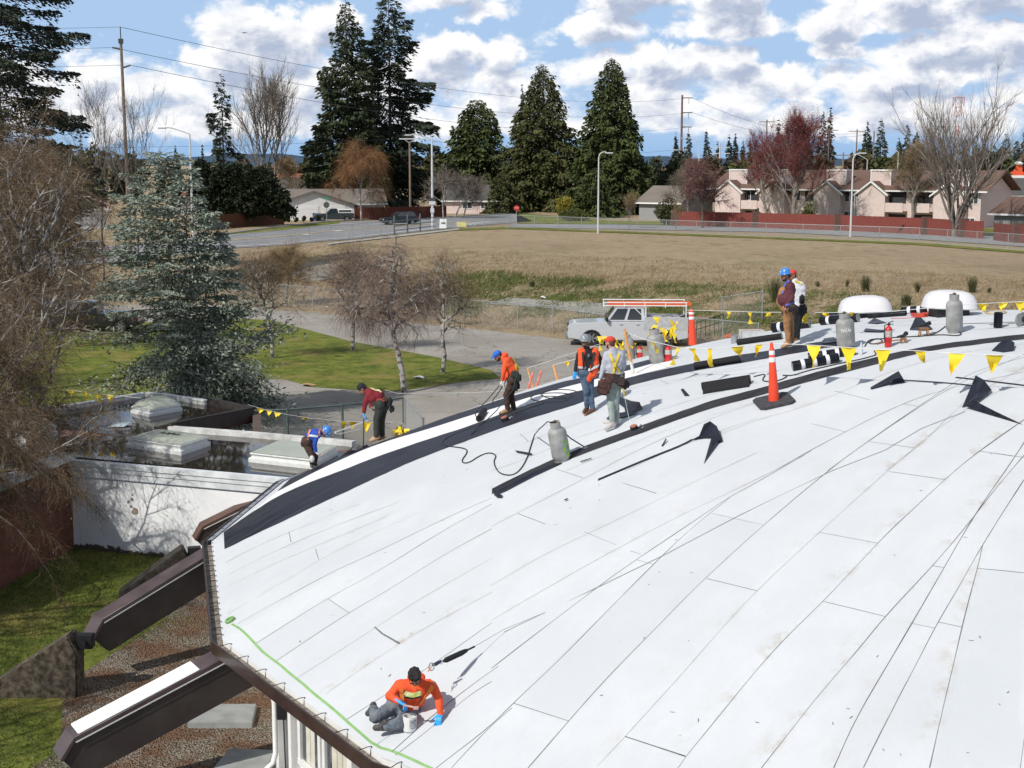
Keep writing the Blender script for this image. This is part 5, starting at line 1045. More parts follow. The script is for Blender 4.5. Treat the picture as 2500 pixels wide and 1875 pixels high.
M_pink = siding('pink_beige_siding', (.66, .54, .50), .22); M_wside = siding('white_siding', (.74, .73, .70), .2, .1); M_gside = siding('grey_siding', (.30, .30, .29), .2)
def shingle(name, c):
    def f(t, bs, co):
        n = t.noise(co, 9, 4, .8); a = t.noise(co, .4, 4, .6); t.l.new(t.mix(t.mr(a, .3, .7, 0, .4), t.mix(t.mr(n, .3, .7), tuple(x*.7 for x in c), tuple(x*1.2 for x in c)), tuple(x*1.25 for x in c)), bs.inputs['Base Color'])
    return gmat(name, f)
M_rbr = shingle('brown_shingles', (.15, .095, .075)); M_rgr = shingle('grey_brown_shingles', (.19, .165, .14)); M_rdk = shingle('dark_shingles', (.10, .095, .09)); M_rrd = shingle('red_brown_shingles', (.16, .07, .05))
M_trim = mat('white_trim', (.76, .76, .74), .6, var=.04)
# apartments
A = spot(1745, 197); B = spot(2440, 172); F = Fr(A, B); sc_ = F.L/(2440-1745)
S = lambda u: (u-1745)*sc_*(1-.00006*(u-1745))
apt = empty('apartment_building', A, 'two storey pinkish beige apartment row with brown shingle roof behind the red fence', 'building')
EV, RG = 4.55, 7.0
mb = MB(); fbox(mb, F, S(1745), S(2425), 0, 10, -.3, EV); mb.prism([F.p(0, .3, EV-.05), F.p(0, 10, EV-.05), F.p(0, 5.4, RG-.45)], F.t*S(2425)); mb.build('wall', M_pink, apt)
rf = MB(); rf.prism([F.p(-1, -.7, EV-.1), F.p(-1, 5.5, RG), F.p(-1, 11, EV-.1), F.p(-1, 5.5, RG-.3)], F.t*(S(2425)+2)); rf.build('roof', M_rbr, apt)
gutt = MB(); fbox(gutt, F, -1, S(2425)+1, -.82, -.68, EV-.22, EV-.04); gutt.build('gutter', M_trim, apt)
M_dkin = mat('painted_recess_shade', (.035, .033, .035), .8)  # flat dark panels paint the shade of balcony and patio recesses
for k, u in enumerate((1795, 1912, 2056, 2169, 2358)):
    c = S(u); w = 2.5 if k < 4 else 2.6
    bw = MB(); bw.prism([F.p(c-w/2-.6, -1.3, -.3), F.p(c+w/2+.6, -1.3, -.3), F.p(c+w/2+.6, -1.3, EV-.5), F.p(c, -1.3, EV+.85), F.p(c-w/2-.6, -1.3, EV-.5)], F.n*5); bay = bw.build('bay_wall', M_pink, apt)
    rr = MB()
    for sgn in (-1, 1): rr.prism([F.p(c, -1.65, EV+1.12), F.p(c+sgn*(w/2+1.05), -1.65, EV-.62), F.p(c+sgn*(w/2+1.05), -1.65, EV-.82), F.p(c, -1.65, EV+.90)], F.n*.35)
    rr.build('gable_trim', M_trim, apt)
    r2 = MB()
    for sgn in (-1, 1): r2.prism([F.p(c, -1.29, EV+1.10), F.p(c+sgn*(w/2+1.0), -1.29, EV-.64), F.p(c+sgn*(w/2+1.0), -1.29, EV-.80), F.p(c, -1.29, EV+.92)], F.n*2.8)
    r2.build('gable_roof', M_rbr, apt)
    ch = MB(); fbox(ch, F, c-w/2+.1, c+w/2+.3, .9, 2.6, EV, RG-.1); cho = ch.build('chimney', M_pink, apt)
    ct = MB(); fbox(ct, F, c-w/2, c+w/2+.4, .8, 2.7, RG-.1, RG+.08)
    for q in (c-w/2+.05, c+w/2+.22): fbox(ct, F, q, q+.13, .82, .9, EV, RG-.1)
    ct.build('chimney_trim', M_trim, cho)
for (u0, u1, z0, z1) in [(2092,2115,3.0,4.3),(2123,2144,3.0,4.3),(2092,2112,.6,1.7),(2123,2143,.6,1.7),(1822,1842,3.0,4.2),(1855,1870,.6,1.8),(2398,2418,3.0,4.2),(2392,2412,.3,1.2),(1958,1975,3.0,4.2)]: windowp(F, S(u0), S(u1), -.03, z0, z1, apt, M_trim)
for (u0, u1) in ((1830, 1870), (1988, 2030), (2190, 2245), (2262, 2310)):
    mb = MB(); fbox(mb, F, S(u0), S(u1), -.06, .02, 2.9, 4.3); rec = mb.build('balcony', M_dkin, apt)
    mb = MB(); fbox(mb, F, S(u0)-.1, S(u1)+.1, -1.2, -1.1, 1.9, 2.95); fbox(mb, F, S(u0)-.1, S(u1)+.1, -1.2, 0, 1.8, 1.9); mb.build('railing', M_pink, rec)
    mb = MB(); fbox(mb, F, S(u0), S(u1), -.05, .02, -.2, 1.5); mb.build('patio_shade_panel', M_dkin, apt)
mb = MB(); 
for u in (2118, 2020, 2186): fbox(mb, F, S(u)-.06, S(u)+.06, -.2, -.05, 0, EV-.2)
mb.build('downpipe', M_trim, apt)
# simple gabled house
def house(name, u0, u1, Y0, Y1, wall_h, ridge, depth, label, wm, rm, base_dz=0, over=.5):
    A = spot(u0, Y0); B = spot(u1, Y1); A.z += base_dz; F = Fr(A, B); r = empty(name, A, label, 'house')
    mb = MB(); mb.prism([F.p(0, 0, -.3), F.p(0, depth, -.3), F.p(0, depth, wall_h), F.p(0, depth/2, ridge-.12), F.p(0, 0, wall_h)], F.t*F.L); mb.build('wall', wm, r)
    mb = MB(); dz = (ridge-wall_h)/(depth/2)
    for s in (0, 1):
        e = -over if s == 0 else depth+over; mb.prism([F.p(-over, e, wall_h-over*dz), F.p(-over, depth/2, ridge), F.p(-over, depth/2, ridge+.16), F.p(-over, e, wall_h-over*dz+.16)], F.t*(F.L+2*over))
    mb.build('roof', rm, r)
    mb = MB(); fbox(mb, F, -over, F.L+over, -over-.1, -over-.003, wall_h-over*dz-.08, wall_h-over*dz+.12); mb.build('fascia', M_trim, r)
    return r, F
h1, F1 = house('white_house', 700, 938, 200, 203, 2.35, 4.1, 8, 'white single storey house with grey brown roof and front gable', M_wside, M_rgr)
mb = MB(); c = (765-700)*200/F_PX; mb.prism([F1.p(c-5.6, -1.2, -.3), F1.p(c+5.6, -1.2, -.3), F1.p(c+5.6, -1.2, 2.3), F1.p(c, -1.2, 4.0), F1.p(c-5.6, -1.2, 2.3)], F1.n*3); mb.build('front_gable', M_wside, h1)
mb = MB()
for sgn in (-1, 1): mb.prism([F1.p(c, -1.7, 4.15), F1.p(c+sgn*6.2, -1.7, 2.1), F1.p(c+sgn*6.2, -1.7, 1.95), F1.p(c, -1.7, 3.98)], F1.n*5)
mb.build('gable_roof', M_rgr, h1)
for a0 in (c-2.6, c+1.2): mb = MB(); fbox(mb, F1, a0, a0+3.2, -1.26, -1.19, 0, 2.0); [fbox(mb, F1, a0, a0+3.2, -1.28, -1.26, .5*k+.02, .5*k+.04) for k in range(1, 4)]; mb.build('garage_door', M_trim, h1)
windowp(F1, F1.L-5.6, F1.L-3.8, -.03, .9, 1.9, h1, M_trim)
h2, F2 = house('grey_house', 1085, 1225, 226, 224, 2.2, 4.3, 9, 'low grey house behind the grey plank fence', M_pink, M_rdk); windowp(F2, 3, 4.5, -.03, .9, 1.8, h2, M_trim); windowp(F2, 6, 7, -.03, .9, 1.8, h2, M_trim)
h3, F3 = house('dark_house', 1560, 1660, 200, 196, 2.6, 4.6, 9, 'dark house with grey roof under the cedar beside the plum tree', M_gside, M_rgr)
h4, F4 = house('distant_house', 440, 566, 216, 216, 2.0, 3.3, 8, 'distant house with red brown roof behind the brown fence', M_wside, M_rrd)
h5, F5 = house('distant_house', 672, 745, 262, 262, 2.8, 5.2, 9, 'distant dark grey roofed house behind the white house', M_trim, M_rdk); 
h6, F6 = house('distant_house', 170, 260, 170, 172, 2.6, 4.2, 8, 'pale house with pinkish roof half hidden behind the blue spruce', M_trim, shingle('pink_shingles', (.36, .22, .18)))
h7, F7 = house('distant_house', 2425, 2560, 160, 155, 2.4, 4.0, 8, 'brown roofed low building at the right end of the red fence', M_gside, M_rbr)
h8, F8 = house('distant_house', 655, 760, 330, 330, 3.0, 5.4, 10, 'distant house with orange red roof beyond the dark grey roofed one', M_trim, shingle('orange_shingles', (.38, .15, .09)))
h9, F9 = house('distant_house', 2420, 2540, 205, 205, 3.4, 5.6, 9, 'grey roofed brick house behind the right end of the apartments', mat('tan_brick', (.28, .16, .11), .9), M_rdk)
b = spot(2365, 330); F = Fr(b, spot(2560, 330)); st = empty('store_building', b, 'long pale commercial building with blue front at the far right', 'building')
mb = MB(); fbox(mb, F, 0, F.L, 0, 12, 0, 5.2); mb.build('wall', M_trim, st); mb = MB(); fbox(mb, F, 4, 10, -.2, 0, 2.2, 4.2); fbox(mb, F, 11.5, F.L, -.2, 0, 2.2, 4.2); mb.build('blue_panel', mat('blue_panel', (.10, .33, .62), .5), st)
mb = MB(); fbox(mb, F, 8.5, 12.5, .3, 1.2, 5.2, 6.0); mb.prism([F.p(10, .3, 6), F.p(12.2, .3, 6), F.p(12, .3, 7.6), F.p(10.8, .3, 7.6)], F.n*.8); so_ = mb.build('roof_sign', mat('orange_red_sign', (.75, .11, .04), .5), st)
mb = MB(); mb.lathe([(.9, 0), (1.1, .3), (.6, .7), (.05, .8)], F.p(11.3, .7, 7.6), 16); mb.build('sign_cap', M_trim, so_)
# ============================================================ FENCES
def chain_mat(name, pitch, wire, c=(.40, .42, .42)):
    m = bpy.data.materials.new(name); m.use_nodes = True; t = NT(m.node_tree); bs = t.n['Principled BSDF']; bs.inputs['Base Color'].default_value = (*c, 1); bs.inputs['Metallic'].default_value = .5; bs.inputs['Roughness'].default_value = .5
    uv = t.a('ShaderNodeAttribute', attribute_name='run').outputs['Vector']; sp = t.a('ShaderNodeSeparateXYZ', i={0: uv}).outputs
    a = t.m('FRACT', t.m('DIVIDE', t.m('ADD', sp[0], sp[1]), pitch)); b = t.m('FRACT', t.m('DIVIDE', t.m('SUBTRACT', sp[0], sp[1]), pitch))
    k = t.m('MAXIMUM', t.m('LESS_THAN', a, wire/pitch*1.4), t.m('LESS_THAN', b, wire/pitch*1.4))
    tr = t.a('ShaderNodeBsdfTransparent').outputs[0]; mx = t.a('ShaderNodeMixShader', i={0: k, 1: tr, 2: bs.outputs[0]}); t.l.new(mx.outputs[0], t.n['Material Output'].inputs[0]); return m
M_chf = chain_mat('chain_link_far', .075, .0045); M_chn = chain_mat('chain_link_near', .085, .009, (.22, .25, .24)); M_chg = chain_mat('chain_link_gate', .06, .011, (.55, .57, .58))
M_galv = mat('galvanised_pipe', (.42, .44, .44), .45, .6, var=.12); M_grpost = mat('green_grey_post', (.12, .16, .15), .5, .3, var=.2)
def chain_fence(name, pts, H, label, post_m, mesh_m, spacing=3.0, r=.03, group=None, hs=None, mid=False):
    pts = densify(pts, spacing); rt = empty(name, pts[0], label, 'fence', group)
    vs = []; fs = []; run = 0; rl = []
    fine = densify(pts, 1.0)
    for i, p in enumerate(fine):
        if i: run += (Vector(p)-Vector(fine[i-1])).length
        z = gz(p[0], p[1]) if p[2] < 5 else p[2]; h = H
        vs += [(p[0], p[1], z+.03), (p[0], p[1], z+h)]; rl += [(run, 0.03, 0), (run, h, 0)]
    me = MB().add(vs, [(2*i, 2*i+2, 2*i+3, 2*i+1) for i in range(len(fine)-1)]).build('chain_mesh', mesh_m, rt, fix=False)
    at_ = me.data.attributes.new('run', 'FLOAT_VECTOR', 'POINT'); at_.data.foreach_set('vector', np.array(rl, np.float32).ravel())
    MB().tube([(v[0], v[1], v[2]) for v in vs[1::2]], r*.8, 6).build('top_rail', post_m, rt)
    for p in pts:
        z = gz(p[0], p[1]); MB().tube([(p[0], p[1], z-.05), (p[0], p[1], z+H+.04)], r, 6).build('post', post_m, rt)
    return rt
G = lambda L: [at_ground(u, v) for u, v in L]
chain_fence('chain_link_fence', G([(560, 742), (700, 751), (900, 770), (1100, 790), (1350, 812), (1600, 836), (1850, 862)]), 1.55, 'long chain link fence along the foot of the bank above the driveway', M_galv, M_chf, 3.2)
chain_fence('chain_link_fence', G([(545, 620), (700, 601), (860, 586), (962, 574)]), 1.6, 'chain link fence between the field and the road on the left', M_galv, M_chf, 4.2, .035)
chain_fence('chain_link_fence', G([(1062, 562), (1240, 556), (1250, 555), (1420, 562), (1700, 573), (1960, 583), (2244, 594), (2460, 611), (2600, 622)]), 1.5, 'long chain link fence along the far side of the field', M_galv, M_chf, 5.0, .035)
rt = empty('pipe_gate', at_ground(963, 574), 'green grey pipe gate in the field fence by the road', 'gate')
for a, b in (((963, 574), (995, 570)), ((995, 570), (1026, 566)), ((1026, 566), (1062, 562))):
    p, q = at_ground(*a), at_ground(*b)
    for h in (.5, 1.0, 1.5): MB().tube([p+Vector((0, 0, h)), q+Vector((0, 0, h))], .045, 6).build('rail', M_grpost, rt)
    MB().tube([p, p+Vector((0, 0, 2.1))], .09, 8).build('post', M_grpost, rt)
FY = 46
n1, n2, n3 = (at_y(560, 1090, 44.5), at_y(832, 1085, 45.5), at_y(985, 1062, 47.5))
nf = [Vector((at_y(u, 960, y).x, y, 0)) for u, y in ((540, 44.6), (700, 45.0), (835, 45.8), (985, 47.2))]
chain_fence('chain_link_fence', nf, 2.05, 'near chain link fence behind the bent man in maroon', M_grpost, M_chn, 2.6, .045)
g0 = Vector((at_y(988, 960, 47.0).x, 47.0, 0)); g1 = Vector((at_y(1029, 990, 42.5).x, 43.2, 0))
rt = chain_fence('chain_link_gate', [g0, g1], 2.1, 'open galvanised gate panel of fine chain link at the end of the near fence', M_galv, M_chg, 6, .04)
for h in (.08, 1.0): MB().tube([g0+Vector((0, 0, h)), g1+Vector((0, 0, h))], .03, 6).build('rail', M_galv, rt)
# right hand fence pieces and rails seen past the roof
gf = [at_y(u, 790, 82.5) for u in (1690, 1753)]; 
chain_fence('chain_link_fence', [Vector((p.x, 81.5, 0)) for p in (at_y(1762, 790, 81.5), at_y(1860, 790, 81.5))], 1.7, 'short chain link fence panel right of the white truck', M_galv, M_chf, 3.5, .035)
rt = empty('iron_railing', at_y(1700, 830, 78), 'black iron railing behind the orange and white post', 'railing')
p, q = at_y(1700, 822, 79), at_y(1765, 805, 80.5); p.z = 0; q.z = 0
for h in (.55, .95): MB().tube([p+Vector((0, 0, h)), q+Vector((0, 0, h+.3))], .03, 6).build('rail', M_dgrey, rt)
for k in range(7): a = p.lerp(q, k/6); MB().tube([a, a+Vector((0, 0, .95+.3*k/6))], .02, 6).build('baluster', M_dgrey, rt)
def board_fence(name, uvs, h, c, label, bw=.14, posts=None, pm=None, group=None):
    P_ = G(uvs); rt = empty(name, P_[0], label, 'fence', group); m = siding(c[0], c[1], .15, .22, 0) ; rr = random.Random(3)
    mb = MB(); pts = densify(P_, bw*2.5)
    for i, (a, b) in enumerate(zip(pts[:-1], pts[1:])): d = (b-a)*.96; mb.bar(Vector((a.x, a.y, gz(a.x, a.y)))+d*.5-Vector((0, 0, 0))+Vector((0, 0, h/2)) - d*.5, Vector((a.x, a.y, gz(a.x, a.y)))+d+Vector((0, 0, h/2)), .04, h+rr.uniform(-.03, .03))
    mb.build('boards', m, rt)
    for k, u in enumerate(posts or []):
        a, b = P_[0], P_[-1]; f = (u-uvs[0][0])/(uvs[-1][0]-uvs[0][0]); v = np.interp(u, [x[0] for x in uvs], [x[1] for x in uvs]); p = at_ground(u, v); MB().box(p+Vector((0, 0, h/2+.05)), (1.0, .5, h+.2), .1).build('post', pm, rt, bevel=.03)
    return rt
M_bpost = mat('brown_brick_post', (.10, .05, .04), .9, c2=(.16, .08, .06), vscale=6)
board_fence('red_fence', [(1645, 552), (1850, 557), (2050, 564), (2260, 574), (2400, 584)], 1.85, ('red_boards', (.215, .062, .05)), 'long red stained board fence in front of the apartments', posts=[1648, 1845, 2047, 2260, 2352], pm=M_bpost)
board_fence('red_fence', [(2425, 588), (2460, 592), (2540, 598)], 1.8, ('shade_toned_red_boards', (.17, .06, .05)), 'short dark red fence piece at the right edge', posts=[2484], pm=M_bpost)  # darker copy of the red boards, shade put into the colour
board_fence('brown_fence', [(500, 563), (560, 557), (640, 551), (694, 547)], 1.7, ('brown_boards', (.13, .06, .035)), 'dark brown board fence below the spreading evergreen')
board_fence('brown_fence', [(866, 537), (950, 536), (1040, 534), (1090, 532)], 1.75, ('red_brown_boards', (.14, .05, .035)), 'reddish brown board fence beside the white house')
board_fence('grey_fence', [(1105, 518), (1160, 517), (1220, 516)], 1.6, ('grey_boards', (.27, .24, .21)), 'weathered grey board fence behind the white crooked trees')
# ============================================================ POLES, LAMPS, WIRES
M_pole = mat('weathered_pole_wood', (.16, .12, .085), .9, c2=(.26, .20, .15), vscale=3); M_redp = mat('reddish_pole_wood', (.13, .08, .07), .9, c2=(.2, .13, .12)); M_insul = mat('dark_insulator', (.05, .05, .055), .5); M_steel = mat('white_lamp_steel', (.62, .63, .64), .4, .2, var=.05)
def vpole(name, u, vt, Y, r0, r1, m, label, cat='utility pole', group=None, lean=0):
    b = spot(u, Y); H = topH(u, vt, Y, b); r = empty(name, b, label, cat, group); MB().tube([b, b+Vector((lean*.5, 0, H*.5)), b+Vector((lean, 0, H))], [r0, (r0+r1)/2, r1], 8).build('pole', m, r); return r, b, H
pr, pb, pH = vpole('utility_pole', 319, 96, 125, .19, .12, M_pole, 'tall weathered wooden power pole rising behind the blue spruce', lean=-.1)
top = pb+Vector((-.1, 0, pH)); pz = lambda v, Y: at_y(1250, v, Y).z
MB().tube([top-Vector((0, 0, .3)), top+Vector((0, 0, pz(66, 125)-top.z))], .05, 6).build('top_pin', M_insul, pr)
MB().box(top+Vector((0, 0, -.15)), (.36, .3, .4)).build('pole_cap', M_insul, pr)
i1 = Vector((top.x-.75, 125, pz(116, 125))); i2 = Vector((top.x+.75, 125, pz(159, 125)))
MB().tube([Vector((top.x-.12, 125, i1.z-.12)), i1], [.09, .07], 8).build('insulator', M_insul, pr); MB().tube([Vector((top.x+.12, 125, i2.z-.2)), i2], [.09, .07], 8).build('insulator', M_insul, pr)
p2, pb2, pH2 = vpole('utility_pole', 1661, 232, 300, .28, .2, M_redp, 'reddish double power pole with three side arms right of the tallest cedar')
for k, v in enumerate((239, 275, 310)):
    z = pz(v, 300); MB().bar((pb2.x, 300, z), (pb2.x+2.1, 300, z), .18, .18).build('arm', M_insul, p2); MB().tube([(pb2.x+1.4, 300, z), (pb2.x+1.4, 300, z-1.2)], .05, 5).build('insulator', M_insul, p2)
z = pz(366, 300); MB().bar((pb2.x-2, 300, z), (pb2.x+1.3, 300, z), .15, .18).build('crossarm', M_steel, p2)
p3, pb3, pH3 = vpole('utility_pole', 1002, 345, 205, .17, .13, M_pole, 'wooden power pole with white wishbone crossarm behind the road lamp')
z = pz(339, 205); MB().bar((pb3.x-1.5, 205, z), (pb3.x+1.45, 205, z), .13, .16).build('crossarm', M_steel, p3)
for s in (-1, 1): MB().tube([(pb3.x+s*.85, 205, z), (pb3.x, 205, z-.6)], .04, 5).build('brace', M_steel, p3)
def wire(a, b, sag, label, r=.018):
    pts = [Vector(a).lerp(Vector(b), t)-Vector((0, 0, 4*sag*t*(1-t))) for t in np.linspace(0, 1, 26)]
    tag(MB().tube(pts, r, 4, caps=False).build('power_line', M_insul), label, 'power line', 'power lines')
L0 = Vector((-75, 122, 0))
wire(top+Vector((0, 0, pz(66, 125)-top.z)), (L0.x, 122, pz(60, 125)), .4, 'topmost power line left of the tall wooden pole'); wire(i1, (L0.x, 122, pz(118, 122)), .3, 'middle power line left of the tall wooden pole'); wire(Vector((top.x-.12, 125, i2.z)), (L0.x, 122, pz(160, 122)), .3, 'lowest power line left of the tall wooden pole')
E3 = [(pb2.x+2.0, 300, pz(v, 300)) for v in (238, 274, 309)]
wire(top+Vector((0, 0, pz(66, 125)-top.z)), E3[0], 3.0, 'topmost power line from the tall pole to the double pole', .025); wire(i1, E3[1], 3.0, 'middle power line from the tall pole to the double pole', .025); wire(i2, E3[2], 3.0, 'lowest power line from the tall pole to the double pole', .025)
E4 = [(at_y(2128, 0, 330).x+dx, 330, pz(v, 330)) for dx, v in ((0, 322), (1, 328))]
wire(E3[0], E4[0], 3.0, 'upper power line running right from the double pole', .03); wire(E3[1], E4[1], 2.5, 'lower power line running right from the double pole', .03)
wire((pb3.x-1.4, 205, z), (-80, 150, pz(350, 150)), .8, 'power line from the wishbone pole towards the left', .02); wire((pb3.x+1.4, 205, z), (pb2.x-1.8, 300, pz(366, 300)), 1.5, 'power line from the wishbone pole towards the double pole', .025)
for k, (u, vt, Y, m, lab) in enumerate([(2128, 320, 330, M_pole, 'orange brown wooden pole with two crossarms above the apartments'), (2087, 315, 380, M_redp, 'slim dark pole left of the orange brown pole'), (2019, 312, 350, M_redp, 'wooden pole in front of the slim distant conifer'), (1755, 350, 320, M_steel, 'pale pole with two crossarms above the plum tree'), (1868, 292, 400, M_insul, 'thin distant pole above the red maple'), (2055, 372, 300, M_pole, 'short pole with crossarm left of the tall white lamp')]):
    q, qb, qh = vpole('utility_pole', u, vt, Y, .2, .15, m, lab)
    for dz in ((.9, 2.2) if k in (3,) else (qh*.58, ) if k == 0 else (.6,)): MB().bar((qb.x-2.2, Y, qb.z+qh-dz), (qb.x+2.2, Y, qb.z+qh-dz), .16, .2).build('crossarm', M_steel if k in (3,) else M_pole, q)
def lamp(u, vt, Y, pts, label, r=.13):
    q, b, H = vpole('street_lamp', u, vt, Y, r, r*.65, M_steel, label, 'street lamp', 'street lamps'); z0 = b.z+H; k = Y/F_PX
    P_ = [Vector((b.x+dx*k, Y, z0-dy*k)) for dx, dy in smooth_poly([(0, 0)]+pts, 2)]; MB().tube(P_, r*.5, 6).build('arm', M_steel, q); e = P_[-1]; d = (P_[-1]-P_[-2]).normalized()
    MB().box(e+d*.35-Vector((0, 0, .04)), (.85, .3, .16)).build('lamp_head', M_steel, q, bevel=.05); return q, b
lamp(472, 327, 140, [(-22, -8), (-45, -15), (-57, -15)], 'tall white street lamp left of the dark evergreen')
ql, qb = lamp(1056, 340, 174, [(-20, -7), (-38, -12), (-50, -11)], 'tall white street lamp at the road corner', .16)
for dz, w, h, m in ((3.55, .75, .35, M_insul), (3.1, .8, .4, M_steel), (2.2, .45, .55, M_steel)): MB().box(qb+Vector((0, -.2, dz)), (w, .04, h)).build('sign_plate', m, ql)
lamp(1460, 384, 160, [(3, -9), (11, -13), (18, -12)], 'slim curved street lamp in front of the tallest cedar', .11)
lamp(2076, 388, 153, [(3, -8), (8, -12), (14, -13)], 'slim curved street lamp in front of the apartments', .12)
lamp(1704, 346, 260, [(-10, -5), (-24, -9), (-34, -9)], 'distant street lamp above the plum tree', .12)
lamp(2188, 371, 270, [(-10, -4), (-20, -7), (-28, -7)], 'distant double armed street lamp above the apartment roof', .12)
lamp(2113, 390, 250, [(-10, -6), (-20, -11), (-24, -12)], 'distant street lamp leaning over the apartment roof', .1)
# radio tower
tb = spot(2331, 620); tH = topH(2331, 238, 620, tb); tw_ = empty('radio_tower', tb, 'red and white lattice radio tower behind the big leafless tree', 'tower'); M_tr = mat('haze_softened_red', (.50, .22, .20), .6); tk = 620/F_PX  # the red is paled to carry the haze of distance
for k in range(9):
    z0, z1 = tH*k/9, tH*(k+1)/9; w = (3.2 if k < 8 else 8)*tk; w = [1.4, 1.3, 1.2, 1.1, 1.0, .95, .9, 1.6, 2.6][k]; mb = MB()
    for i in range(4):
        a = math.pi/4+i*math.pi/2; c0 = Vector((math.cos(a)*w, math.sin(a)*w, 0)); a2 = a+math.pi/2; c1 = Vector((math.cos(a2)*w, math.sin(a2)*w, 0))
        mb.tube([tb+c0+Vector((0, 0, z0)), tb+c0+Vector((0, 0, z1))], .13, 4); mb.tube([tb+c0+Vector((0, 0, z0)), tb+c1+Vector((0, 0, z1))], .12, 4); mb.tube([tb+c0+Vector((0, 0, z1)), tb+c1+Vector((0, 0, z1))], .16, 4)
    mb.build('lattice_section', M_tr if k in (8, 7, 5) else M_steel, tw_)
# signs
def octo(c, r, n, m, parent, name):
    t = Vector((n.y, -n.x, 0)); mb = MB(); mb.prism([c+t*r*math.cos(math.pi/8+k*math.pi/4)+Vector((0, 0, r*math.sin(math.pi/8+k*math.pi/4))) for k in range(8)], n*.03); return mb.build(name, m, parent)
def text(s, c, n, size, m, parent=None, name='lettering', lift=.012, roll=None):
    cu = bpy.data.curves.new(name, 'FONT'); cu.body = s; cu.size = size; cu.align_x = 'CENTER'; cu.align_y = 'CENTER'; cu.extrude = .002
    o = bpy.data.objects.new('tmp_text', cu); col.objects.link(o); dg = bpy.context.evaluated_depsgraph_get(); me = bpy.data.meshes.new_from_object(o.evaluated_get(dg)); bpy.data.objects.remove(o)
    n = Vector(n).normalized(); up = Vector((0, 0, 1)) if roll is None else Vector(roll); x = up.cross(n).normalized(); y = n.cross(x); M_ = Matrix((x, y, n)).transposed().to_4x4(); M_.translation = Vector(c)+n*lift; me.transform(M_)
    off = Vector(); q = parent
    while q is not None: off += q.location; q = q.parent
    me.transform(Matrix.Translation(-off)); me.materials.clear(); return link_mesh(name, me, m, parent, False)
M_sred = mat('sign_red', (.55, .02, .02), .5, var=.05)
b = at_ground(1261, 553); r = empty('stop_sign', b, 'red stop sign at the side street corner', 'road sign'); MB().tube([b, b+Vector((0, 0, 2.5))], .04, 6).build('post', M_galv, r); n_ = Vector((0, -1, 0)); pl = octo(b+Vector((0, -.05, 2.3)), .36, n_, M_sred, r, 'sign_plate'); text('STOP', b+Vector((0, -.09, 2.3)), n_, .22, M_trim, pl, lift=.002)
b = at_ground(798, 545); r = empty('stop_sign', b, 'back of a stop sign with green street name blades above by the white house', 'road sign'); MB().tube([b, b+Vector((0, 0, 3.3))], .045, 6).build('post', M_galv, r); octo(b+Vector((0, -.05, 2.4)), .42, n_, mat('sign_back', (.10, .10, .10), .5, .4), r, 'sign_plate')
MB().box(b+Vector((0, 0, 3.35)), (.75, .03, .2), .3).build('name_blade', mat('sign_green', (.02, .28, .12), .5), r); MB().box(b+Vector((0, 0, 3.1)), (.75, .03, .2), 1.9).build('name_blade', mat('sign_green', (.02, .28, .12)), r)
b = at_ground(1082, 558); r = empty('board_sign', b, 'small white folding board sign by the road lamp', 'sign')
for s in (-1, 1): MB().prism([b+Vector(q) for q in ((-.45, s*.3, 0), (.45, s*.3, 0), (.4, 0, 1.15), (-.4, 0, 1.15))], Vector((0, .03, 0))).build('board', M_trim, r)
MB().box(b+Vector((0, -.22, .7)), (.5, .02, .12)).build('lettering_block', M_insul, r)
b = at_ground(1127, 556); r = empty('board_sign', b, 'small yellow box sign beside the road', 'sign'); MB().box(b+Vector((0, 0, .4)), (1.2, .1, .6)).build('board', mat('pale_yellow', (.75, .68, .25), .6), r); MB().tube([b+Vector((-.5, 0, 0)), b+Vector((-.5, 0, .5))], .03, 5).build('leg', M_galv, r); MB().tube([b+Vector((.5, 0, 0)), b+Vector((.5, 0, .5))], .03, 5).build('leg', M_galv, r)
for k, (u, c, lab) in enumerate([(779, (.03, .10, .30), 'blue wheeled bin by the white house garage'), (770, (.05, .12, .25), 'second blue wheeled bin by the white house garage')]):
    b = spot(u, 197); r = empty('wheeled_bin', b, lab, 'bin', 'blue bins'); MB().prism([b+Vector(q) for q in ((-.28, -.3, 0), (.28, -.3, 0), (.33, -.35, 1.0), (-.33, -.35, 1.0))], Vector((0, .65, 0))).build('bin_body', mat('bin_blue', (.03, .10, .30), .5), r, bevel=.03); MB().box(b+Vector((0, 0, 1.05)), (.7, .8, .08)).build('lid', mat('bin_blue', (.03, .1, .3)), r, bevel=.02)
# airplane
pp = at_y(597, 80, 1600); r = empty('airplane', pp, 'tiny airplane in the blue sky', 'airplane'); mp = mat('plane_grey', (.2, .22, .25), .5)
MB().tube([pp+Vector((x, 0, 0)) for x in (-3.4, -2.6, 0, 2.4, 3.2)], [.1, .45, .55, .25, .05], 8).build('fuselage', mp, r); MB().prism([pp+Vector(q) for q in ((-.9, 0, .2), (.5, 0, .2), (1.1, 4.5, .5), (.5, 4.5, .5))], Vector((0, 0, .12))).build('wing', mp, r); MB().prism([pp+Vector(q) for q in ((-.9, 0, .2), (.5, 0, .2), (1.1, -4.5, .5), (.5, -4.5, .5))], Vector((0, 0, .12))).build('wing', mp, r); MB().prism([pp+Vector(q) for q in ((2.3, 0, .2), (3.1, 0, .2), (3.4, 0, 1.2), (2.9, 0, 1.2))], Vector((0, .1, 0))).build('tail_fin', mp, r)
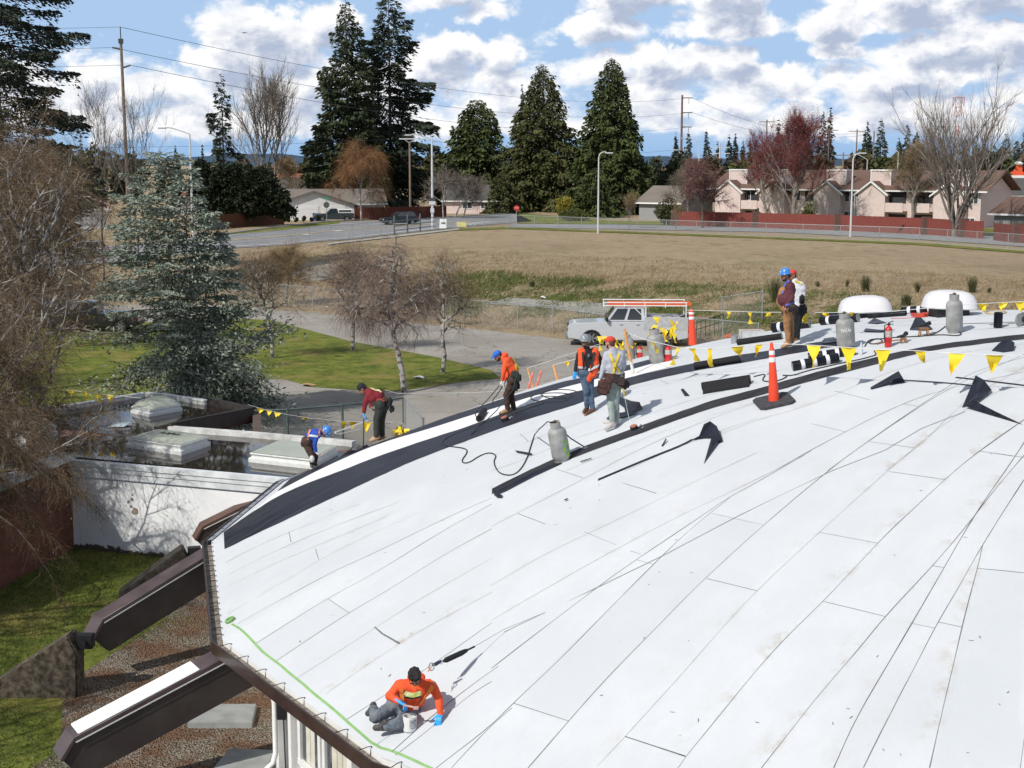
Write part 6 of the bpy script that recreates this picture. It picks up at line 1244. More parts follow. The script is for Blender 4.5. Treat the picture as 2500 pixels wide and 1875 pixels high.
# ============================================================ VEHICLES
M_tyre = mat('tyre_rubber', (.018, .018, .019), .8, var=.2, vscale=20); M_rim = mat('alloy_rim', (.45, .46, .47), .3, .9, var=.05); M_vglass = mat('dark_car_glass', (.012, .016, .02), .05, var=.1, spec=.9); M_blackp = mat('black_trim', (.015, .015, .016), .5)
def paint(n, c, metal=.3): return mat(n, c, .28, metal, var=.03, coat=.6)
def arc(cx, r, n=8, a0=math.pi, a1=0): return [(cx+r*math.cos(a0+(a1-a0)*k/n), .12+max(0, r*math.sin(a0+(a1-a0)*k/n))) for k in range(n+1)]
def vehicle(name, loc, rz, kind, pm, label, cat, L=5.6, W=1.95, parts=True):
    """x = forward, y = left; built about the ground centre, then placed"""
    r = empty(name, loc, label, cat, rz=rz); wr = .44 if kind == 'truck' else .36
    fx, bx = (L*.30, -L*.32); Zs = .32; hood = {'truck': 1.30, 'pickup': 1.08, 'suv': 1.0}[kind]; belt = {'truck': 1.34, 'pickup': 1.12, 'suv': 1.08}[kind]; rf_ = {'truck': 2.12, 'pickup': 1.75, 'suv': 1.68}[kind]
    wa = wr+.10
    low = [(-L/2, .45)]+[(x, z+Zs-.12) for x, z in [(bx-wa, .12)]+arc(bx, wa)[1:-1]+[(bx+wa, .12)]]+[(x, z+Zs-.12) for x, z in [(fx-wa, .12)]+arc(fx, wa)[1:-1]+[(fx+wa, .12)]]+[(L/2-.05, .42), (L/2, .62), (L/2-.03, hood-.18), (L/2-.18, hood-.05), (fx-wa-.12, hood+.03)]
    cab0 = fx-wa-.10; cab1 = {'truck': cab0-2.3, 'pickup': cab0-1.6, 'suv': -L/2+.15}[kind]
    low += [(cab0-.1, belt), (cab1+.0, belt), (-L/2+.02, belt if kind != 'suv' else belt-.05), (-L/2, .9)]
    W2 = W/2
    mb = MB(); mb.prism([Vector((x, -W2, z)) for x, z in low], Vector((0, W, 0))); mb.build('body', pm, r, bevel=.05, world=False)
    tr, tr1 = (cab0-.62, cab1+(.12 if kind != 'suv' else .45)); wt_ = W2*.80
    b4 = [(cab0, -W2*.96, belt-.03), (cab1, -W2*.96, belt-.03), (cab1, W2*.96, belt-.03), (cab0, W2*.96, belt-.03)]; t4 = [(tr, -wt_, rf_), (tr1, -wt_, rf_), (tr1, wt_, rf_), (tr, wt_, rf_)]
    mb = MB().add(b4+t4, [(3, 2, 1, 0), (4, 5, 6, 7), (0, 1, 5, 4), (1, 2, 6, 5), (2, 3, 7, 6), (3, 0, 4, 7)]); mb.build('cab', pm, r, bevel=.06, world=False)
    def pane(q, nm='side_window', push=.012):
        q = [Vector(v) for v in q]; n = (q[1]-q[0]).cross(q[2]-q[0]).normalized(); c = sum(q, Vector())/4
        if n.dot(c-Vector(((cab0+cab1)/2, 0, 1.4))) < 0: n = -n
        MB().prism([v+n*push*.2 for v in q], n*push).build(nm, M_vglass, r, world=False)
    def lerp(a, b, t): return tuple(a[i]+(b[i]-a[i])*t for i in range(3))
    for s in (-1, 1):
        i0, i1 = (0, 1) if s < 0 else (3, 2); B0, B1, T0, T1 = b4[i0], b4[i1], t4[i0], t4[i1]
        spans = [(.10, .46), (.53, .88)] if kind != 'suv' else [(.10, .38), (.43, .68), (.72, .93)]
        for a, b in spans:
            pane([lerp(lerp(B0, B1, a), lerp(T0, T1, a), .16), lerp(lerp(B0, B1, b), lerp(T0, T1, b), .16), lerp(lerp(B0, B1, b), lerp(T0, T1, b), .88), lerp(lerp(B0, B1, a), lerp(T0, T1, max(a, .12)), .88)])
        MB().box((cab0-.18, s*(W2+.12), belt+.12), (.14, .2, .24)).build('mirror', M_blackp, r, bevel=.03, world=False)
        for hx in ((cab0-.95, cab0-1.85) if kind != 'pickup' else (cab0-1.0,)): MB().box((hx, s*(W2+.012), belt-.16), (.18, .03, .035)).build('door_handle', M_rim if kind == 'truck' else M_blackp, r, bevel=.008, world=False)
        MB().box((L/2-.12, s*(W2-.2), hood-.28), (.25, .38, .17)).build('headlight', mat('headlight_glass', (.6, .62, .65), .1, .3), r, bevel=.03, world=False)
        MB().box((-L/2+.03, s*(W2-.12), .92), (.1, .2, .38)).build('tail_light', mat('tail_light_red', (.4, .02, .02), .2), r, bevel=.02, world=False)
        for ax in (fx, bx):
            q = Matrix.Rotation(math.pi/2, 3, 'X'); y0 = s*(W2-.13); w_ = empty('wheel', (ax, y0, wr)); w_.parent = r
            MB().lathe([(wr*.62, -.12), (wr*.93, -.125), (wr, -.09), (wr, .09), (wr*.93, .125), (wr*.62, .12)], (0, 0, 0), 26, q).build('tyre', M_tyre, w_, smooth=True, world=False)
            MB().tube([(0, s*.02, 0), (0, s*.10, 0)], wr*.62, 20).build('rim', M_rim, w_, world=False)
            sp = MB(); [sp.box((math.cos(a)*wr*.34, s*.115, math.sin(a)*wr*.34), (wr*.56, .03, .07), mtx=Matrix.Rotation(-a, 3, 'Y')) for a in [k*math.pi/3 for k in range(6)]]; sp.build('spokes', M_rim, w_, world=False)
        ar = MB()
        for ax in (fx, bx): pts = [(ax+wa*math.cos(math.pi-math.pi*k/10), s*(W2+.008), Zs+wa*math.sin(math.pi*k/10)) for k in range(11)]; ar.tube(pts, .028, 5)
        ar.build('wheel_arch', M_blackp if kind != 'suv' else pm, r, world=False)
    pane([lerp(b4[0], t4[0], .12), lerp(b4[3], t4[3], .12), lerp(b4[3], t4[3], .9), lerp(b4[0], t4[0], .9)][0:4], 'windscreen')
    pane([lerp(b4[1], t4[1], .2), lerp(b4[2], t4[2], .2), lerp(b4[2], t4[2], .85), lerp(b4[1], t4[1], .85)], 'rear_window')
    MB().box((L/2-.02, 0, hood-.35), (.1, W*.62, .36)).build('grille', M_blackp, r, bevel=.02, world=False)
    MB().box((L/2+.02, 0, .48), (.18, W*.96, .22)).build('bumper', M_rim if kind == 'truck' else M_blackp, r, bevel=.04, world=False); MB().box((-L/2-.03, 0, .5), (.16, W*.92, .18)).build('bumper', M_blackp, r, bevel=.03, world=False)
    MB().box((0, 0, .42), (L*.9, W*.8, .3)).build('underbody', M_blackp, r, world=False)
    return r, dict(cab0=cab0, cab1=cab1, belt=belt, rf=rf_, tr=tr, tr1=tr1)
M_silver = paint('silver_paint', (.52, .535, .555), .0)
tp_ = at_ground(1535, 846); tp_.z = 0; TRZ = math.pi-.05
trk, D = vehicle('work_truck', (tp_.x, tp_.y+1.0, 0), TRZ, 'truck', M_silver, 'silver crew cab work truck with ladder rack and red ladder, parked on the driveway', 'truck', L=6.5, W=2.05)
ub = MB(); ub.box((-2.05, .82, 1.22), (2.35, .4, .70)); ub.box((-2.05, -.82, 1.22), (2.35, .4, .70)); ub.build('tool_body', mat('tool_body_grey', (.50, .51, .52), .4, .2), trk, bevel=.02, world=False)
for s in (-1, 1):
    for k in range(3): MB().box((-1.2-.8*k, s*1.028, 1.15), (.7, .012, .5)).build('locker_door', mat('tool_body_grey', (.5, .5, .5)), trk, bevel=.004, world=False)
MB().box((-2.0, 0, 1.0), (2.2, 1.2, .3)).build('bed_load', M_blackp, trk, bevel=.05, world=False)
MB().box((-3.05, 0, 1.25), (.5, 1.5, .75)).build('rear_box', M_blackp, trk, bevel=.03, world=False)
rk = MB()
for s in (-1, 1):
    for z in (2.19, 2.36): rk.tube([(1.35, s*.88, z), (-3.15, s*.88, z)], .03, 6)
    for x in (1.3, .2, -.9, -2.0, -3.1): rk.tube([(x, s*.88, 2.1), (x, s*.88, 2.34)], .025, 5)
    for x in (-.95, -3.1): rk.tube([(x, s*.95, 1.3), (x, s*.88, 2.12)], .03, 6)
    rk.tube([(-.95, s*.93, 1.5), (-.3, s*.88, 2.1)], .025, 5)
for x in (1.3, .2, -.9, -2.0, -3.1): rk.tube([(x, -.88, 2.1), (x, .88, 2.1)], .025, 5)
rk.build('ladder_rack', M_trim, trk, world=False)
M_ldr = mat('orange_red_ladder', (.70, .13, .05), .5, var=.1)
lo = trk.location; Rz = Matrix.Rotation(TRZ, 4, 'Z'); Wd = lambda p: Vector(lo)+Rz @ Vector(p)
def ladder(y, label):
    a, b = Wd((1.1, y, 2.25)), Wd((-3.4, y, 2.25)); s = (Rz @ Vector((0, .22, 0))); mb = MB(); r = empty('ladder', a, label, 'ladder', 'ladders on the truck rack')
    for q in (-1, 1): MB().bar(a+s*q, b+s*q, .04, .13).build('rail', M_ldr, r)
    for k in range(14): mb.tube([a.lerp(b, (k+.5)/14)-s, a.lerp(b, (k+.5)/14)+s], .018, 6)
    mb.build('rungs', M_rim, r)
ladder(.45, 'orange red ladder nearer the camera on the truck rack'); ladder(-.35, 'orange red ladder on the far side of the truck rack')
for k in range(2): 
    c = Wd((-.9-.0*k, -.3+.5*k, 1.7)); tag(MB().lathe([(.02, 0), (.14, .02), (.15, .1), (.15, .38), (.1, .48), (.04, .5), (.04, .58)], c-Vector((0, 0, .4)), 14).build('gas_bottle', M_galv, smooth=True), ('small gas bottle behind the truck cab', 'second small gas bottle behind the truck cab')[k], 'gas bottle')
sp_ = at_ground(975, 549); vehicle('dark_suv', sp_, R(200), 'suv', paint('dark_blue_paint', (.02, .03, .045)), 'dark blue suv driving on the road', 'suv', L=4.7, W=1.85)
pc = spot(815, 196); cr, D2 = vehicle('pickup_with_canopy', pc, R(192), 'pickup', paint('dark_green_paint', (.03, .045, .04)), 'dark pickup with white canopy parked in front of the white house', 'pickup', L=5.4, W=1.9)
MB().box((-1.5, 0, 1.38), (2.1, 1.7, .56)).build('canopy', M_trim, cr, bevel=.08, world=False); MB().box((-1.5, 0, 1.42), (1.7, 1.73, .26)).build('canopy_window', M_vglass, cr, world=False)
vehicle('dark_pickup', at_ground(228, 808), R(183), 'pickup', paint('black_paint', (.015, .017, .022)), 'dark pickup parked behind the blue spruce', 'pickup', L=5.6, W=1.95)
vehicle('dark_car', at_ground(105, 800), R(175), 'suv', paint('charcoal_paint', (.025, .027, .03)), 'dark car at the left edge behind the birch twigs', 'car', L=4.7, W=1.85)
vehicle('silver_car', spot(200, 138), R(185), 'suv', M_silver, 'pale silver car glinting through the trees left of the spruce', 'car', L=4.7, W=1.85)
# litter and ground odds
for k, (u, v, c, lab) in enumerate([(752, 943, (.45, .28, .14), 'flat tan cardboard scrap at the edge of the lawn'), (1023, 925, (.8, .8, .8), 'crumpled white paper on the lawn'), (1325, 728, (.8, .8, .8), 'white plastic litter on the bank'), (885, 762, (.8, .8, .78), 'white litter by the fence'), (797, 752, (.75, .75, .7), 'small white litter at the foot of the fence')]):
    p = at_ground(u, v); s = .35 if k < 2 else .22; mb = MB(); random.seed(k); vs = [p+Vector((math.cos(a)*s*random.uniform(.6, 1.2), math.sin(a)*s*random.uniform(.5, 1), random.uniform(.02, .14))) for a in [j*.9 for j in range(7)]]+[p+Vector((0, 0, .16))]
    mb.add(vs, [(j, (j+1) % 7, 7) for j in range(7)]); tag(mb.build('litter', mat('litter_%d' % k, c, .8)), lab, 'litter')
# concrete pads and downspout by the church wall
M_pad = mat('grey_concrete_pad', (.25, .26, .25), .9, c2=(.34, .35, .34), vscale=3, bump=.2)
def pad(uvs, label):
    P_ = [at_z(u, v, -.06) for u, v in uvs]; mb = MB(); mb.prism([p-Vector((0, 0, .12)) for p in P_], Vector((0, 0, .12))); tag(mb.build('concrete_pad', M_pad, bevel=.01), label, 'concrete slab', 'concrete slabs in the gravel')
pad([(458, 1764), (616, 1764), (626, 1718), (500, 1718)], 'grey concrete slab in the gravel below the nearest beam'); pad([(500, 1900), (640, 1900), (673, 1831), (560, 1825)], 'grey concrete slab at the bottom edge beside the white wall')
# ============================================================ THINGS ON THE ROOF
def onroof(u, v, sink=0.0):
    p = at_roof(u, v); n = roof_n(p.x, p.y); return p-n*sink, n, Vector((0, 0, 1)).rotation_difference(n).to_matrix()
def kpx(p): return (Vector(p)-Vector((0, 0, CAM_H))).length/F_PX
M_tank = mat('scuffed_grey_tank', (.22, .22, .21), .5, c2=(.36, .36, .35), vscale=5, bump=.15, bscale=20); M_brass = mat('brass_valve', (.30, .24, .12), .4, .8); M_hose = mat('black_hose', (.02, .02, .022), .6); M_black = mat('black_rubber', (.015, .015, .017), .6, var=.3)
def tank(u, v, wpx, hpx, label, spot_c=None, marks=None, hose=True, tilt=.6):
    p, n, q = onroof(u, v, .01); r = wpx/2*kpx(p); H = hpx*kpx(p)*1.02; rt = empty('gas_cylinder', p, label, 'gas cylinder', 'gas cylinders on the roof')
    q = Vector((0, 0, 1)).rotation_difference((n*tilt+Vector((0, 0, 1-tilt))).normalized()).to_matrix(); up = q @ Vector((0, 0, 1)); b = H*.80
    MB().lathe([(r*.72, 0), (r*.80, .0), (r*.82, .05), (r*.97, .08), (r, .14), (r, b*.46), (r*1.02, b*.465), (r*1.02, b*.475), (r, b*.48), (r, b*.84), (r*.93, b*.92), (r*.74, b*.98), (r*.4, b*1.01)], p, 32, q).build('cylinder_body', M_tank, rt, smooth=True)
    cl = MB(); c0 = p+up*b*.99; vs = []; nn_ = 22
    for k in range(nn_+1):
        a = 2*math.pi*(k/nn_*.80+.12)
        for z in (0, H*.15):
            for rr in (r*.55, r*.59): vs.append(c0+q @ Vector((rr*math.cos(a), rr*math.sin(a), z)))
    cl.add(vs, [f for k in range(nn_) for f in ((4*k, 4*k+4, 4*k+6, 4*k+2), (4*k+1, 4*k+3, 4*k+7, 4*k+5), (4*k+2, 4*k+6, 4*k+7, 4*k+3))]); cl.build('collar', M_tank, rt)
    MB().tube([c0, c0+up*H*.13], r*.14, 8).box(c0+up*H*.10, (r*.9, r*.25, r*.22)).lathe([(r*.16, 0), (r*.2, .01), (r*.2, .03), (r*.1, .04)], c0+up*H*.14, 10, q).build('valve', M_brass, rt)
    if spot_c:
        mb = MB()
        for k in range(9):
            z = b*(.18+.06*k); a = -1.75+.25*math.sin(k*1.3)+.55; w = r*(.2 if k % 3 else .32); o = q @ Vector((math.cos(a+.35)*r*1.005, math.sin(a+.35)*r*1.005, z)); tt = q @ Vector((-math.sin(a+.35), math.cos(a+.35), 0)); mb.box(p+o, (w, .004, b*.065), mtx=Matrix((tt, tt.cross(up)*-1, up)).transposed())
        mb.build('green_paint_mark', spot_c, rt)
    if marks:
        mb = MB()
        for k in range(13):
            a = -2.15+.085*k; z = b*(.62+.03*math.sin(k*2.4)); o = q @ Vector((math.cos(a)*r*1.008, math.sin(a)*r*1.008, z)); o2 = q @ Vector((math.cos(a+.05*(k % 3-1))*r*1.008, math.sin(a+.05*(k % 3-1))*r*1.008, z+b*(.05 if k % 2 else .09))); mb.tube([p+o, p+o2], .006, 4)
            if k % 3 == 1: o3 = q @ Vector((math.cos(a+.08)*r*1.008, math.sin(a+.08)*r*1.008, z+.01)); mb.tube([p+o, p+o3], .006, 4)
        mb.build('white_scrawl', M_trim, rt)
    return rt, c0+up*H*.12, up
M_lime = mat('lime_spray_paint', (.22, .50, .06), .6)
tk1, v1, up1 = tank(1372, 1124, 46, 104, 'grey gas cylinder with green paint mark standing in the middle of the white roof', M_lime)
tank(2330, 812, 38, 95, 'tall grey gas cylinder with rusty streak in front of the right hand white vent')
tank(2066, 851, 43, 90, 'grey gas cylinder with white scrawled letters behind the yellow pennants', marks=True)
tank(1608, 886, 43, 88, 'weathered grey gas cylinder beside the tangled yellow pennants')
tank(1540, 872, 26, 68, 'slim grey gas cylinder behind the man in red cap')
M_exr = mat('extinguisher_red', (.55, .015, .015), .3, coat=.5)
def extinguisher(u, v, wpx, hpx, label):
    p, n, q = onroof(u, v); r = wpx/2*kpx(p); H = hpx*kpx(p); rt = empty('fire_extinguisher', p, label, 'fire extinguisher', 'fire extinguishers on the roof')
    MB().lathe([(r*.9, 0), (r, .02), (r, H*.68), (r*.7, H*.76), (r*.3, H*.8), (r*.3, H*.84)], p, 20).build('cylinder_body', M_exr, rt, smooth=True)
    MB().lathe([(r*1.01, H*.38), (r*1.02, H*.39), (r*1.02, H*.62), (r*1.01, H*.63)], p, 20).build('label_sleeve', mat('paper_label', (.6, .58, .5), .7, c2=(.25, .2, .2), vscale=30), rt)
    MB().box(p+Vector((0, 0, H*.87)), (r*.7, r*.5, H*.07)).bar(p+Vector((-r*.2, 0, H*.92)), p+Vector((r*1.2, 0, H*.99)), .02, .014).bar(p+Vector((-r*.2, 0, H*.87)), p+Vector((r*1.2, 0, H*.87)), .02, .014).build('valve_handle', M_black, rt)
    MB().tube([p+Vector((-r*.2, 0, H*.88)), p+Vector((-r*1.2, -.02, H*.84)), p+Vector((-r*1.35, -.03, H*.5)), p+Vector((-r*1.1, -.03, H*.2))], .011, 6).build('nozzle_hose', M_black, rt)
extinguisher(2168, 847, 17, 62, 'red fire extinguisher among black cables left of the torch tools'); extinguisher(1631, 882, 17, 46, 'red fire extinguisher right of the weathered gas cylinder'); extinguisher(1562, 864, 15, 34, 'small red fire extinguisher behind the orange stake')
M_cone = mat('cone_orange', (.85, .07, .025), .45, var=.06); M_refl = mat('reflective_collar', (.72, .74, .78), .35, var=.08, vscale=30)
def cone(u, v, wb, wt, hpx, plate, label, lean=.4, collars=((.80, .87), (.68, .76))):
    p, n, q = onroof(u, v); k = kpx(p); H = hpx*k; q = Vector((0, 0, 1)).rotation_difference((n*lean+Vector((0, 0, 1-lean))).normalized()).to_matrix(); qn = Vector((0, 0, 1)).rotation_difference(n).to_matrix(); rt = empty('traffic_cone', p, label, 'traffic cone', 'tall orange cones')
    R0, R1 = wb/2*k, wt/2*k; rad = lambda t: R0+(R1-R0)*t
    MB().lathe([(rad(0), .02), (rad(.25), H*.25), (rad(.5), H*.5), (rad(.9), H*.9), (rad(.9)*.8, H*.91), (rad(1)*.8, H*.96), (rad(1)*.55, H)], p, 28, q).build('cone_body', M_cone, rt, smooth=True)
    for a, b in collars: MB().lathe([(rad(a)+.001, H*a), (rad(a)+.004, H*a+.004), (rad(b)+.004, H*b-.004), (rad(b)+.001, H*b)], p, 28, q).build('reflective_collar', M_refl, rt, smooth=True)
    if plate:
        w = plate*k/2; mb = MB(); vs = [(-w, -w*.75), (-w*.75, -w), (w*.75, -w), (w, -w*.75), (w, w*.75), (w*.75, w), (-w*.75, w), (-w, w*.75)]; rz = Matrix.Rotation(.08, 3, 'Z'); mb.prism([p+qn @ (rz @ Vector((x, y, .004))) for x, y in vs], qn @ Vector((0, 0, .045))); mb.build('rubber_base', mat('cone_base_rubber', (.03, .03, .035), .85, c2=(.07, .07, .08), vscale=20), rt, bevel=.008)
    return p+q @ Vector((0, 0, H))
ct1 = cone(1890, 982, 27, 10, 146, 88, 'tall orange traffic cone with two reflective collars and black rubber base'); ct2 = cone(1691, 842, 20, 11, 88, 0, 'orange delineator post holding the far pennant line beside the truck', .25, ((.86, .92), (.72, .80)))
M_stk = mat('orange_stake', (.80, .28, .05), .5, c2=(.75, .45, .2), vscale=12)
def stake(a, b, w, label, m=M_stk, name='warning_stake', foot=True, dv=0):
    p = at_roof(*b); q = at_y(a[0], a[1], p.y); r_ = w/2*kpx(p); rt = empty(name, p, label, 'stake', 'orange stakes on the roof'); MB().tube([p, p.lerp(q, .5), q], r_, 8).build('stake_pole', m, rt)
    if foot: MB().tube([p.lerp(q, .05), p.lerp(q, .28)], r_*1.08, 8).build('white_tape_wrap', M_trim, rt); MB().lathe([(r_*4, 0), (r_*3.6, .015), (r_*1.4, .03)], p, 14, onroof(*b)[2]).build('foot_plate', M_trim, rt)
    return q
sk1 = stake((1524, 803), (1547, 915), 7, 'orange warning stake with white foot beside the man in red cap'); sk2 = stake((1351, 891), (1361, 921), 6, 'short leaning orange stake left of the man in orange vest', foot=False); sk3 = stake((1288, 899), (1301, 941), 4, 'thin orange and white stake by the red barricade legs', foot=False)
for a, b in (((1302, 908), (1289, 944)), ((1322, 905), (1310, 938))): stake(a, b, 6, 'red and white barricade leg at the roof edge, '+('left one' if a[0] < 1310 else 'right one'), mat('barricade_red', (.62, .10, .06), .5, c2=(.7, .3, .25), vscale=14), 'barricade_leg', False)
# pennant lines
M_flag = mat('yellow_pennant', (.85, .62, .02), .55, var=.08, vscale=3); M_rope = mat('white_rope', (.70, .70, .68), .8); M_flagt = M_flag
def hang(u, v, dv): f = at_roof(u, v+dv); return at_y(u, v, f.y)
def pennants(pts, flags, label, w=36, h=54, seed=1, rr=.006):
    rs = random.Random(seed); rt = empty('pennant_line', pts[0], label, 'pennant line', 'yellow pennant lines'); MB().tube(densify([tuple(p) for p in pts], .5), rr, 5).build('cord', M_rope, rt)
    for i, (p, d, sc, tw) in enumerate(flags):
        p = Vector(p); k = kpx(p); W, H = w*k*sc[0], h*k*sc[1]; d = Vector(d).normalized(); n = Vector((-d.y, d.x, 0)).normalized()*1.0; vs = []
        a = rs.uniform(-.6, .6)+tw; dn = (Vector((0, 0, -1))+n*a*.6+d*rs.uniform(-.25, .25)).normalized(); rows = 6
        for j in range(rows+1):
            t = j/rows; hw = W/2*(1-t)
            for s in (-1, 0, 1): vs.append(p+d*(hw*s)+dn*H*t+n*(.075*math.sin(t*5+s*1.7+i)*t)+d*(.03*math.sin(i*2.3)*t*t)*1.0+n*(.02*(s == 0)))
        mb = MB().add(vs, [(j*3+c, j*3+c+1, j*3+c+4, j*3+c+3) for j in range(rows) for c in (0, 1)]); f = mb.build('pennant', M_flag, rt, smooth=True, fix=False)
    return rt
def interp(pts, u):
    for a, b in zip(pts[:-1], pts[1:]):
        if a[0] <= u <= b[0]: t = (u-a[0])/(b[0]-a[0]); return a[1]+(b[1]-a[1])*t
    return pts[-1][1]
def pline(uv, dv, fl, label, w, h, seed, yy=None):
    P3 = [(hang(u, v, dv) if yy is None else at_y(u, v, yy[0]+(yy[1]-yy[0])*(u-uv[0][0])/(uv[-1][0]-uv[0][0]))) for u, v in uv]; F_ = []
    for u, sx_, sz, tw in fl:
        v = interp(uv, u); i = max(0, sum(1 for q in uv if q[0] <= u)-1); i = min(i, len(uv)-2); t = (u-uv[i][0])/(uv[i+1][0]-uv[i][0]); p = P3[i].lerp(P3[i+1], t); F_.append((p, P3[i+1]-P3[i], (sx_, sz), tw))
    return pennants(P3, F_, label, w, h, seed)
pline([(1881, 838), (1969, 842), (2052, 847), (2139, 853), (2237, 856), (2320, 862), (2410, 866), (2560, 870)], 108, [(1987, 1, 1, 0), (2073, 1.1, 1.05, 0), (2156, 1, 1, .3), (2246, .75, .62, .6), (2337, 1.05, 1, .2), (2428, 1.05, .95, .3), (2525, 1, 1, 0)], 'pennant line running right from the tall cone', 38, 54, 1)
pline([(1533, 814), (1585, 832), (1660, 849), (1740, 851), (1810, 845), (1881, 838)], 88, [(1592, .45, .62, .3), (1657, .5, .9, 0), (1690, .65, .75, .5), (1733, .45, .9, 0), (1800, .9, .55, .8), (1853, .5, .6, 0)], 'pennant line sagging between the orange stake and the tall cone', 38, 52, 2)
pline([(1676, 757), (1760, 759), (1850, 762), (2050, 763), (2180, 760), (2378, 742), (2560, 733)], 60, [(1782, .8, .5, 0), (1832, .8, .85, .2), (1877, 1, .35, .5), (1972, .7, .8, .1), (2018, .8, .3, .6), (2080, .5, .3, 0), (2400, .7, .6, 0), (2450, .7, .55, 0), (2492, .8, .9, 0), (2530, .8, .8, 0)], 'far pennant line from the orange post past the white vents', 34, 34, 3)
pline([(605, 988), (640, 998), (700, 1012), (760, 1021), (830, 1028), (905, 1031), (960, 1030)], 0, [(636, .9, .55, .4), (657, .7, .6, 0), (677, .8, .7, 0), (742, 1.1, .4, .6), (840, .6, 1, .1), (862, .9, .9, .6), (897, .9, 1.1, .2)], 'pennant line hanging on the near chain link fence', 22, 24, 4, yy=(43.2, 43.6))
pline([(150, 950), (200, 956), (250, 962), (345, 972)], 0, [(172, 1, .8, 0), (206, 1, 1, 0), (238, 1, 1.1, 0), (270, .9, .8, .3)], 'pennant line behind the far parapet of the flat roof', 20, 20, 5, yy=(41.5, 40.5))
pline([(1351, 891), (1384, 882), (1412, 875)], 30, [(1384, .45, .5, 0)], 'short pennant line between two people on the left', 30, 30, 6)
def bundle(c, n, spread, label, w, seed, dv=40):
    p0 = hang(c[0], c[1], dv); k = kpx(p0); rs = random.Random(seed); F_ = []
    for i in range(n): F_.append((p0+Vector((rs.gauss(0, 1)*spread[0]*k, rs.gauss(0, .12), rs.uniform(-1, .35)*spread[1]*k)), (rs.uniform(-1, 1), rs.uniform(-1, 1), 0), (rs.uniform(.5, 1), rs.uniform(.6, 1.1)), rs.uniform(-1.5, 1.5)))
    a = [p0+Vector((rs.gauss(0, 1)*spread[0]*k, 0, rs.uniform(-1, .3)*spread[1]*k)) for _ in range(8)]; return pennants(a, F_, label, w, w*1.15, seed, .005)
bundle((1620, 782), 11, (13, 30), 'tangled bundle of yellow pennants hung beside the orange post', 24, 11, 75); bundle((1518, 830), 8, (14, 26), 'loose yellow pennants drooping behind the two talking men', 24, 12, 40); bundle((1470, 822), 3, (10, 10), 'yellow pennants behind the man in grey hard hat', 26, 14, 60)
rt = bundle((978, 1035), 7, (9, 16), 'yellow pennants tied at the foot of the fence gate', 18, 13, 0)
def cord(pts, label, r=.005, m=M_rope, name='rope', cat='rope', group=None): return tag(MB().tube([tuple(p) for p in pts], r, 6).build(name, m, smooth=True), label, cat, group)
cord([ct2-Vector((0, 0, .05)), hang(1650, 775, 75), hang(1620, 790, 75)], 'white cord from the orange post to the tangled pennants'); cord([sk3, hang(1345, 880, 45), hang(1412, 857, 65), hang(1470, 838, 70)], 'white rope from the thin stake up behind the man in orange vest')
# white mushroom vents
M_vent = mat('white_fibreglass', (.74, .72, .72), .35, var=.04, vscale=2, coat=.3)
def vent(u, v, wpx, hpx, label, tlt):
    p = at_roof(u, v); k = kpx(p); W = wpx*k/2; H = hpx*k; rt = empty('roof_vent', p, label, 'roof vent', 'white domed roof vents'); q = Matrix.Rotation(tlt, 3, 'Y') @ Matrix.Rotation(-.05, 3, 'X')
    MB().box(p+Vector((0, 0, H*.1)), (W*1.25, W*1.25, H*.5)).build('curb', M_black, rt, bevel=.01)
    n = 36; prof = [(1.0, 0), (1.03, .05), (1.0, .25), (.95, .5), (.86, .72), (.70, .88), (.42, .98), (.1, 1.01)]; mb = MB(); vs = []
    for s, z in prof:
        for i in range(n):
            a = 2*math.pi*i/n; ca, sa = math.cos(a), math.sin(a); e = (abs(ca)**3.2+abs(sa)**3.2)**(-1/3.2); vs.append(p+q @ Vector((W*s*e*ca, W*.9*s*e*sa, H*.28+H*.78*z)))
    mb.add(vs, [(i*n+j, i*n+(j+1) % n, (i+1)*n+(j+1) % n, (i+1)*n+j) for i in range(len(prof)-1) for j in range(n)]+[tuple(range(7*n, 8*n)), tuple(range(n-1, -1, -1))]); mb.build('dome_hood', M_vent, rt, smooth=True)
vent(2112, 770, 118, 50, 'white domed roof vent on the crest right of the two men', -.05); vent(2316, 770, 118, 56, 'white domed roof vent on the crest behind the tall gas cylinder', .03)
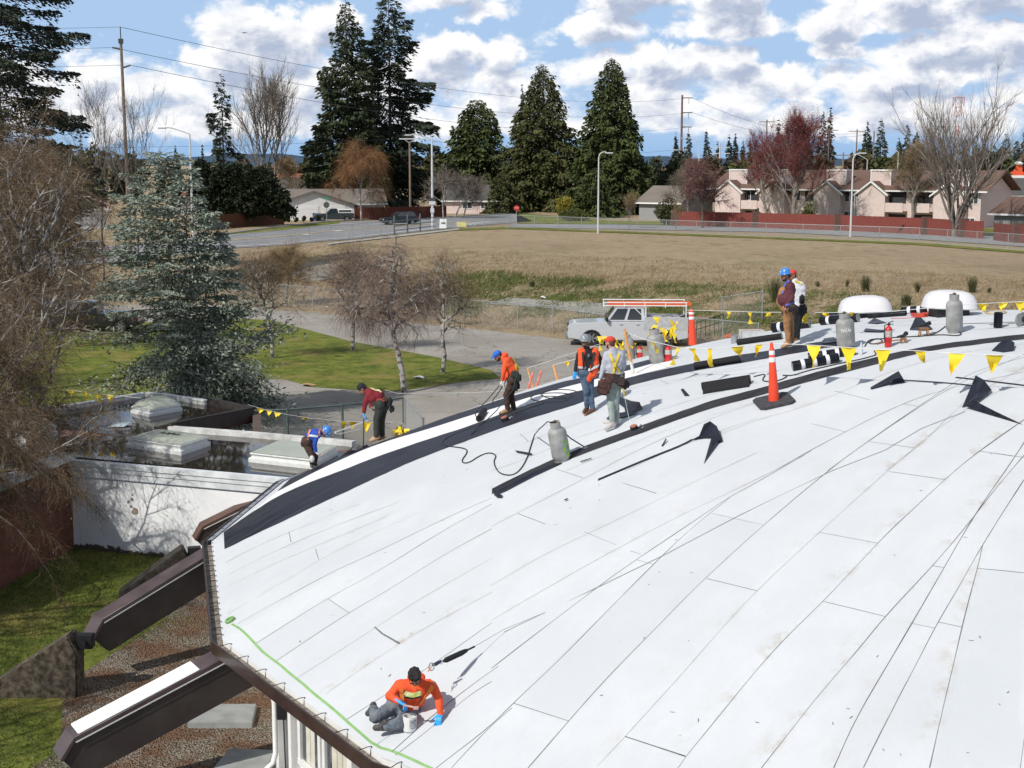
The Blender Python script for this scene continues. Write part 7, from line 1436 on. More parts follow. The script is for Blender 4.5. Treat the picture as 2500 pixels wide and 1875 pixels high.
# membrane rolls
M_roll = black_mat('roll_black_film', (.003, .004, .007), (.009, .010, .016), .25); M_band_w = mat('white_roll_tape', (.72, .73, .76), .5, var=.05); M_rend = mat('roll_end_spiral', (.16, .15, .15), .8, c2=(.42, .41, .40), vscale=18); M_gran = mat('granule_black', (.004, .004, .005), .7, c2=(.028, .028, .032), spec=.25, vscale=90, bump=.5, bscale=120)
def roll(a, b, rpx, label, bands=(.22, .5, .75), m=None, lift=0, flap=None, hollow=False, name='membrane_roll'):
    p, q = at_roof(*a), at_roof(*b); k = kpx(p); r = rpx*k; n = roof_n(p.x, p.y); p = p+n*(r+lift); q = q+roof_n(q.x, q.y)*(r+lift); rt = empty(name, p, label, 'membrane roll', 'black membrane rolls'); d = q-p
    qq = Vector((0, 0, 1)).rotation_difference(d.normalized()).to_matrix(); L = d.length
    MB().lathe([(r*.25, .004), (r*.97, 0), (r, .012), (r, L-.012), (r*.97, L), (r*.25, L-.004)], p, 28, qq).build('roll_body', m or M_roll, rt, smooth=True)
    for t in bands: MB().lathe([(r*1.0, L*t-.035), (r*1.012, L*t-.03), (r*1.012, L*t+.03), (r*1.0, L*t+.035)], p, 28, qq).build('tape_band', M_band_w, rt, smooth=True)
    for z, s in ((-.002, 1), (L+.002, -1)):
        mb = MB(); prof = []
        for kk in range(6): a_ = r*(.93-.14*kk); prof += [(a_, 0), (a_-.01, -.004)]
        mb.lathe([(r*.93, z), (r*.1, z-.001*s)], p, 24, qq); 
        if hollow: mb = MB().lathe([(r*.8, z-.002*s), (r*.1, z-.002*s)], p, 20, qq)
        mb.build('roll_end', M_black if hollow else M_rend, rt)
    if flap:
        s = d.normalized().cross(n).normalized(); s = s if s.y < 0 else -s; vs = []; W = flap
        for i in range(7):
            a_ = i/6; w = p+s*(r*.9+W*a_)+n*(-r+.006+r*1.5*(1-a_)**3)
            for t in (0.02, .5, .98): vs.append(w+d*t)
        MB().add(vs, [(i*3+j, i*3+j+1, i*3+j+4, i*3+j+3) for i in range(6) for j in (0, 1)]).build('loose_flap', m or M_gran, rt, smooth=True, fix=False)
    return rt
roll((1936, 905), (2048, 884), 11.5, 'black membrane roll with three white bands, front one of the pair behind the tall cone', (.22, .48, .76)); roll((1975, 882), (2088, 866), 10.5, 'black membrane roll partly behind the banded one and the pennants', (.35, .62))
roll((1888, 812), (1978, 800), 11.5, 'black membrane roll with white bands behind the man in tan overalls', (.2, .72)); roll((2006, 794), (2096, 786), 10.5, 'black banded membrane roll left of the scrawled gas cylinder', (.22, .75)); roll((2008, 783), (2110, 772), 10.5, 'black membrane roll lying higher behind the scrawled gas cylinder', ())
roll((2120, 778), (2212, 771), 6, 'thin hollow black membrane tube in front of the left vent', (), hollow=True); roll((2202, 768), (2298, 762), 9, 'black membrane roll with white bands between the two vents', (.2, .45, .72)); roll((1802, 843), (1910, 828), 7.5, 'slim black membrane roll left of the man in tan overalls', (), M_gran)
roll((1698, 902), (1812, 884), 9, 'black granular membrane roll behind the sagging pennants', (), M_gran); roll((1716, 954), (1834, 935), 10.5, 'partly unrolled black granular membrane left of the cone', (), M_gran, flap=.18)
p, n, q = onroof(2436, 800); rr_ = 10*kpx(p); MB().lathe([(rr_*.8, 0), (rr_, .01), (rr_, 35*kpx(p)), (rr_*.8, 36*kpx(p)), (rr_*.75, 30*kpx(p))], p, 22).build('membrane_roll', M_roll, smooth=True); tag(col.objects[-1], 'short black membrane roll standing upright near the right edge', 'membrane roll', 'black membrane rolls')
# scraps of membrane
def scrap(uv, label, m=M_blk, h=0.02, curl=None, group='black membrane scraps'):
    P_ = [at_roof(u, v) for u, v in uv]; n = roof_n(P_[0].x, P_[0].y); c = sum(P_, Vector())/len(P_); vs = []; 
    lifts = curl or [h]*len(P_)
    bot = [p+n*(.006+l) for p, l in zip(P_, lifts)]; top = [b+n*.006 for b in bot]; k = len(P_)
    c0 = c+n*(.006+sum(lifts)/k*.6); c1 = c0+n*.006
    mb = MB().add(bot+top+[c0, c1], [(i, (i+1) % k, 2*k) for i in range(k)]+[(k+i, 2*k+1, k+(i+1) % k) for i in range(k)]+[(i, k+i, k+(i+1) % k, (i+1) % k) for i in range(k)]); return tag(mb.build('membrane_scrap', m), label, 'membrane scrap', group)
scrap([(1688, 1076), (1708, 1068), (1722, 1053), (1738, 1049), (1754, 1058), (1765, 1080), (1757, 1083), (1748, 1073), (1720, 1072)], 'curled black scrap at the end of the narrow black strip', curl=[0, .02, .12, .15, .12, .02, 0, .03, .02]); scrap([(1738, 1073), (1758, 1080), (1719, 1133)], 'pointed black triangle scrap hanging below the curled scrap', curl=[.03, .04, .0])
scrap([(2125, 947), (2160, 931), (2195, 920), (2203, 931), (2210, 934), (2165, 942), (2127, 952)], 'long black wedge scrap right of the tall cone', curl=[0, .03, .1, .08, 0, .0, 0]); scrap([(2382, 934), (2402, 948), (2421, 960), (2398, 978), (2380, 991), (2349, 996), (2362, 972)], 'large folded black scrap at the right under the pennant line', curl=[.12, .14, .05, .06, .12, .0, .05]); scrap([(2356, 998), (2382, 992), (2430, 1010), (2495, 1037), (2430, 1018)], 'long black tail scrap pointing to the lower right corner', curl=[.04, .08, .03, 0, 0])
scrap([(2421, 857), (2440, 846), (2460, 841), (2477, 848), (2475, 858), (2450, 861)], 'folded black scrap near the right edge beyond the pennants', curl=[0, .06, .10, .08, .02, 0]); scrap([(2221, 806), (2236, 793), (2250, 793), (2277, 806), (2255, 808)], 'crumpled black scrap beside the torch stands', curl=[0, .14, .14, .02, 0]); scrap([(2108, 812), (2114, 805), (2150, 809), (2186, 808), (2150, 813)], 'flat dark sliver scrap behind the red extinguisher'); scrap([(2118, 790), (2135, 784), (2165, 789), (2140, 792)], 'small dark curled scrap in front of the thin membrane tube', curl=[0, .06, .0, .02])
scrap([(1507, 985), (1516, 977), (1545, 990), (1565, 995), (1570, 1004), (1545, 1006), (1528, 1012), (1525, 998)], 'bent black scrap right of the man in red cap', curl=[.02, .06, .08, .1, .03, 0, .0, .02]); scrap([(1481, 1026), (1492, 1015), (1535, 1008), (1560, 1010), (1520, 1022), (1495, 1028)], 'ragged black scrap behind the shoes of the man in red cap'); scrap([(842, 1106), (861, 1100), (866, 1090), (899, 1080), (901, 1085), (870, 1104)], 'ragged black flap at the roof edge in front of the bent man in maroon', curl=[.0, .06, .12, .05, 0, 0])
scrap([(1259, 1103), (1300, 1110), (1297, 1114), (1262, 1107)], 'thin dark strip scrap left of the gas cylinder'); scrap([(1615, 1090), (1627, 1077), (1629, 1079), (1618, 1091)], 'tiny curled dark scrap right of the gas cylinder', curl=[0, .04, .04, 0]); scrap([(1663, 957), (1670, 957), (1684, 967), (1672, 968)], 'small curled black scrap left of the tall cone', curl=[.04, .06, 0, .0]); scrap([(1417, 1130), (1446, 1121), (1444, 1123), (1419, 1131)], 'thin dark sliver right below the gas cylinder'); scrap([(1212, 1217), (1216, 1209), (1228, 1212), (1226, 1218)], 'small dark scraps at the lower end of the long black strip'); scrap([(1377, 1225), (1388, 1219), (1385, 1224)], 'tiny black fleck in the middle of the white roof')
scrap([(2356, 745), (2378, 742), (2385, 752), (2360, 754)], 'dark flap below the right vent')
scrap([(1206, 1206), (1232, 1193), (1300, 1158), (1370, 1128), (1372, 1133), (1305, 1164), (1236, 1200), (1208, 1212)], 'lifted edge of the long black strip at its lower end', curl=[.0, .01, .01, 0, 0, 0, 0, 0])
def line_strip(uv, w, label, m=M_blk):
    pts = densify([at_roof(u, v) for u, v in uv], .2); mb = MB(); L, Rr = [], []
    for i, p in enumerate(pts):
        d = (pts[min(i+1, len(pts)-1)]-pts[max(i-1, 0)]); d.z = 0; d.normalize(); nn_ = Vector((-d.y, d.x, 0))*w/2; L.append(p+nn_); Rr.append(p-nn_)
    drape(mb, L, Rr, .008, 1); return tag(mb.build('membrane_strip', m), label, 'membrane strip', 'thin black membrane strips')
line_strip([(2206, 929), (2290, 934), (2376, 942)], .05, 'thin black strip joining the wedge scrap and the folded scrap'); line_strip([(2333, 922), (2420, 932), (2510, 943)], .06, 'thin black strip running off the right edge'); line_strip([(2349, 688+103), (2420, 789), (2510, 786)], .04, 'thin dark strip beside the upright roll')
# hoses and cables lying on the roof
def hose(uv, label, r=.011, m=M_hose, sm=2, cat='hose'):
    pts = [at_roof(u, v) for u, v in smooth_poly(uv, sm)]; pts = [p+Vector((0, 0, r*1.2)) for p in densify(pts, .12)]; return cord(pts, label, r, m, 'hose', cat, None)
hp = [v1, v1+Vector((-.14, -.05, .03)), v1+Vector((-.25, -.05, -.15))]
pts = [at_roof(u, v)+Vector((0, 0, .015)) for u, v in smooth_poly([(1302, 1072), (1296, 1090), (1287, 1121), (1270, 1150), (1250, 1163), (1225, 1160), (1213, 1150), (1204, 1129), (1213, 1113), (1195, 1106), (1171, 1114), (1142, 1134), (1124, 1129), (1141, 1107), (1139, 1097), (1106, 1092), (1074, 1089), (1090, 1070), (1140, 1050), (1193, 1030), (1260, 1008), (1330, 985)], 2)]
cord([v1, v1+Vector((-.14, -.03, .03)), v1+Vector((-.28, -.03, -.1)), at_y(1306, 1060, pts[0].y)]+densify(pts, .12), 'long black gas hose winding from the green marked gas cylinder', .011, M_hose, 'hose', 'hose')
loops = [(1330+60*math.sin(t)*(.9-.02*t)+t*3, 978-9*math.cos(t)-t*1.3) for t in np.linspace(0, 14, 60)]; hose(loops, 'coiled black hose on the dark band left of the man in orange vest', sm=0)
hose([(1840, 921), (1872, 913), (1858, 931), (1880, 934), (1905, 930), (1925, 919), (1906, 917), (1935, 919), (1969, 907), (2010, 898), (2053, 888), (2100, 879), (2125, 872), (2140, 868), (2134, 858)], 'black cable looping in front of the banded rolls'); hose([(2111, 847), (2121, 830), (2150, 829), (2186, 825), (2215, 824), (2250, 822), (2300, 818), (2340, 822), (2350, 814), (2320, 811)], 'black cable running behind the extinguisher to the tall gas cylinder'); hose([(2120, 838), (2140, 826), (2160, 835), (2130, 843), (2118, 836)], 'small loop of black cable left of the extinguisher'); hose([(2308, 798), (2290, 812), (2270, 820), (2240, 823)], 'thin cable from the tall gas cylinder to the torches')
hose([(1378, 1124), (1455, 1075), (1448, 1070)], 'short strap shadow line', .004) if False else None
a = v1; b = at_roof(1428, 1096)+Vector((0, 0, .03)); cord([a, a.lerp(b, .5)+Vector((0, 0, -.05)), b], 'dark lanyard strap from the gas cylinder down to the black strip', .012, M_hose, 'lanyard', 'lanyard'); tag(MB().lathe([(.02, 0), (.05, .01), (.05, .03), (.02, .04)], b-Vector((0, 0, .03)), 10).build('snap_hook', M_rim), 'steel snap hook on the black strip below the lanyard', 'hook')
hose([(2245+20*math.cos(t)*(1+.1*math.sin(3*t)), 771+5*math.sin(t)-t*.3) for t in np.linspace(0, 30, 90)], 'coil of red hose in front of the rolls between the vents', .012, mat('red_hose', (.55, .06, .03), .5), 0); hose([(2175, 778), (2205, 778), (2240, 775)], 'loose red cord on the roof', .006, mat('red_hose', (.55, .06, .03)), 1)
hose([(2430+26*math.cos(t), 764+4*math.sin(t)-t*.1) for t in np.linspace(0, 16, 50)], 'coil of tan rope near the right edge', .012, mat('tan_rope', (.5, .38, .22), .9), 0, 'rope')
# reel at right edge
p, n, q = onroof(2492, 795); rt = empty('hose_reel', p, 'cable reel standing at the right edge of the picture', 'reel'); k = kpx(p); qx = Matrix.Rotation(math.pi/2, 3, 'X') @ Matrix.Rotation(.5, 3, 'Y')
for s in (-1, 1): MB().lathe([(15*k, 0), (15*k, .02), (12*k, .025), (3*k, .03)], p+Vector((.06*s, .08*s, 15*k)), 24, qx).build('reel_disc', M_tank, rt)
MB().lathe([(7*k, -.08), (7*k, .08)], p+Vector((0, 0, 15*k)), 18, qx).build('reel_drum', M_hose, rt)
# torches on little stands
M_cop = mat('copper_stand', (.45, .20, .07), .4, .6)
for (u, v, w, lab) in [(2255, 820, 20, 'copper coloured torch stand with black hood beside the tall gas cylinder'), (2205, 838, 12, 'small copper coloured torch stand right of the extinguisher')]:
    p, n, q = onroof(u, v); k = kpx(p); rt = empty('torch_stand', p, lab, 'torch stand', 'torch stands'); W = w*k/2; H = w*.9*k
    for sx_ in (-1, 1):
        for sy in (-1, 1): MB().bar(p+Vector((sx_*W, sy*W*.7, 0)), p+Vector((sx_*W*.8, sy*W*.6, H)), .018, .018).build('leg', M_cop, rt)
    MB().box(p+Vector((0, 0, H)), (W*1.9, W*1.5, .03)).build('top_plate', M_cop, rt); MB().tube([p+Vector((-W*2.5, 0, H+.03)), p+Vector((0, 0, H+.06)), p+Vector((W*1.6, .1, H+.09))], [.02, .03, .045], 10).build('torch_tube', M_black, rt)
hose([(2140, 842), (2175, 833), (2215, 830)], 'torch wand lying behind the extinguisher', .012, M_cop, 1, 'torch')
# lifeline reels, bag, boxes, buckets
def reel_box(u, v, label):
    p, n, q = onroof(u, v); k = kpx(p); rt = empty('lifeline_reel', p, label, 'lifeline reel', 'small lifeline reels'); s = 9.5*k
    MB().lathe([(s*.9, 0), (s, .02), (s*1.02, s*.9), (s*.9, s*1.0)], p, 20, q).build('reel_case', M_black, rt, smooth=True); MB().lathe([(s*.9, s*1.0), (s*.85, s*1.25), (s*.3, s*1.35)], p, 20, q).build('orange_cap', mat('reel_cap_orange', (.45, .16, .09), .6), rt, smooth=True); MB().tube([p+Vector((s, 0, .05)), p+Vector((s*1.6, .02, .09)), p+Vector((s*2.3, 0, .05)), p+Vector((s*1.8, -.03, .03))], .012, 6).build('snap_hook', M_rim, rt)
reel_box(1234, 1028, 'small black lifeline reel with orange cap on the dark band'); reel_box(1549, 1049, 'small black lifeline reel with orange cap on the middle black strip')
p, n, q = onroof(2027, 838); k = kpx(p); mb = MB(); mb.prism([p+q @ Vector(v) for v in ((-20*k, -.1, 0), (19*k, -.15, 0), (17*k, .15, 0), (-14*k, .2, 0))], n*.09); tag(mb.build('padded_bag', mat('slate_bag', (.07, .085, .12), .6, var=.2), bevel=.035, seg=3), 'slate blue padded bag on the dark band behind the cone', 'bag')
p = at_roof(1834, 830); k = kpx(p); rt = empty('material_box', p, 'open white box with red contents on the roof crest', 'box'); mb = MB(); W, H = 27*k, 24*k
for a, b in (((-1, -1), (1, -1)), ((1, -1), (1, 1)), ((1, 1), (-1, 1)), ((-1, 1), (-1, -1))): MB().prism([p+Vector((a[0]*W, a[1]*W*.6, 0)), p+Vector((b[0]*W, b[1]*W*.6, 0)), p+Vector((b[0]*W*1.02, b[1]*W*.62, H)), p+Vector((a[0]*W*1.02, a[1]*W*.62, H))], Vector((.015*(a[1] != b[1]), .015*(a[1] == b[1]), 0))).build('box_side', mat('pale_box', (.55, .56, .56), .7), rt)
MB().box(p+Vector((0, 0, H*.75)), (W*1.6, W, .06)).build('red_contents', mat('red_contents', (.5, .12, .06), .8), rt)
p = at_roof(1793, 838); k = kpx(p); tag(MB().lathe([(8*k, 0), (9.5*k, 20*k), (9.8*k, 20*k), (8.8*k, 20*k), (8*k, 3*k)], p, 20).build('bucket', mat('grey_bucket', (.28, .30, .32), .5), smooth=True), 'grey bucket on the roof crest left of the white box', 'bucket')
p = at_roof(1780, 824); k = kpx(p); tag(MB().prism([p+Vector((-9*k, 0, 0)), p+Vector((9*k, 0, 0)), p+Vector((6*k, 0, 9*k)), p+Vector((-5*k, 0, 8*k))], Vector((0, .2, 0))).build('red_bag', mat('red_contents', (.5, .12, .06)), bevel=.02), 'small red bag on the crest by the grey bucket', 'bag')
# water bottle
p = at_roof(2102, 866); tag(MB().lathe([(.03, 0), (.036, .02), (.036, .15), (.015, .2), (.015, .23)], p, 12).build('water_bottle', mat('clear_plastic', (.6, .66, .66), .1, spec=.8), smooth=True), 'clear plastic water bottle beside the membrane rolls', 'bottle')
# long ropes on the roof
def roofrope(uv, label, r=.004, lift=.01): return cord([p+Vector((0, 0, lift)) for p in densify([at_roof(u, v) for u, v in uv], .25)], label, r, mat('grey_lifeline', (.28, .28, .28), .8), 'lifeline', 'rope', 'lifelines on the roof')
roofrope([(1230, 1545), (1453, 1438), (1620, 1357), (1800, 1262), (2030, 1151), (2161, 1100), (2250, 1047), (2356, 1006)], 'long thin lifeline running from the kneeling man up across the roof')
# ============================================================ PEOPLE
def capsule(mb, a, b, ra, rb, n=14):
    a, b = Vector(a), Vector(b); d = b-a; L = d.length
    if L < 1e-5: d = Vector((0, 0, 1)); L = 1e-4
    q = Vector((0, 0, 1)).rotation_difference(d.normalized()).to_matrix(); prof = []
    for k in range(6): t = -math.pi/2+math.pi/2*(k+.15)/6; prof.append((ra*math.cos(t), ra*math.sin(t)))
    prof.append((ra, 0)); prof.append((rb, L))
    for k in range(1, 6): t = math.pi/2*(k-.02)/6; prof.append((rb*math.cos(t), L+rb*math.sin(t)))
    mb.lathe(prof, a, n, q)
HELD = [o for o in col.objects]          # set aside while the figures are skinned, linked back below
for o in HELD: col.objects.unlink(o)
VX = 1.5                                   # coarser skin for the far figures
def fuse(name, mb, m, parent, voxel=.012, smooth=3, disp=0):
    """closed overlapping shapes -> one continuous skin"""
    o = mb.build(name, m, parent, smooth=True)
    md = o.modifiers.new('r', 'REMESH'); md.mode = 'VOXEL'; md.voxel_size = voxel*VX; md.use_smooth_shade = True
    ms = o.modifiers.new('s', 'SMOOTH'); ms.factor = .5; ms.iterations = smooth
    dg = bpy.context.evaluated_depsgraph_get(); dg.update(); me = bpy.data.meshes.new_from_object(o.evaluated_get(dg)); o.modifiers.clear(); o.data = me
    if disp:
        for v in me.vertices: p = v.co; v.co = p+v.normal*disp*(noise.noise(p*14)+.6*noise.noise(p*31))
    if not me.materials: me.materials.append(m)
    me.polygons.foreach_set('use_smooth', [True]*len(me.polygons)); return o
def cloth(n, c, **k): return mat(n, c, .85, var=.18, vscale=7, bump=.5, bscale=18, bdist=.01, **k)
M_skin = mat('tan_skin', (.33, .16, .10), .55, var=.08); M_skinp = mat('pale_skin', (.50, .27, .20), .55, var=.08); M_hair = mat('black_hair', (.012, .009, .008), .8, bump=.8, bscale=60, bdist=.01)
C_org = cloth('hi_vis_orange', (.85, .10, .025)); C_blk = cloth('black_cloth', (.014, .014, .017)); C_jean = cloth('blue_jeans', (.035, .065, .115), c2=(.10, .15, .22)); C_gjean = cloth('grey_blue_jeans', (.07, .09, .12), c2=(.19, .21, .23)); C_brn = cloth('brown_work_trousers', (.065, .035, .026)); C_mar = cloth('maroon_shirt', (.20, .012, .020)); C_dgr = cloth('dark_olive_trousers', (.028, .032, .026)); C_gry = cloth('pale_grey_shirt', (.42, .43, .48)); C_pgr = cloth('pale_green_trousers', (.27, .32, .30)); C_tan = cloth('tan_overalls', (.36, .18, .075)); C_blu = cloth('bright_blue_jacket', (.015, .075, .42)); C_wht = cloth('white_shirt', (.68, .68, .70)); C_dmr = cloth('dark_maroon_sleeves', (.10, .022, .03))
M_boot = mat('brown_leather_boot', (.12, .055, .03), .6, var=.3, vscale=12); M_bootl = mat('tan_work_boot', (.42, .26, .15), .7, var=.2, vscale=12); M_shoe = mat('dark_shoe', (.035, .033, .032), .7, c2=(.09, .085, .08), vscale=12); M_shoew = mat('pale_shoe', (.45, .42, .40), .7, var=.2)
M_glove = mat('blue_nitrile_glove', (.03, .36, .80), .35, var=.06); M_glw = mat('white_work_glove', (.62, .62, .60), .8); M_helg = mat('grey_hard_hat', (.26, .28, .30), .3, coat=.6); M_helb = mat('blue_hard_hat', (.05, .22, .60), .3, coat=.6); M_capb = cloth('blue_cap', (.02, .13, .55)); M_capr = cloth('red_cap', (.60, .055, .03)); M_yelw = mat('yellow_webbing', (.70, .52, .04), .7); M_orgw = mat('orange_webbing', (.80, .22, .04), .7); M_refs = mat('silver_reflective_tape', (.62, .64, .66), .4); M_lens = mat('dark_lens', (.008, .008, .01), .1, spec=.9); M_leather = mat('dark_leather', (.035, .018, .014), .6, c2=(.10, .035, .028), vscale=14); M_limey = mat('lime_reflective', (.62, .70, .08), .5, c2=(.75, .76, .55), vscale=5)
def hand(mb, wrist, dirv, palm_n, s, curl=.5, thumb_side=1, spread=.12):
    """palm + five separate unequal fingers; returns nothing, adds to mb"""
    d = Vector(dirv).normalized(); n = Vector(palm_n); n = (n-d*n.dot(d)).normalized(); x = d.cross(n)*thumb_side; w = Vector(wrist)
    for k in (-1, 0, 1): capsule(mb, w+x*.017*k*s, w+d*.085*s+x*.024*k*s, .019*s, .016*s, 8)
    for i, (L, o) in enumerate([(.068, 1.5), (.078, .5), (.072, -.5), (.056, -1.5)]):
        p = w+d*.085*s+x*.020*o*s; dd = (d+x*o*spread).normalized(); a = curl*(.6+.12*i)
        for seg, (f, r) in enumerate([(.45, .0098), (.32, .0090), (.25, .0082)]):
            dd = (dd*math.cos(a)+n*math.sin(a)).normalized(); q = p+dd*L*f*s*1.05; capsule(mb, p, q, r*s, r*s*.93, 8); p = q
    p = w+d*.025*s+x*.028*s; dd = (d*.75+x*.8+n*.3).normalized()
    for f, r in ((.042, .0125), (.03, .011), (.022, .0098)): q = p+dd*f*s; capsule(mb, p, q, r*s, r*s*.93, 8); p = q; dd = (dd+n*curl*.5+d*.2).normalized()
def head(mb, c, f, up, s, neck):
    f = Vector(f).normalized(); up = Vector(up); up = (up-f*up.dot(f)).normalized(); r = f.cross(up); M_ = Matrix((r, f, up)).transposed(); c = Vector(c)
    P = lambda x, y, z: c+M_ @ Vector((x*s, y*s, z*s))
    mb.ell(P(0, -.008, .025), (.076*s, .095*s, .088*s), 10, M_); mb.ell(P(0, .015, -.045), (.058*s, .070*s, .070*s), 10, M_); mb.ell(P(0, .045, -.085), (.034*s, .034*s, .026*s), 8, M_)
    capsule(mb, P(0, .090, .012), P(0, .108, -.022), .010*s, .016*s, 8); capsule(mb, P(-.04, .078, .030), P(.04, .078, .030), .014*s, .014*s, 8)
    for k in (-1, 1): mb.ell(P(k*.077, -.005, -.005), (.012*s, .022*s, .032*s), 6, M_); mb.ell(P(k*.038, .062, -.03), (.022*s, .02*s, .022*s), 6, M_)
    capsule(mb, P(-.022, .082, -.060), P(.022, .082, -.060), .010*s, .010*s, 8)
    capsule(mb, P(0, -.03, -.06), neck, .055*s, .062*s, 12); return M_, P
def person(label, Yb, J, s, fat=1.0, skin=M_skin, top=C_org, legs=C_jean, boots=M_boot, gloves=(None, None), facing=(0, -1, 0), hup=(0, 0, 1), hat=None, curl=(.6, .6), belly=0, sleeves=None, hood=False, palm=((0, 1, 0), (0, 1, 0)), hair=M_hair, glasses=False, shorts=False, beard=False):
    """J: joint -> (u, v, dy): photo place and depth offset in metres"""
    j = {k: at_y(v[0], v[1], Yb+(v[2] if len(v) > 2 else 0)) for k, v in J.items()}
    base = (j['ankL']+j['ankR'])/2; base.z = roof_z(base.x, base.y); rt = empty('person', base, label, 'person', 'workers on the roof')
    shL, shR, hpL, hpR = j['shL'], j['shR'], j['hpL'], j['hpR']; ch = (shL+shR)/2; pe = (hpL+hpR)/2; nk = j['neck']; sx_ = (shR-shL).normalized(); spine = (ch-pe).normalized()
    def torso(mb, g):
        a, b = shL.lerp(shR, .10)-spine*.045*s, shR.lerp(shL, .10)-spine*.045*s; capsule(mb, a, b, (.088+g)*s, (.088+g)*s); c1 = ch-spine*.13*s; capsule(mb, c1-sx_*.085*s, c1+sx_*.085*s, (.115+g)*s, (.115+g)*s)
        mid = pe.lerp(ch, .45) if 'mid' not in j else j['mid']; capsule(mb, c1-sx_*.05*s, mid-sx_*.055*s, (.115+g)*s, (.115+belly+g)*s); capsule(mb, c1+sx_*.05*s, mid+sx_*.055*s, (.115+g)*s, (.115+belly+g)*s)
        capsule(mb, mid, pe, (.12+belly+g)*s, (.12+belly*.6+g)*s); capsule(mb, hpL+spine*.02*s, hpR+spine*.02*s, (.115+g)*s, (.115+g)*s); capsule(mb, nk-spine*.02*s, ch-spine*.05*s, (.062+g)*s, (.10+g)*s)
    bm_ = MB(); torso(bm_, -.012); M_, P = head(bm_, j['head'], facing, hup, s, nk)
    arms = {}
    for q in 'LR':
        sh, el_, wr = j['sh'+q], j['el'+q], j['wr'+q]; capsule(bm_, sh, el_, .046*s, .038*s); capsule(bm_, el_, wr, .038*s, .026*s); hd = j['hd'+q]-wr; arms[q] = (wr, hd)
        hand(bm_, wr, hd, palm[0 if q == 'L' else 1], s, curl[0 if q == 'L' else 1], 1 if q == 'L' else -1)
        hp, kn, an, to = j['hp'+q], j['kn'+q], j['ank'+q], j['toe'+q]; capsule(bm_, hp, kn, .078*s, .052*s); capsule(bm_, kn, an, .052*s, .036*s); capsule(bm_, an, to, .038*s, .028*s)
    fuse('body', bm_, skin, rt, .0085, 2)
    tp = MB(); torso(tp, .012)
    for q in 'LR': capsule(tp, j['sh'+q]-spine*.02*s, j['el'+q], .068*s, .056*s); capsule(tp, j['el'+q], j['wr'+q].lerp(j['el'+q], .06), .056*s, .044*s)
    if sleeves != 'short' or True: fuse('shirt', tp, top, rt, .012, 3, .007)
    tr = MB(); capsule(tr, hpL+spine*.03*s, hpR+spine*.03*s, .138*s, .138*s); capsule(tr, pe, pe-spine*.06*s, .12*s, .11*s)
    for q in 'LR':
        capsule(tr, j['hp'+q], j['kn'+q], .102*s*fat, .078*s*fat); capsule(tr, j['kn'+q], j['ank'+q].lerp(j['kn'+q], .08), .076*s*fat, .062*s)
    fuse('trousers', tr, legs, rt, .012, 3, .009)
    for q in 'LR':
        bt_ = MB(); an, to = j['ank'+q], j['toe'+q]; d = to-an; heel = an-Vector((d.x, d.y, 0)).normalized()*.035*s if Vector((d.x, d.y, 0)).length > 1e-4 else an
        capsule(bt_, an+Vector((0, 0, .05*s)), an, .048*s, .048*s); capsule(bt_, heel+(to-an)*.0-Vector((0, 0, .015*s)), to-d*.12, .046*s, .044*s); capsule(bt_, an.lerp(to, .35)+Vector((0, 0, .015*s)), to-d*.1, .046*s, .036*s); b_ = fuse('boot', bt_, boots, rt, .012, 2)
        g = gloves[0 if q == 'L' else 1]
        if g: gm = MB(); wr, hd = arms[q]; capsule(gm, wr-hd.normalized()*.03*s, wr+hd.normalized()*.02*s, .033*s, .03*s); hand(gm, wr, hd, palm[0 if q == 'L' else 1], s*1.10, curl[0 if q == 'L' else 1], 1 if q == 'L' else -1); fuse('glove', gm, g, rt, .0055, 1)
    # face
    for k in (-1, 1): MB().ell(P(k*.031, .079, .006), (.011*s, .008*s, .007*s), 6).build('eye', mat('eye_dark', (.02, .015, .012), .2), rt, smooth=True)
    MB().tube([P(-.024, .0905, -.064), P(0, .095, -.066), P(.024, .0905, -.064)], .0045*s, 6).build('mouth', mat('lips', (.22, .07, .055), .6), rt)
    if glasses:
        gl = MB()
        for k in (-1, 1): gl.ell(P(k*.034, .090, .008), (.030*s, .008*s, .019*s), 8, M_); gl.tube([P(k*.06, .085, .012), P(k*.08, .0, .012)], .004*s, 5)
        gl.build('glasses', M_lens, rt, smooth=True)
    if beard: bd = MB(); bd.ell(P(0, .040, -.082), (.055*s, .050*s, .038*s), 8, M_); capsule(bd, P(-.065, .01, -.03), P(-.04, .04, -.08), .02*s, .02*s); capsule(bd, P(.065, .01, -.03), P(.04, .04, -.08), .02*s, .02*s); fuse('beard', bd, hair, rt, .01, 2)
    if hair and hat != 'beanie':
        hm = MB(); hm.ell(P(0, -.022, .046), (.084*s, .096*s, .088*s), 10, M_); hm.ell(P(0, -.055, -.01), (.07*s, .06*s, .07*s), 8, M_)
        if not hat: [hm.ell(P(.07*math.cos(a)*.9, -.01+.075*math.sin(a), .085-.02*abs(math.cos(a))), (.030*s,)*3, 6, M_) for a in [k*.6 for k in range(11)]]; [hm.ell(P(.05*math.cos(a), .02+.05*math.sin(a), .118), (.028*s,)*3, 6, M_) for a in [k*.9 for k in range(7)]]
        fuse('hair', hm, hair, rt, .008, 1, .014 if not hat else .005)
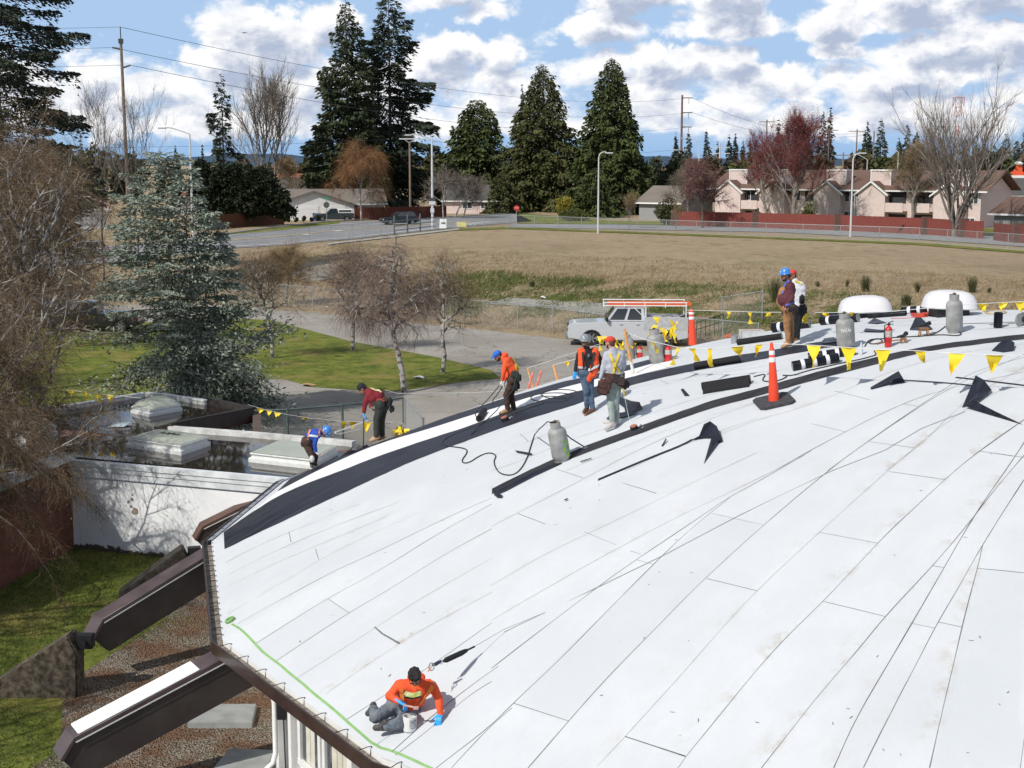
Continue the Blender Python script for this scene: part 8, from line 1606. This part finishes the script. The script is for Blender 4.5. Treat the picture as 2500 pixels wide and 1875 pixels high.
    if hat in ('grey_helmet', 'blue_helmet'):
        m = M_helg if hat[0] == 'g' else M_helb; h = MB(); h.lathe([(.128*s, 0), (.118*s, .012*s), (.114*s, .05*s), (.098*s, .095*s), (.065*s, .125*s), (.02*s, .138*s)], P(0, -.005, .045), 26, M_); h.prism([P(x, y, .044) for x, y in ((-.085, .08), (.085, .08), (.06, .165), (0, .178), (-.06, .165))], M_ @ Vector((0, .004*s, .012*s))); capsule(h, P(0, .08, .135), P(0, -.09, .13), .02*s, .02*s, 8); h.build('hard_hat', m, rt, smooth=True)
        MB().ell(P(.0, .115, .105), (.018*s, .006*s, .016*s), 6, M_).build('hat_sticker', M_trim, rt)
    if hat in ('blue_cap', 'red_cap'):
        m = M_capb if hat[0] == 'b' else M_capr; h = MB(); h.ell(P(0, -.012, .058), (.093*s, .108*s, .080*s), 10, M_); o_ = fuse('cap', h, m, rt, .010, 2); vv = [P(x, y, z) for x, y, z in ((-.07, .075, .062), (0, .10, .072), (.07, .075, .062), (.062, .15, .045), (0, .178, .048), (-.062, .15, .045))]; MB().prism(vv, M_ @ Vector((0, 0, .010*s))).build('visor', m, o_, bevel=.003)
    if hat == 'beanie': h = MB(); h.ell(P(0, -.02, .045), (.090*s, .105*s, .095*s), 10, M_); h.ell(P(0, -.05, -.01), (.078*s, .07*s, .08*s), 8, M_); fuse('beanie', h, C_blk, rt, .01, 2, .003)
    if hood: h = MB(); hb = nk-M_ @ Vector((0, .05*s, 0)); capsule(h, hb-sx_*.07*s, hb+sx_*.07*s, .055*s, .055*s); h.ell(hb+(Vector((0, 0, .02))), (.10*s, .07*s, .06*s), 8); fuse('hood', h, top, rt, .012, 3, .006)
    return rt, j, (sx_, spine, ch, pe, s)
def strap(rt, pts, w, m, name='harness_strap', t=.006):
    """flat webbing along points (p, outward normal)"""
    mb = MB(); vs = []; n = len(pts)
    for i, (p, nn_) in enumerate(pts):
        p = Vector(p); d = (Vector(pts[min(i+1, n-1)][0])-Vector(pts[max(i-1, 0)][0])).normalized(); nn_ = Vector(nn_).normalized(); x = d.cross(nn_).normalized()*w/2
        vs += [p-x, p+x, p+x+nn_*t, p-x+nn_*t]
    fs = [(4*i+k, 4*i+(k+1) % 4, 4*i+4+(k+1) % 4, 4*i+4+k) for i in range(n-1) for k in range(4)]+[(3, 2, 1, 0), (4*n-4, 4*n-3, 4*n-2, 4*n-1)]; return mb.add(vs, fs).build(name, m, rt)
def snap(rt, targets, axis, w, m, off=.012, name='harness_strap', steps=8, obj='shirt'):
    """project a polyline of world points onto the shirt along axis and lay a strap there"""
    o = [c for c in rt.children if c.name.split('.')[0] == obj][0]; base = rt.location; ax = Vector(axis).normalized(); out = []
    P_ = densify([tuple(t) for t in targets], .04)
    for p in P_:
        src = Vector(p)-base-ax*1.2; hit, loc, nn_, _ = o.ray_cast(src, ax)
        if hit: out.append((loc+base+nn_*off, nn_))
    if len(out) > 2: return strap(rt, out, w, m, name)
def pouch(rt, c, size, m=M_leather, name='tool_pouch', rz=0, tilt=0):
    mb = MB(); mb.box(c, size, mtx=Matrix.Rotation(rz, 3, 'Z') @ Matrix.Rotation(tilt, 3, 'Y')); return mb.build(name, m, rt, bevel=min(size)*.3, seg=3)
S6 = lambda x, y, d=0: (1150+x/4.916, 780+y/4.916, d); S5 = lambda x, y, d=0: (700+x/4.916, 820+y/4.916, d); S8 = lambda x, y, d=0: (1800+x/4.147, 620+y/4.147, d); S4c = lambda x, y, d=0: (840+x/5.925, 1540+y/5.925, d)
# --- man in orange vest and grey hard hat
p0 = at_roof(1432, 1010); Yb = p0.y; s = 198*kpx(p0)/1.86
rt, j, K = person('person in grey hard hat and orange vest over black hoodie, facing the camera in jeans', Yb, dict(head=S6(1366, 268), neck=S6(1388, 335, .03), shL=S6(1305, 385, .02), shR=S6(1508, 385, .05), elL=S6(1272, 510, 0), wrL=S6(1250, 632, -.05), hdL=S6(1238, 720, -.08), elR=S6(1560, 500, .1), wrR=S6(1540, 610, .0), hdR=S6(1500, 650, -.02), hpL=S6(1345, 650, .03), hpR=S6(1430, 650, .06), knL=S6(1385, 870, -.02), knR=S6(1432, 860, .05), ankL=S6(1392, 1062, .10), ankR=S6(1462, 1080, -.02), toeL=S6(1345, 1120, -.06), toeR=S6(1368, 1150, -.15)), s, top=C_blk, legs=C_jean, boots=M_boot, gloves=(M_glove, None), facing=(-.15, -1, -.12), hat='grey_helmet', glasses=True, beard=True, hair=M_hair, palm=((0, 1, 0), (-1, 0, 0)))
sx_, spn, ch, pe, s = K; n_ = Vector((0, -1, 0))
vm_ = MB()
for sg, a, b in ((-1, j['shL'].lerp(ch, .25), j['hpL'].lerp(pe, .2)), (1, j['shR'].lerp(ch, .25), j['hpR'].lerp(pe, -.1))):
    capsule(vm_, a-spn*.02, a.lerp(b, .95 if sg > 0 else .6)+Vector((.02*sg, -.01, 0)), .112*s, .125*s)
    capsule(vm_, a-spn*.02+Vector((0, .07, 0)), a.lerp(b, .8)+Vector((0, .06, 0)), .112*s, .118*s)
    if sg > 0: capsule(vm_, a.lerp(b, .6)+Vector((.0, -.03, 0)), a.lerp(b, 1.22)+Vector((-.02, -.07, 0)), .115*s, .075*s); capsule(vm_, a.lerp(b, .5)+Vector((.05, -.02, 0)), a.lerp(b, 1.0)+Vector((.05, -.05, 0)), .10*s, .09*s)
fuse('hi_vis_vest', vm_, C_org, rt, .012, 3, .008)
snap(rt, [j['shL'].lerp(ch, .3), j['hpL'].lerp(pe, .1)+Vector((0, 0, .1))], (0, 1, 0), .045*s, M_blkm, obj='hi_vis_vest'); snap(rt, [j['shR'].lerp(ch, .3), j['hpR']+Vector((0, 0, .05))], (0, 1, 0), .05*s, M_blkm, obj='hi_vis_vest')
snap(rt, [j['shL']+Vector((-.05, 0, -.28)), j['shL']+Vector((.12, 0, -.30))], (0, 1, 0), .05*s, M_refs, name='reflective_tape', obj='hi_vis_vest'); snap(rt, [j['shR']+Vector((-.16, 0, -.34)), j['shR']+Vector((.06, 0, -.24))], (0, 1, 0), .055*s, M_refs, name='reflective_tape', obj='hi_vis_vest')
MB().box(ch+Vector((0, -.16*s, -.07*s)), (.04, .02, .06)).build('chest_buckle', M_rim, rt, bevel=.006)
# --- man in red cap, back to the camera
p0 = at_roof(1502, 1043); Yb = p0.y; s = 222*kpx(p0)/1.84
rt, j, K = person('person seen from behind in red cap and yellow harness with loaded tool belt', Yb, dict(head=S6(1668, 280), neck=S6(1702, 345, -.02), shL=S6(1628, 405, .0), shR=S6(1808, 405, .02), elL=S6(1588, 560, .0), wrL=S6(1556, 710, -.03), hdL=S6(1548, 800, -.05), elR=S6(1838, 540, .10), wrR=S6(1800, 640, .2), hdR=S6(1760, 660, .22), hpL=S6(1668, 700, .02), hpR=S6(1762, 700, .0), knL=S6(1672, 960, .0), knR=S6(1738, 960, .02), ankL=S6(1700, 1255, -.12), ankR=S6(1748, 1225, .08), toeL=S6(1612, 1320, -.16), toeR=S6(1690, 1262, .02)), s, skin=M_skinp, top=C_gry, legs=C_pgr, boots=M_shoew, facing=(-.75, .65, -.05), hat='red_cap', hair=mat('brown_hair', (.09, .04, .025), .8), beard=True, palm=((1, 0, 0), (0, 0, 1)))
sx_, spn, ch, pe, s = K; ax = (0, 1, 0); mid_ = ch-spn*.22*s
snap(rt, [j['shL'].lerp(ch, .35), mid_, pe+sx_*.1+Vector((0, 0, .1))], ax, .045*s, M_yelw); snap(rt, [j['shR'].lerp(ch, .35), mid_, pe-sx_*.02+Vector((0, 0, .1))], ax, .045*s, M_yelw)
MB().box(mid_+Vector((0, -.17*s, 0)), (.07*s, .03, .09*s)).build('dorsal_ring', M_yelw, rt, bevel=.01)
bl = MB(); 
for k in range(28):
    a = 2*math.pi*k/28; bl.add([], [])
beltc = pe+Vector((0, 0, .05)); q_ = [beltc+Vector((math.cos(a)*.205*s, math.sin(a)*.15*s, .01*math.sin(2*a))) for a in np.linspace(0, 2*math.pi, 25)]; bb = MB()
for a, b in zip(q_[:-1], q_[1:]): bb.bar(a, b, .03, .085*s)
bb.build('tool_belt', M_leather, rt)
for c, z in ((S6(1590, 780, -.14), (.24, .14, .22)), (S6(1585, 850, -.12), (.26, .15, .20)), (S6(1650, 730, -.16), (.16, .10, .16)), (S6(1730, 720, -.17), (.22, .09, .14)), (S6(1800, 745, -.16), (.20, .12, .20)), (S6(1855, 780, -.05), (.16, .16, .22)), (S6(1640, 800, -.15), (.14, .10, .2))):
    pouch(rt, at_y(c[0], c[1], Yb+c[2]), tuple(x*s*.95 for x in z), M_leather if c[0] < 1495 else mat('black_pouch', (.015, .013, .014), .7, c2=(.06, .03, .025), vscale=14), tilt=.15)
a, b = at_y(*S6(1825, 830)[:2], Yb-.15), at_y(*S6(1900, 1210)[:2], Yb-.05); MB().tube([a, a.lerp(b, .2)], .018, 6).build('lanyard_absorber', M_yelw, rt); cord([a.lerp(b, .2), b, at_roof(1549, 1049)+Vector((0, 0, .05))], 'thin lifeline from the man in red cap to the reel on the black strip', .005, M_rope, 'lifeline', 'rope', 'lifelines on the roof')
tag(MB().tube([at_roof(1473, 1034)+Vector((0, 0, .012)), at_roof(1492, 1033)+Vector((0, 0, .012))], .010, 5).build('wood_stick', mat('pale_wood', (.5, .4, .3), .8)), 'short pale stick beside the pale shoes of the man in red cap', 'stick')
# --- man in orange hoodie and blue cap, torching
p0 = at_roof(1240, 1006); Yb = p0.y; s = 172*kpx(p0)/1.66
rt, j, K = person('person in blue cap and orange hoodie leaning forward over two torch wands', Yb, dict(head=S6(322, 440), neck=S6(385, 450), shL=S6(415, 480, -.12), shR=S6(455, 470, .14), mid=S6(500, 600), elL=S6(392, 640, -.16), wrL=S6(375, 735, -.15), hdL=S6(345, 790, -.14), elR=S6(420, 640, .1), wrR=S6(400, 740, .05), hdR=S6(380, 790, .0), hpL=S6(500, 740, -.08), hpR=S6(520, 745, .08), knL=S6(425, 905, -.06), knR=S6(480, 900, .08), ankL=S6(440, 1085, -.06), ankR=S6(512, 1070, .10), toeL=S6(345, 1128, -.10), toeR=S6(430, 1095, .08)), s, top=C_org, legs=C_brn, boots=M_bootl, gloves=(M_glw, M_glw), facing=(-.75, -.25, -.55), hat='blue_cap', hood=True, palm=((1, 0, 0), (1, 0, 0)), beard=True)
sx_, spn, ch, pe, s = K
snap(rt, [at_y(*S6(500, 470)[:2], Yb), at_y(*S6(560, 560)[:2], Yb), at_y(*S6(580, 640)[:2], Yb)], (-.3, 1, 0), .05*s, M_yelw); snap(rt, [at_y(*S6(520, 480)[:2], Yb), at_y(*S6(540, 600)[:2], Yb)], (0, 1, 0), .05*s, M_yelw)
pouch(rt, at_y(*S6(550, 700)[:2], Yb-.14), (.20*s, .16, .26*s), mat('dark_green_bag', (.02, .035, .03), .7), rz=.2); pouch(rt, at_y(*S6(540, 800)[:2], Yb-.12), (.18*s, .15, .22*s), C_blk); pouch(rt, at_y(*S6(520, 660)[:2], Yb-.18), (.16*s, .06, .16*s), mat('dark_green_bag', (.02, .035, .03)))
w0 = at_y(*S6(345, 790)[:2], Yb-.14)
for k, pl in enumerate(([(345, 790), (200, 960), (75, 1090), (50, 1140), (75, 1195)], [(380, 800), (300, 920), (270, 950), (250, 1030)])):
    pts = [at_y(u, v, Yb-.14-.05*i) for i, (u, v, _) in enumerate([S6(*q) for q in pl])]; tag(MB().tube(pts, .011, 6).build('torch_wand', M_black), ('long thin torch wand bent down to the roll, held in a white glove', 'shorter torch wand with black tip held beside the long one')[k], 'torch wand')
roll((1172, 1030), (1185, 1010), 8, 'short hollow black tube roll in front of the man in orange hoodie', (), M_gran, hollow=True)
cord([at_y(*S6(560, 640)[:2], Yb-.2), at_y(*S6(500, 850)[:2], Yb-.3), at_y(*S6(300, 1100)[:2], Yb-.4), at_roof(1150, 1063)+Vector((0, 0, .02))], 'black hose hanging from the man in orange hoodie down to the dark band', .010, M_hose, 'hose', 'hose')
# --- man in maroon shirt bending with a pole
p0 = at_roof(930, 1076); Yb = p0.y-.05; s = 140*kpx(p0)/1.33
rt, j, K = person('person in black beanie and maroon shirt bending over a thin pole', Yb, dict(head=S5(905, 640), neck=S5(955, 650), shL=S5(975, 690, -.14), shR=S5(1010, 660, .14), mid=S5(1100, 720), elL=S5(940, 815, -.14), wrL=S5(926, 925, -.13), hdL=S5(926, 985, -.13), elR=S5(1010, 800, .2), wrR=S5(1010, 850, .15), hdR=S5(1030, 880, .1), hpL=S5(1130, 830, -.1), hpR=S5(1170, 820, .1), knL=S5(1080, 1000, -.08), knR=S5(1140, 1000, .1), ankL=S5(1075, 1215, -.08), ankR=S5(1145, 1205, .1), toeL=S5(1000, 1262, -.10), toeR=S5(1095, 1240, .1)), s*1.05, top=C_mar, legs=C_dgr, boots=M_bootl, gloves=(M_glove, None), facing=(-.7, -.1, -.7), hup=(-.5, 0, .6), hat='beanie', palm=((1, 0, 0), (1, 0, 0)), curl=(1.0, .6))
sx_, spn, ch, pe, s = K
for k in range(4): f = k*48; snap(rt, [at_y(*S5(1005+f*.62, 612+f*.30)[:2], Yb), at_y(*S5(1045+f*.62, 665+f*.34)[:2], Yb)], (0, .8, -.6), .045*s, mat('pale_yellow_print', (.75, .68, .38), .7), name='back_print')
for c, z, m in ((S5(1180, 760, -.12), (.16, .1, .10), M_leather), (S5(1230, 800, -.08), (.14, .14, .22), C_blk), (S5(1262, 880, -.05), (.11, .12, .16), C_blk), (S5(1040, 800, -.14), (.10, .08, .14), M_leather), (S5(1120, 775, -.16), (.2, .05, .09), mat('red_belt', (.40, .05, .04), .6))): pouch(rt, at_y(c[0], c[1], Yb+c[2]), tuple(x*s for x in z), m, tilt=.3)
tag(MB().tube([at_y(*S5(926, 960)[:2], Yb-.13), at_roof(887, 1083)], .013, 6).build('torch_pole', M_black), 'thin dark pole held down to the roof edge by the bent man in maroon', 'pole')
cord([at_y(*S5(1180, 650)[:2], Yb), at_y(*S5(1330, 690)[:2], Yb+.1), at_y(1150, 959, Yb+1), at_y(1290, 950, Yb+1.6)], 'taut lifeline from the back of the man in maroon', .006, M_rope, 'lifeline', 'rope', 'lifelines on the roof')
# --- crouching man in blue
p0 = at_roof(772, 1136); Yb = p0.y-.1; s = 108*kpx(p0)/1.10
rt, j, K = person('person crouching at the roof edge in bright blue jacket with white kneepad', Yb, dict(head=S5(462, 1150), neck=S5(415, 1150), shL=S5(375, 1165, -.14), shR=S5(410, 1140, .14), mid=S5(310, 1180), elL=S5(335, 1300, -.16), wrL=S5(350, 1395, -.14), hdL=S5(400, 1445, -.14), elR=S5(485, 1170, .18), wrR=S5(540, 1160, .1), hdR=S5(580, 1150, .05), hpL=S5(228, 1275, -.1), hpR=S5(255, 1270, .1), knL=S5(308, 1460, -.12), knR=S5(345, 1440, .12), ankL=S5(305, 1540, .08), ankR=S5(335, 1525, .28), toeL=S5(300, 1570, -.04), toeR=S5(355, 1550, .16)), s, top=C_blu, legs=C_brn, boots=M_shoe, gloves=(M_glw, M_glw), facing=(.35, -.5, -.8), hup=(.6, -.2, .75), hat='blue_helmet', palm=((1, 0, 0), (0, 0, -1)), curl=(.8, 1.0))
sx_, spn, ch, pe, s = K
snap(rt, [at_y(*S5(290, 1130)[:2], Yb), at_y(*S5(262, 1250)[:2], Yb)], (0, 1, -.2), .045*s, mat('pink_strap', (.62, .25, .18), .7)); snap(rt, [at_y(*S5(395, 1100)[:2], Yb), at_y(*S5(400, 1200)[:2], Yb)], (0, 1, -.2), .045*s, mat('pink_strap', (.62, .25, .18))); snap(rt, [at_y(*S5(270, 1195)[:2], Yb), at_y(*S5(385, 1205)[:2], Yb)], (0, 1, -.2), .05*s, M_refs, name='reflective_tape'); snap(rt, [at_y(*S5(310, 1335)[:2], Yb), at_y(*S5(365, 1345)[:2], Yb)], (0, 1, 0), .04*s, M_refs, name='reflective_tape'); snap(rt, [at_y(*S5(320, 1385)[:2], Yb), at_y(*S5(368, 1385)[:2], Yb)], (0, 1, 0), .035*s, M_refs, name='reflective_tape')
MB().ell(at_y(*S5(303, 1480)[:2], Yb-.21), (.065*s, .05*s, .095*s), 8).build('kneepad', M_glw, rt, smooth=True)
for k, pl in enumerate(([(560, 1165), (740, 1100), (980, 1015)], [(620, 1180), (880, 1120)])): tag(MB().tube([at_y(u, v, Yb+.05) for u, v, _ in [S5(*q) for q in pl]], .011, 6).build('torch_wand', M_rim), ('long silver torch wand pointing right from the crouching man', 'shorter silver wand below the long one')[k], 'torch wand')
line_strip([(770, 1128), (830, 1108), (890, 1090)], .03, 'thin black strip in front of the crouching man')
# --- man in tan overalls and his companion
p0 = at_roof(1922, 850); Yb = p0.y; s = 201*kpx(p0)/1.86
Y2 = Yb+.75
rt2, j2, K2 = person('person in white shirt and black trousers standing behind the man in tan overalls', Y2, dict(head=S8(555, 215), neck=S8(580, 262), shL=S8(560, 300), shR=S8(645, 300), elL=S8(560, 400, .1), wrL=S8(570, 480, .1), hdL=S8(575, 520, .1), elR=S8(668, 405, -.05), wrR=S8(655, 490, -.1), hdR=S8(640, 540, -.1), hpL=S8(590, 560, .0), hpR=S8(645, 560, .02), knL=S8(580, 720), knR=S8(610, 720), ankL=S8(578, 855), ankR=S8(608, 860), toeL=S8(540, 880, -.1), toeR=S8(575, 890, -.05)), s*.97, top=C_wht, legs=C_blk, boots=M_boot, facing=(-.8, -.5, -.1), hat='red_cap', palm=((-1, 0, 0), (-1, 0, 0)))
pouch(rt2, at_y(*S8(655, 570)[:2], Y2-.2), (.22*s, .16, .24*s), C_blk); pouch(rt2, at_y(*S8(655, 460)[:2], Y2-.12), (.12*s, .1, .22*s), C_blk); snap(rt2, [at_y(*S8(575, 270)[:2], Y2), at_y(*S8(640, 300)[:2], Y2)], (0, 1, 0), .04*s, M_yelw)
rt, j, K = person('person in blue hard hat, maroon sleeves and tan overalls standing on the crest', Yb, dict(head=S8(487, 222), neck=S8(520, 270, .02), shL=S8(530, 315, -.12), shR=S8(545, 305, .16), mid=S8(488, 460), elL=S8(560, 440, -.17), wrL=S8(490, 540, -.20), hdL=S8(468, 610, -.2), elR=S8(540, 430, .2), wrR=S8(500, 530, .15), hdR=S8(480, 590, .1), hpL=S8(510, 560, -.10), hpR=S8(520, 560, .10), knL=S8(503, 725, -.09), knR=S8(540, 725, .12), ankL=S8(525, 905, -.08), ankR=S8(545, 880, .14), toeL=S8(450, 945, -.12), toeR=S8(480, 905, .12)), s, top=C_dmr, legs=C_tan, boots=M_bootl, facing=(-1, -.35, -.12), hat='blue_helmet', belly=.055, palm=((1, 0, 0), (1, 0, 0)), beard=True)
sx_, spn, ch, pe, s = K
bib = MB(); capsule(bib, at_y(*S8(470, 380)[:2], Yb), at_y(*S8(470, 480)[:2], Yb-.0), .115*s, .165*s); capsule(bib, at_y(*S8(470, 480)[:2], Yb), pe, .165*s, .155*s); fuse('overall_bib', bib, C_tan, rt, .012, 3, .006)
snap(rt, [at_y(*S8(545, 262)[:2], Yb), at_y(*S8(480, 300)[:2], Yb), at_y(*S8(462, 400)[:2], Yb)], (.2, 1, 0), .045*s, mat('blue_webbing', (.07, .12, .42), .7)); snap(rt, [at_y(*S8(470, 510)[:2], Yb), at_y(*S8(585, 470)[:2], Yb)], (0, 1, 0), .05*s, mat('blue_webbing', (.07, .12, .42)), obj='shirt'); pouch(rt, at_y(*S8(545, 560)[:2], Yb-.22), (.14*s, .06, .10*s), C_blk, tilt=-.5)
# --- kneeling man in orange hoodie at the eaves
VX = 1.0
p0 = at_roof(985, 1775); Yb = p0.y; s = .93*(p0.y/16.6)
zf = lambda c, dz: None
rt, j, K = person('person sitting at the near roof edge in orange hoodie brushing from a can', Yb, dict(head=S4c(1025, 672, -.22), neck=S4c(1045, 725, .10), shL=S4c(790, 775, .02), shR=S4c(1275, 775, .06), mid=S4c(985, 985, .22), elL=S4c(655, 945, -.06), wrL=S4c(790, 1020, -.18), hdL=S4c(900, 1085, -.22), elR=S4c(1370, 980, -.04), wrR=S4c(1392, 1200, -.12), hdR=S4c(1366, 1300, -.16), hpL=S4c(745, 1085, .25), hpR=S4c(960, 1180, .28), knL=S4c(455, 1255, .0), knR=S4c(800, 1340, -.12), ankL=S4c(425, 1125, .42), ankR=S4c(600, 1385, -.10), toeL=S4c(338, 1205, .42), toeR=S4c(440, 1405, -.10)), s, fat=1.06, top=C_org, legs=C_gjean, boots=M_shoe, gloves=(M_glove, M_glove), facing=(.0, -.62, -.75), hup=(0, -.7, .65), hat=None, glasses=True, palm=((0, -.3, -1), (0, .4, -1)), curl=(1.0, .12), hood=True)
sx_, spn, ch, pe, s = K
view = ray(985, 1700).normalized()
snap(rt, [at_y(*S4c(828, 835)[:2], Yb-.1), at_y(*S4c(835, 900)[:2], Yb-.1), at_y(*S4c(850, 990)[:2], Yb-.1)], view, .055*s, M_orgw); snap(rt, [at_y(*S4c(1290, 800)[:2], Yb-.1), at_y(*S4c(1210, 900)[:2], Yb-.1), at_y(*S4c(1090, 1050)[:2], Yb-.1)], view, .06*s, M_orgw)
for k in range(3): snap(rt, [at_y(*S4c(880-8*k, 890+24*k)[:2], Yb), at_y(*S4c(990, 915+22*k)[:2], Yb), at_y(*S4c(1115, 880+26*k)[:2], Yb)], view, .045*s, M_limey if k < 2 else M_blkm, name='reflective_band')
cn = at_roof(1001, 1782); can = empty('paint_can', cn, 'open white paint can with grey printed label beside the kneeling man', 'paint can'); cr_, chh = .088*s*1.03, .20*s
MB().lathe([(cr_*.97, 0), (cr_, .006), (cr_, chh*.96), (cr_*1.04, chh*.98), (cr_*1.02, chh), (cr_*.93, chh), (cr_*.92, chh*.6)], cn, 32).build('can_body', M_trim, can, smooth=True); MB().lathe([(cr_*.91, chh*.62), (cr_*.02, chh*.62)], cn, 24).build('dark_paint', M_black, can)
lb = MB(); vs = []
for i in range(13):
    a = -1.75+1.25*i/12+.2
    for z in (.22, .86): vs.append(cn+Vector((math.cos(a)*cr_*1.006, math.sin(a)*cr_*1.006, chh*z)))
lb.add(vs, [(2*i, 2*i+2, 2*i+3, 2*i+1) for i in range(12)]); lb.build('printed_label', mat('grey_print', (.16, .18, .19), .6, c2=(.5, .52, .53), vscale=26), can, fix=False)
ww = j['hdL']; tag(MB().tube([ww+Vector((-.03, -.03, .02)), ww+Vector((.10, -.05, .0))], .014, 8).box(ww+Vector((.13, -.05, -.01)), (.07, .05, .03)).build('paint_brush', mat('brush_wood', (.55, .35, .3), .6), bevel=.004), 'small paint brush held in the left hand glove over the can', 'brush'); MB().tube([cn+Vector((-.02, -.02, chh*.6)), cn+Vector((.0, -.02, chh*1.15))], .004, 5).build('stirring_stick', M_trim, can)
# lanyard with black shock absorber
L_ = [S4c(1215, 590), S4c(1265, 520), S4c(1330, 480), S4c(1440, 440), S4c(1700, 320), S4c(1790, 275), S4c(1888, 228)]
Z0 = at_roof(1130, 1640).z; bk_ = j['shR'].lerp(j['shL'], .1); Yl = [Yb+.12, Yb+.22, Yb+.32, Yb+.45, Yb+.75, Yb+.86, Yb+.95]; LP = [at_y(u, v, y) for (u, v, _), y in zip(L_, Yl)]
ln = empty('shock_lanyard', LP[3], 'black shock absorber lanyard with steel hook on the back of the kneeling man', 'lanyard'); MB().tube([LP[3], LP[3].lerp(LP[4], .15), LP[4], LP[4].lerp(LP[5], .6), LP[5]], [.018, .038, .038, .03, .016], 10).build('absorber_pack', C_blk, ln, smooth=True); MB().tube([LP[5].lerp(LP[6], .15), LP[6]], .014, 8).build('end_sleeve', C_blk, ln)
def ring(c, r, t, q, m, parent, name='ring'): mb = MB(); mb.tube([c+q @ Vector((r*math.cos(a), r*1.4*math.sin(a), 0)) for a in np.linspace(0, 2*math.pi, 19)], t, 6, caps=False); return mb.build(name, m, parent)
qv = Vector((0, 0, 1)).rotation_difference(-view).to_matrix(); ring(LP[1], .035, .007, qv, M_rim, ln); MB().tube([LP[2]-Vector((.05, 0, .02)), LP[2], LP[2]+Vector((.07, .03, .03))], [.018, .028, .018], 8).build('snap_hook', mat('blued_steel', (.06, .08, .11), .3, .7), ln, smooth=True); ring(LP[3]-Vector((.03, .01, .01)), .018, .005, qv, M_rim, ln); MB().tube([LP[0], LP[1]], .008, 6).build('webbing', M_orgw, ln)
cord([LP[6], at_roof(1230, 1545)+Vector((0, 0, .05)), at_roof(1330, 1497)+Vector((0, 0, .01))], 'thin lifeline leaving the black shock absorber', .004, mat('grey_lifeline', (.28, .28, .28), .8), 'lifeline', 'rope', 'lifelines on the roof')

for o in HELD: col.objects.link(o)
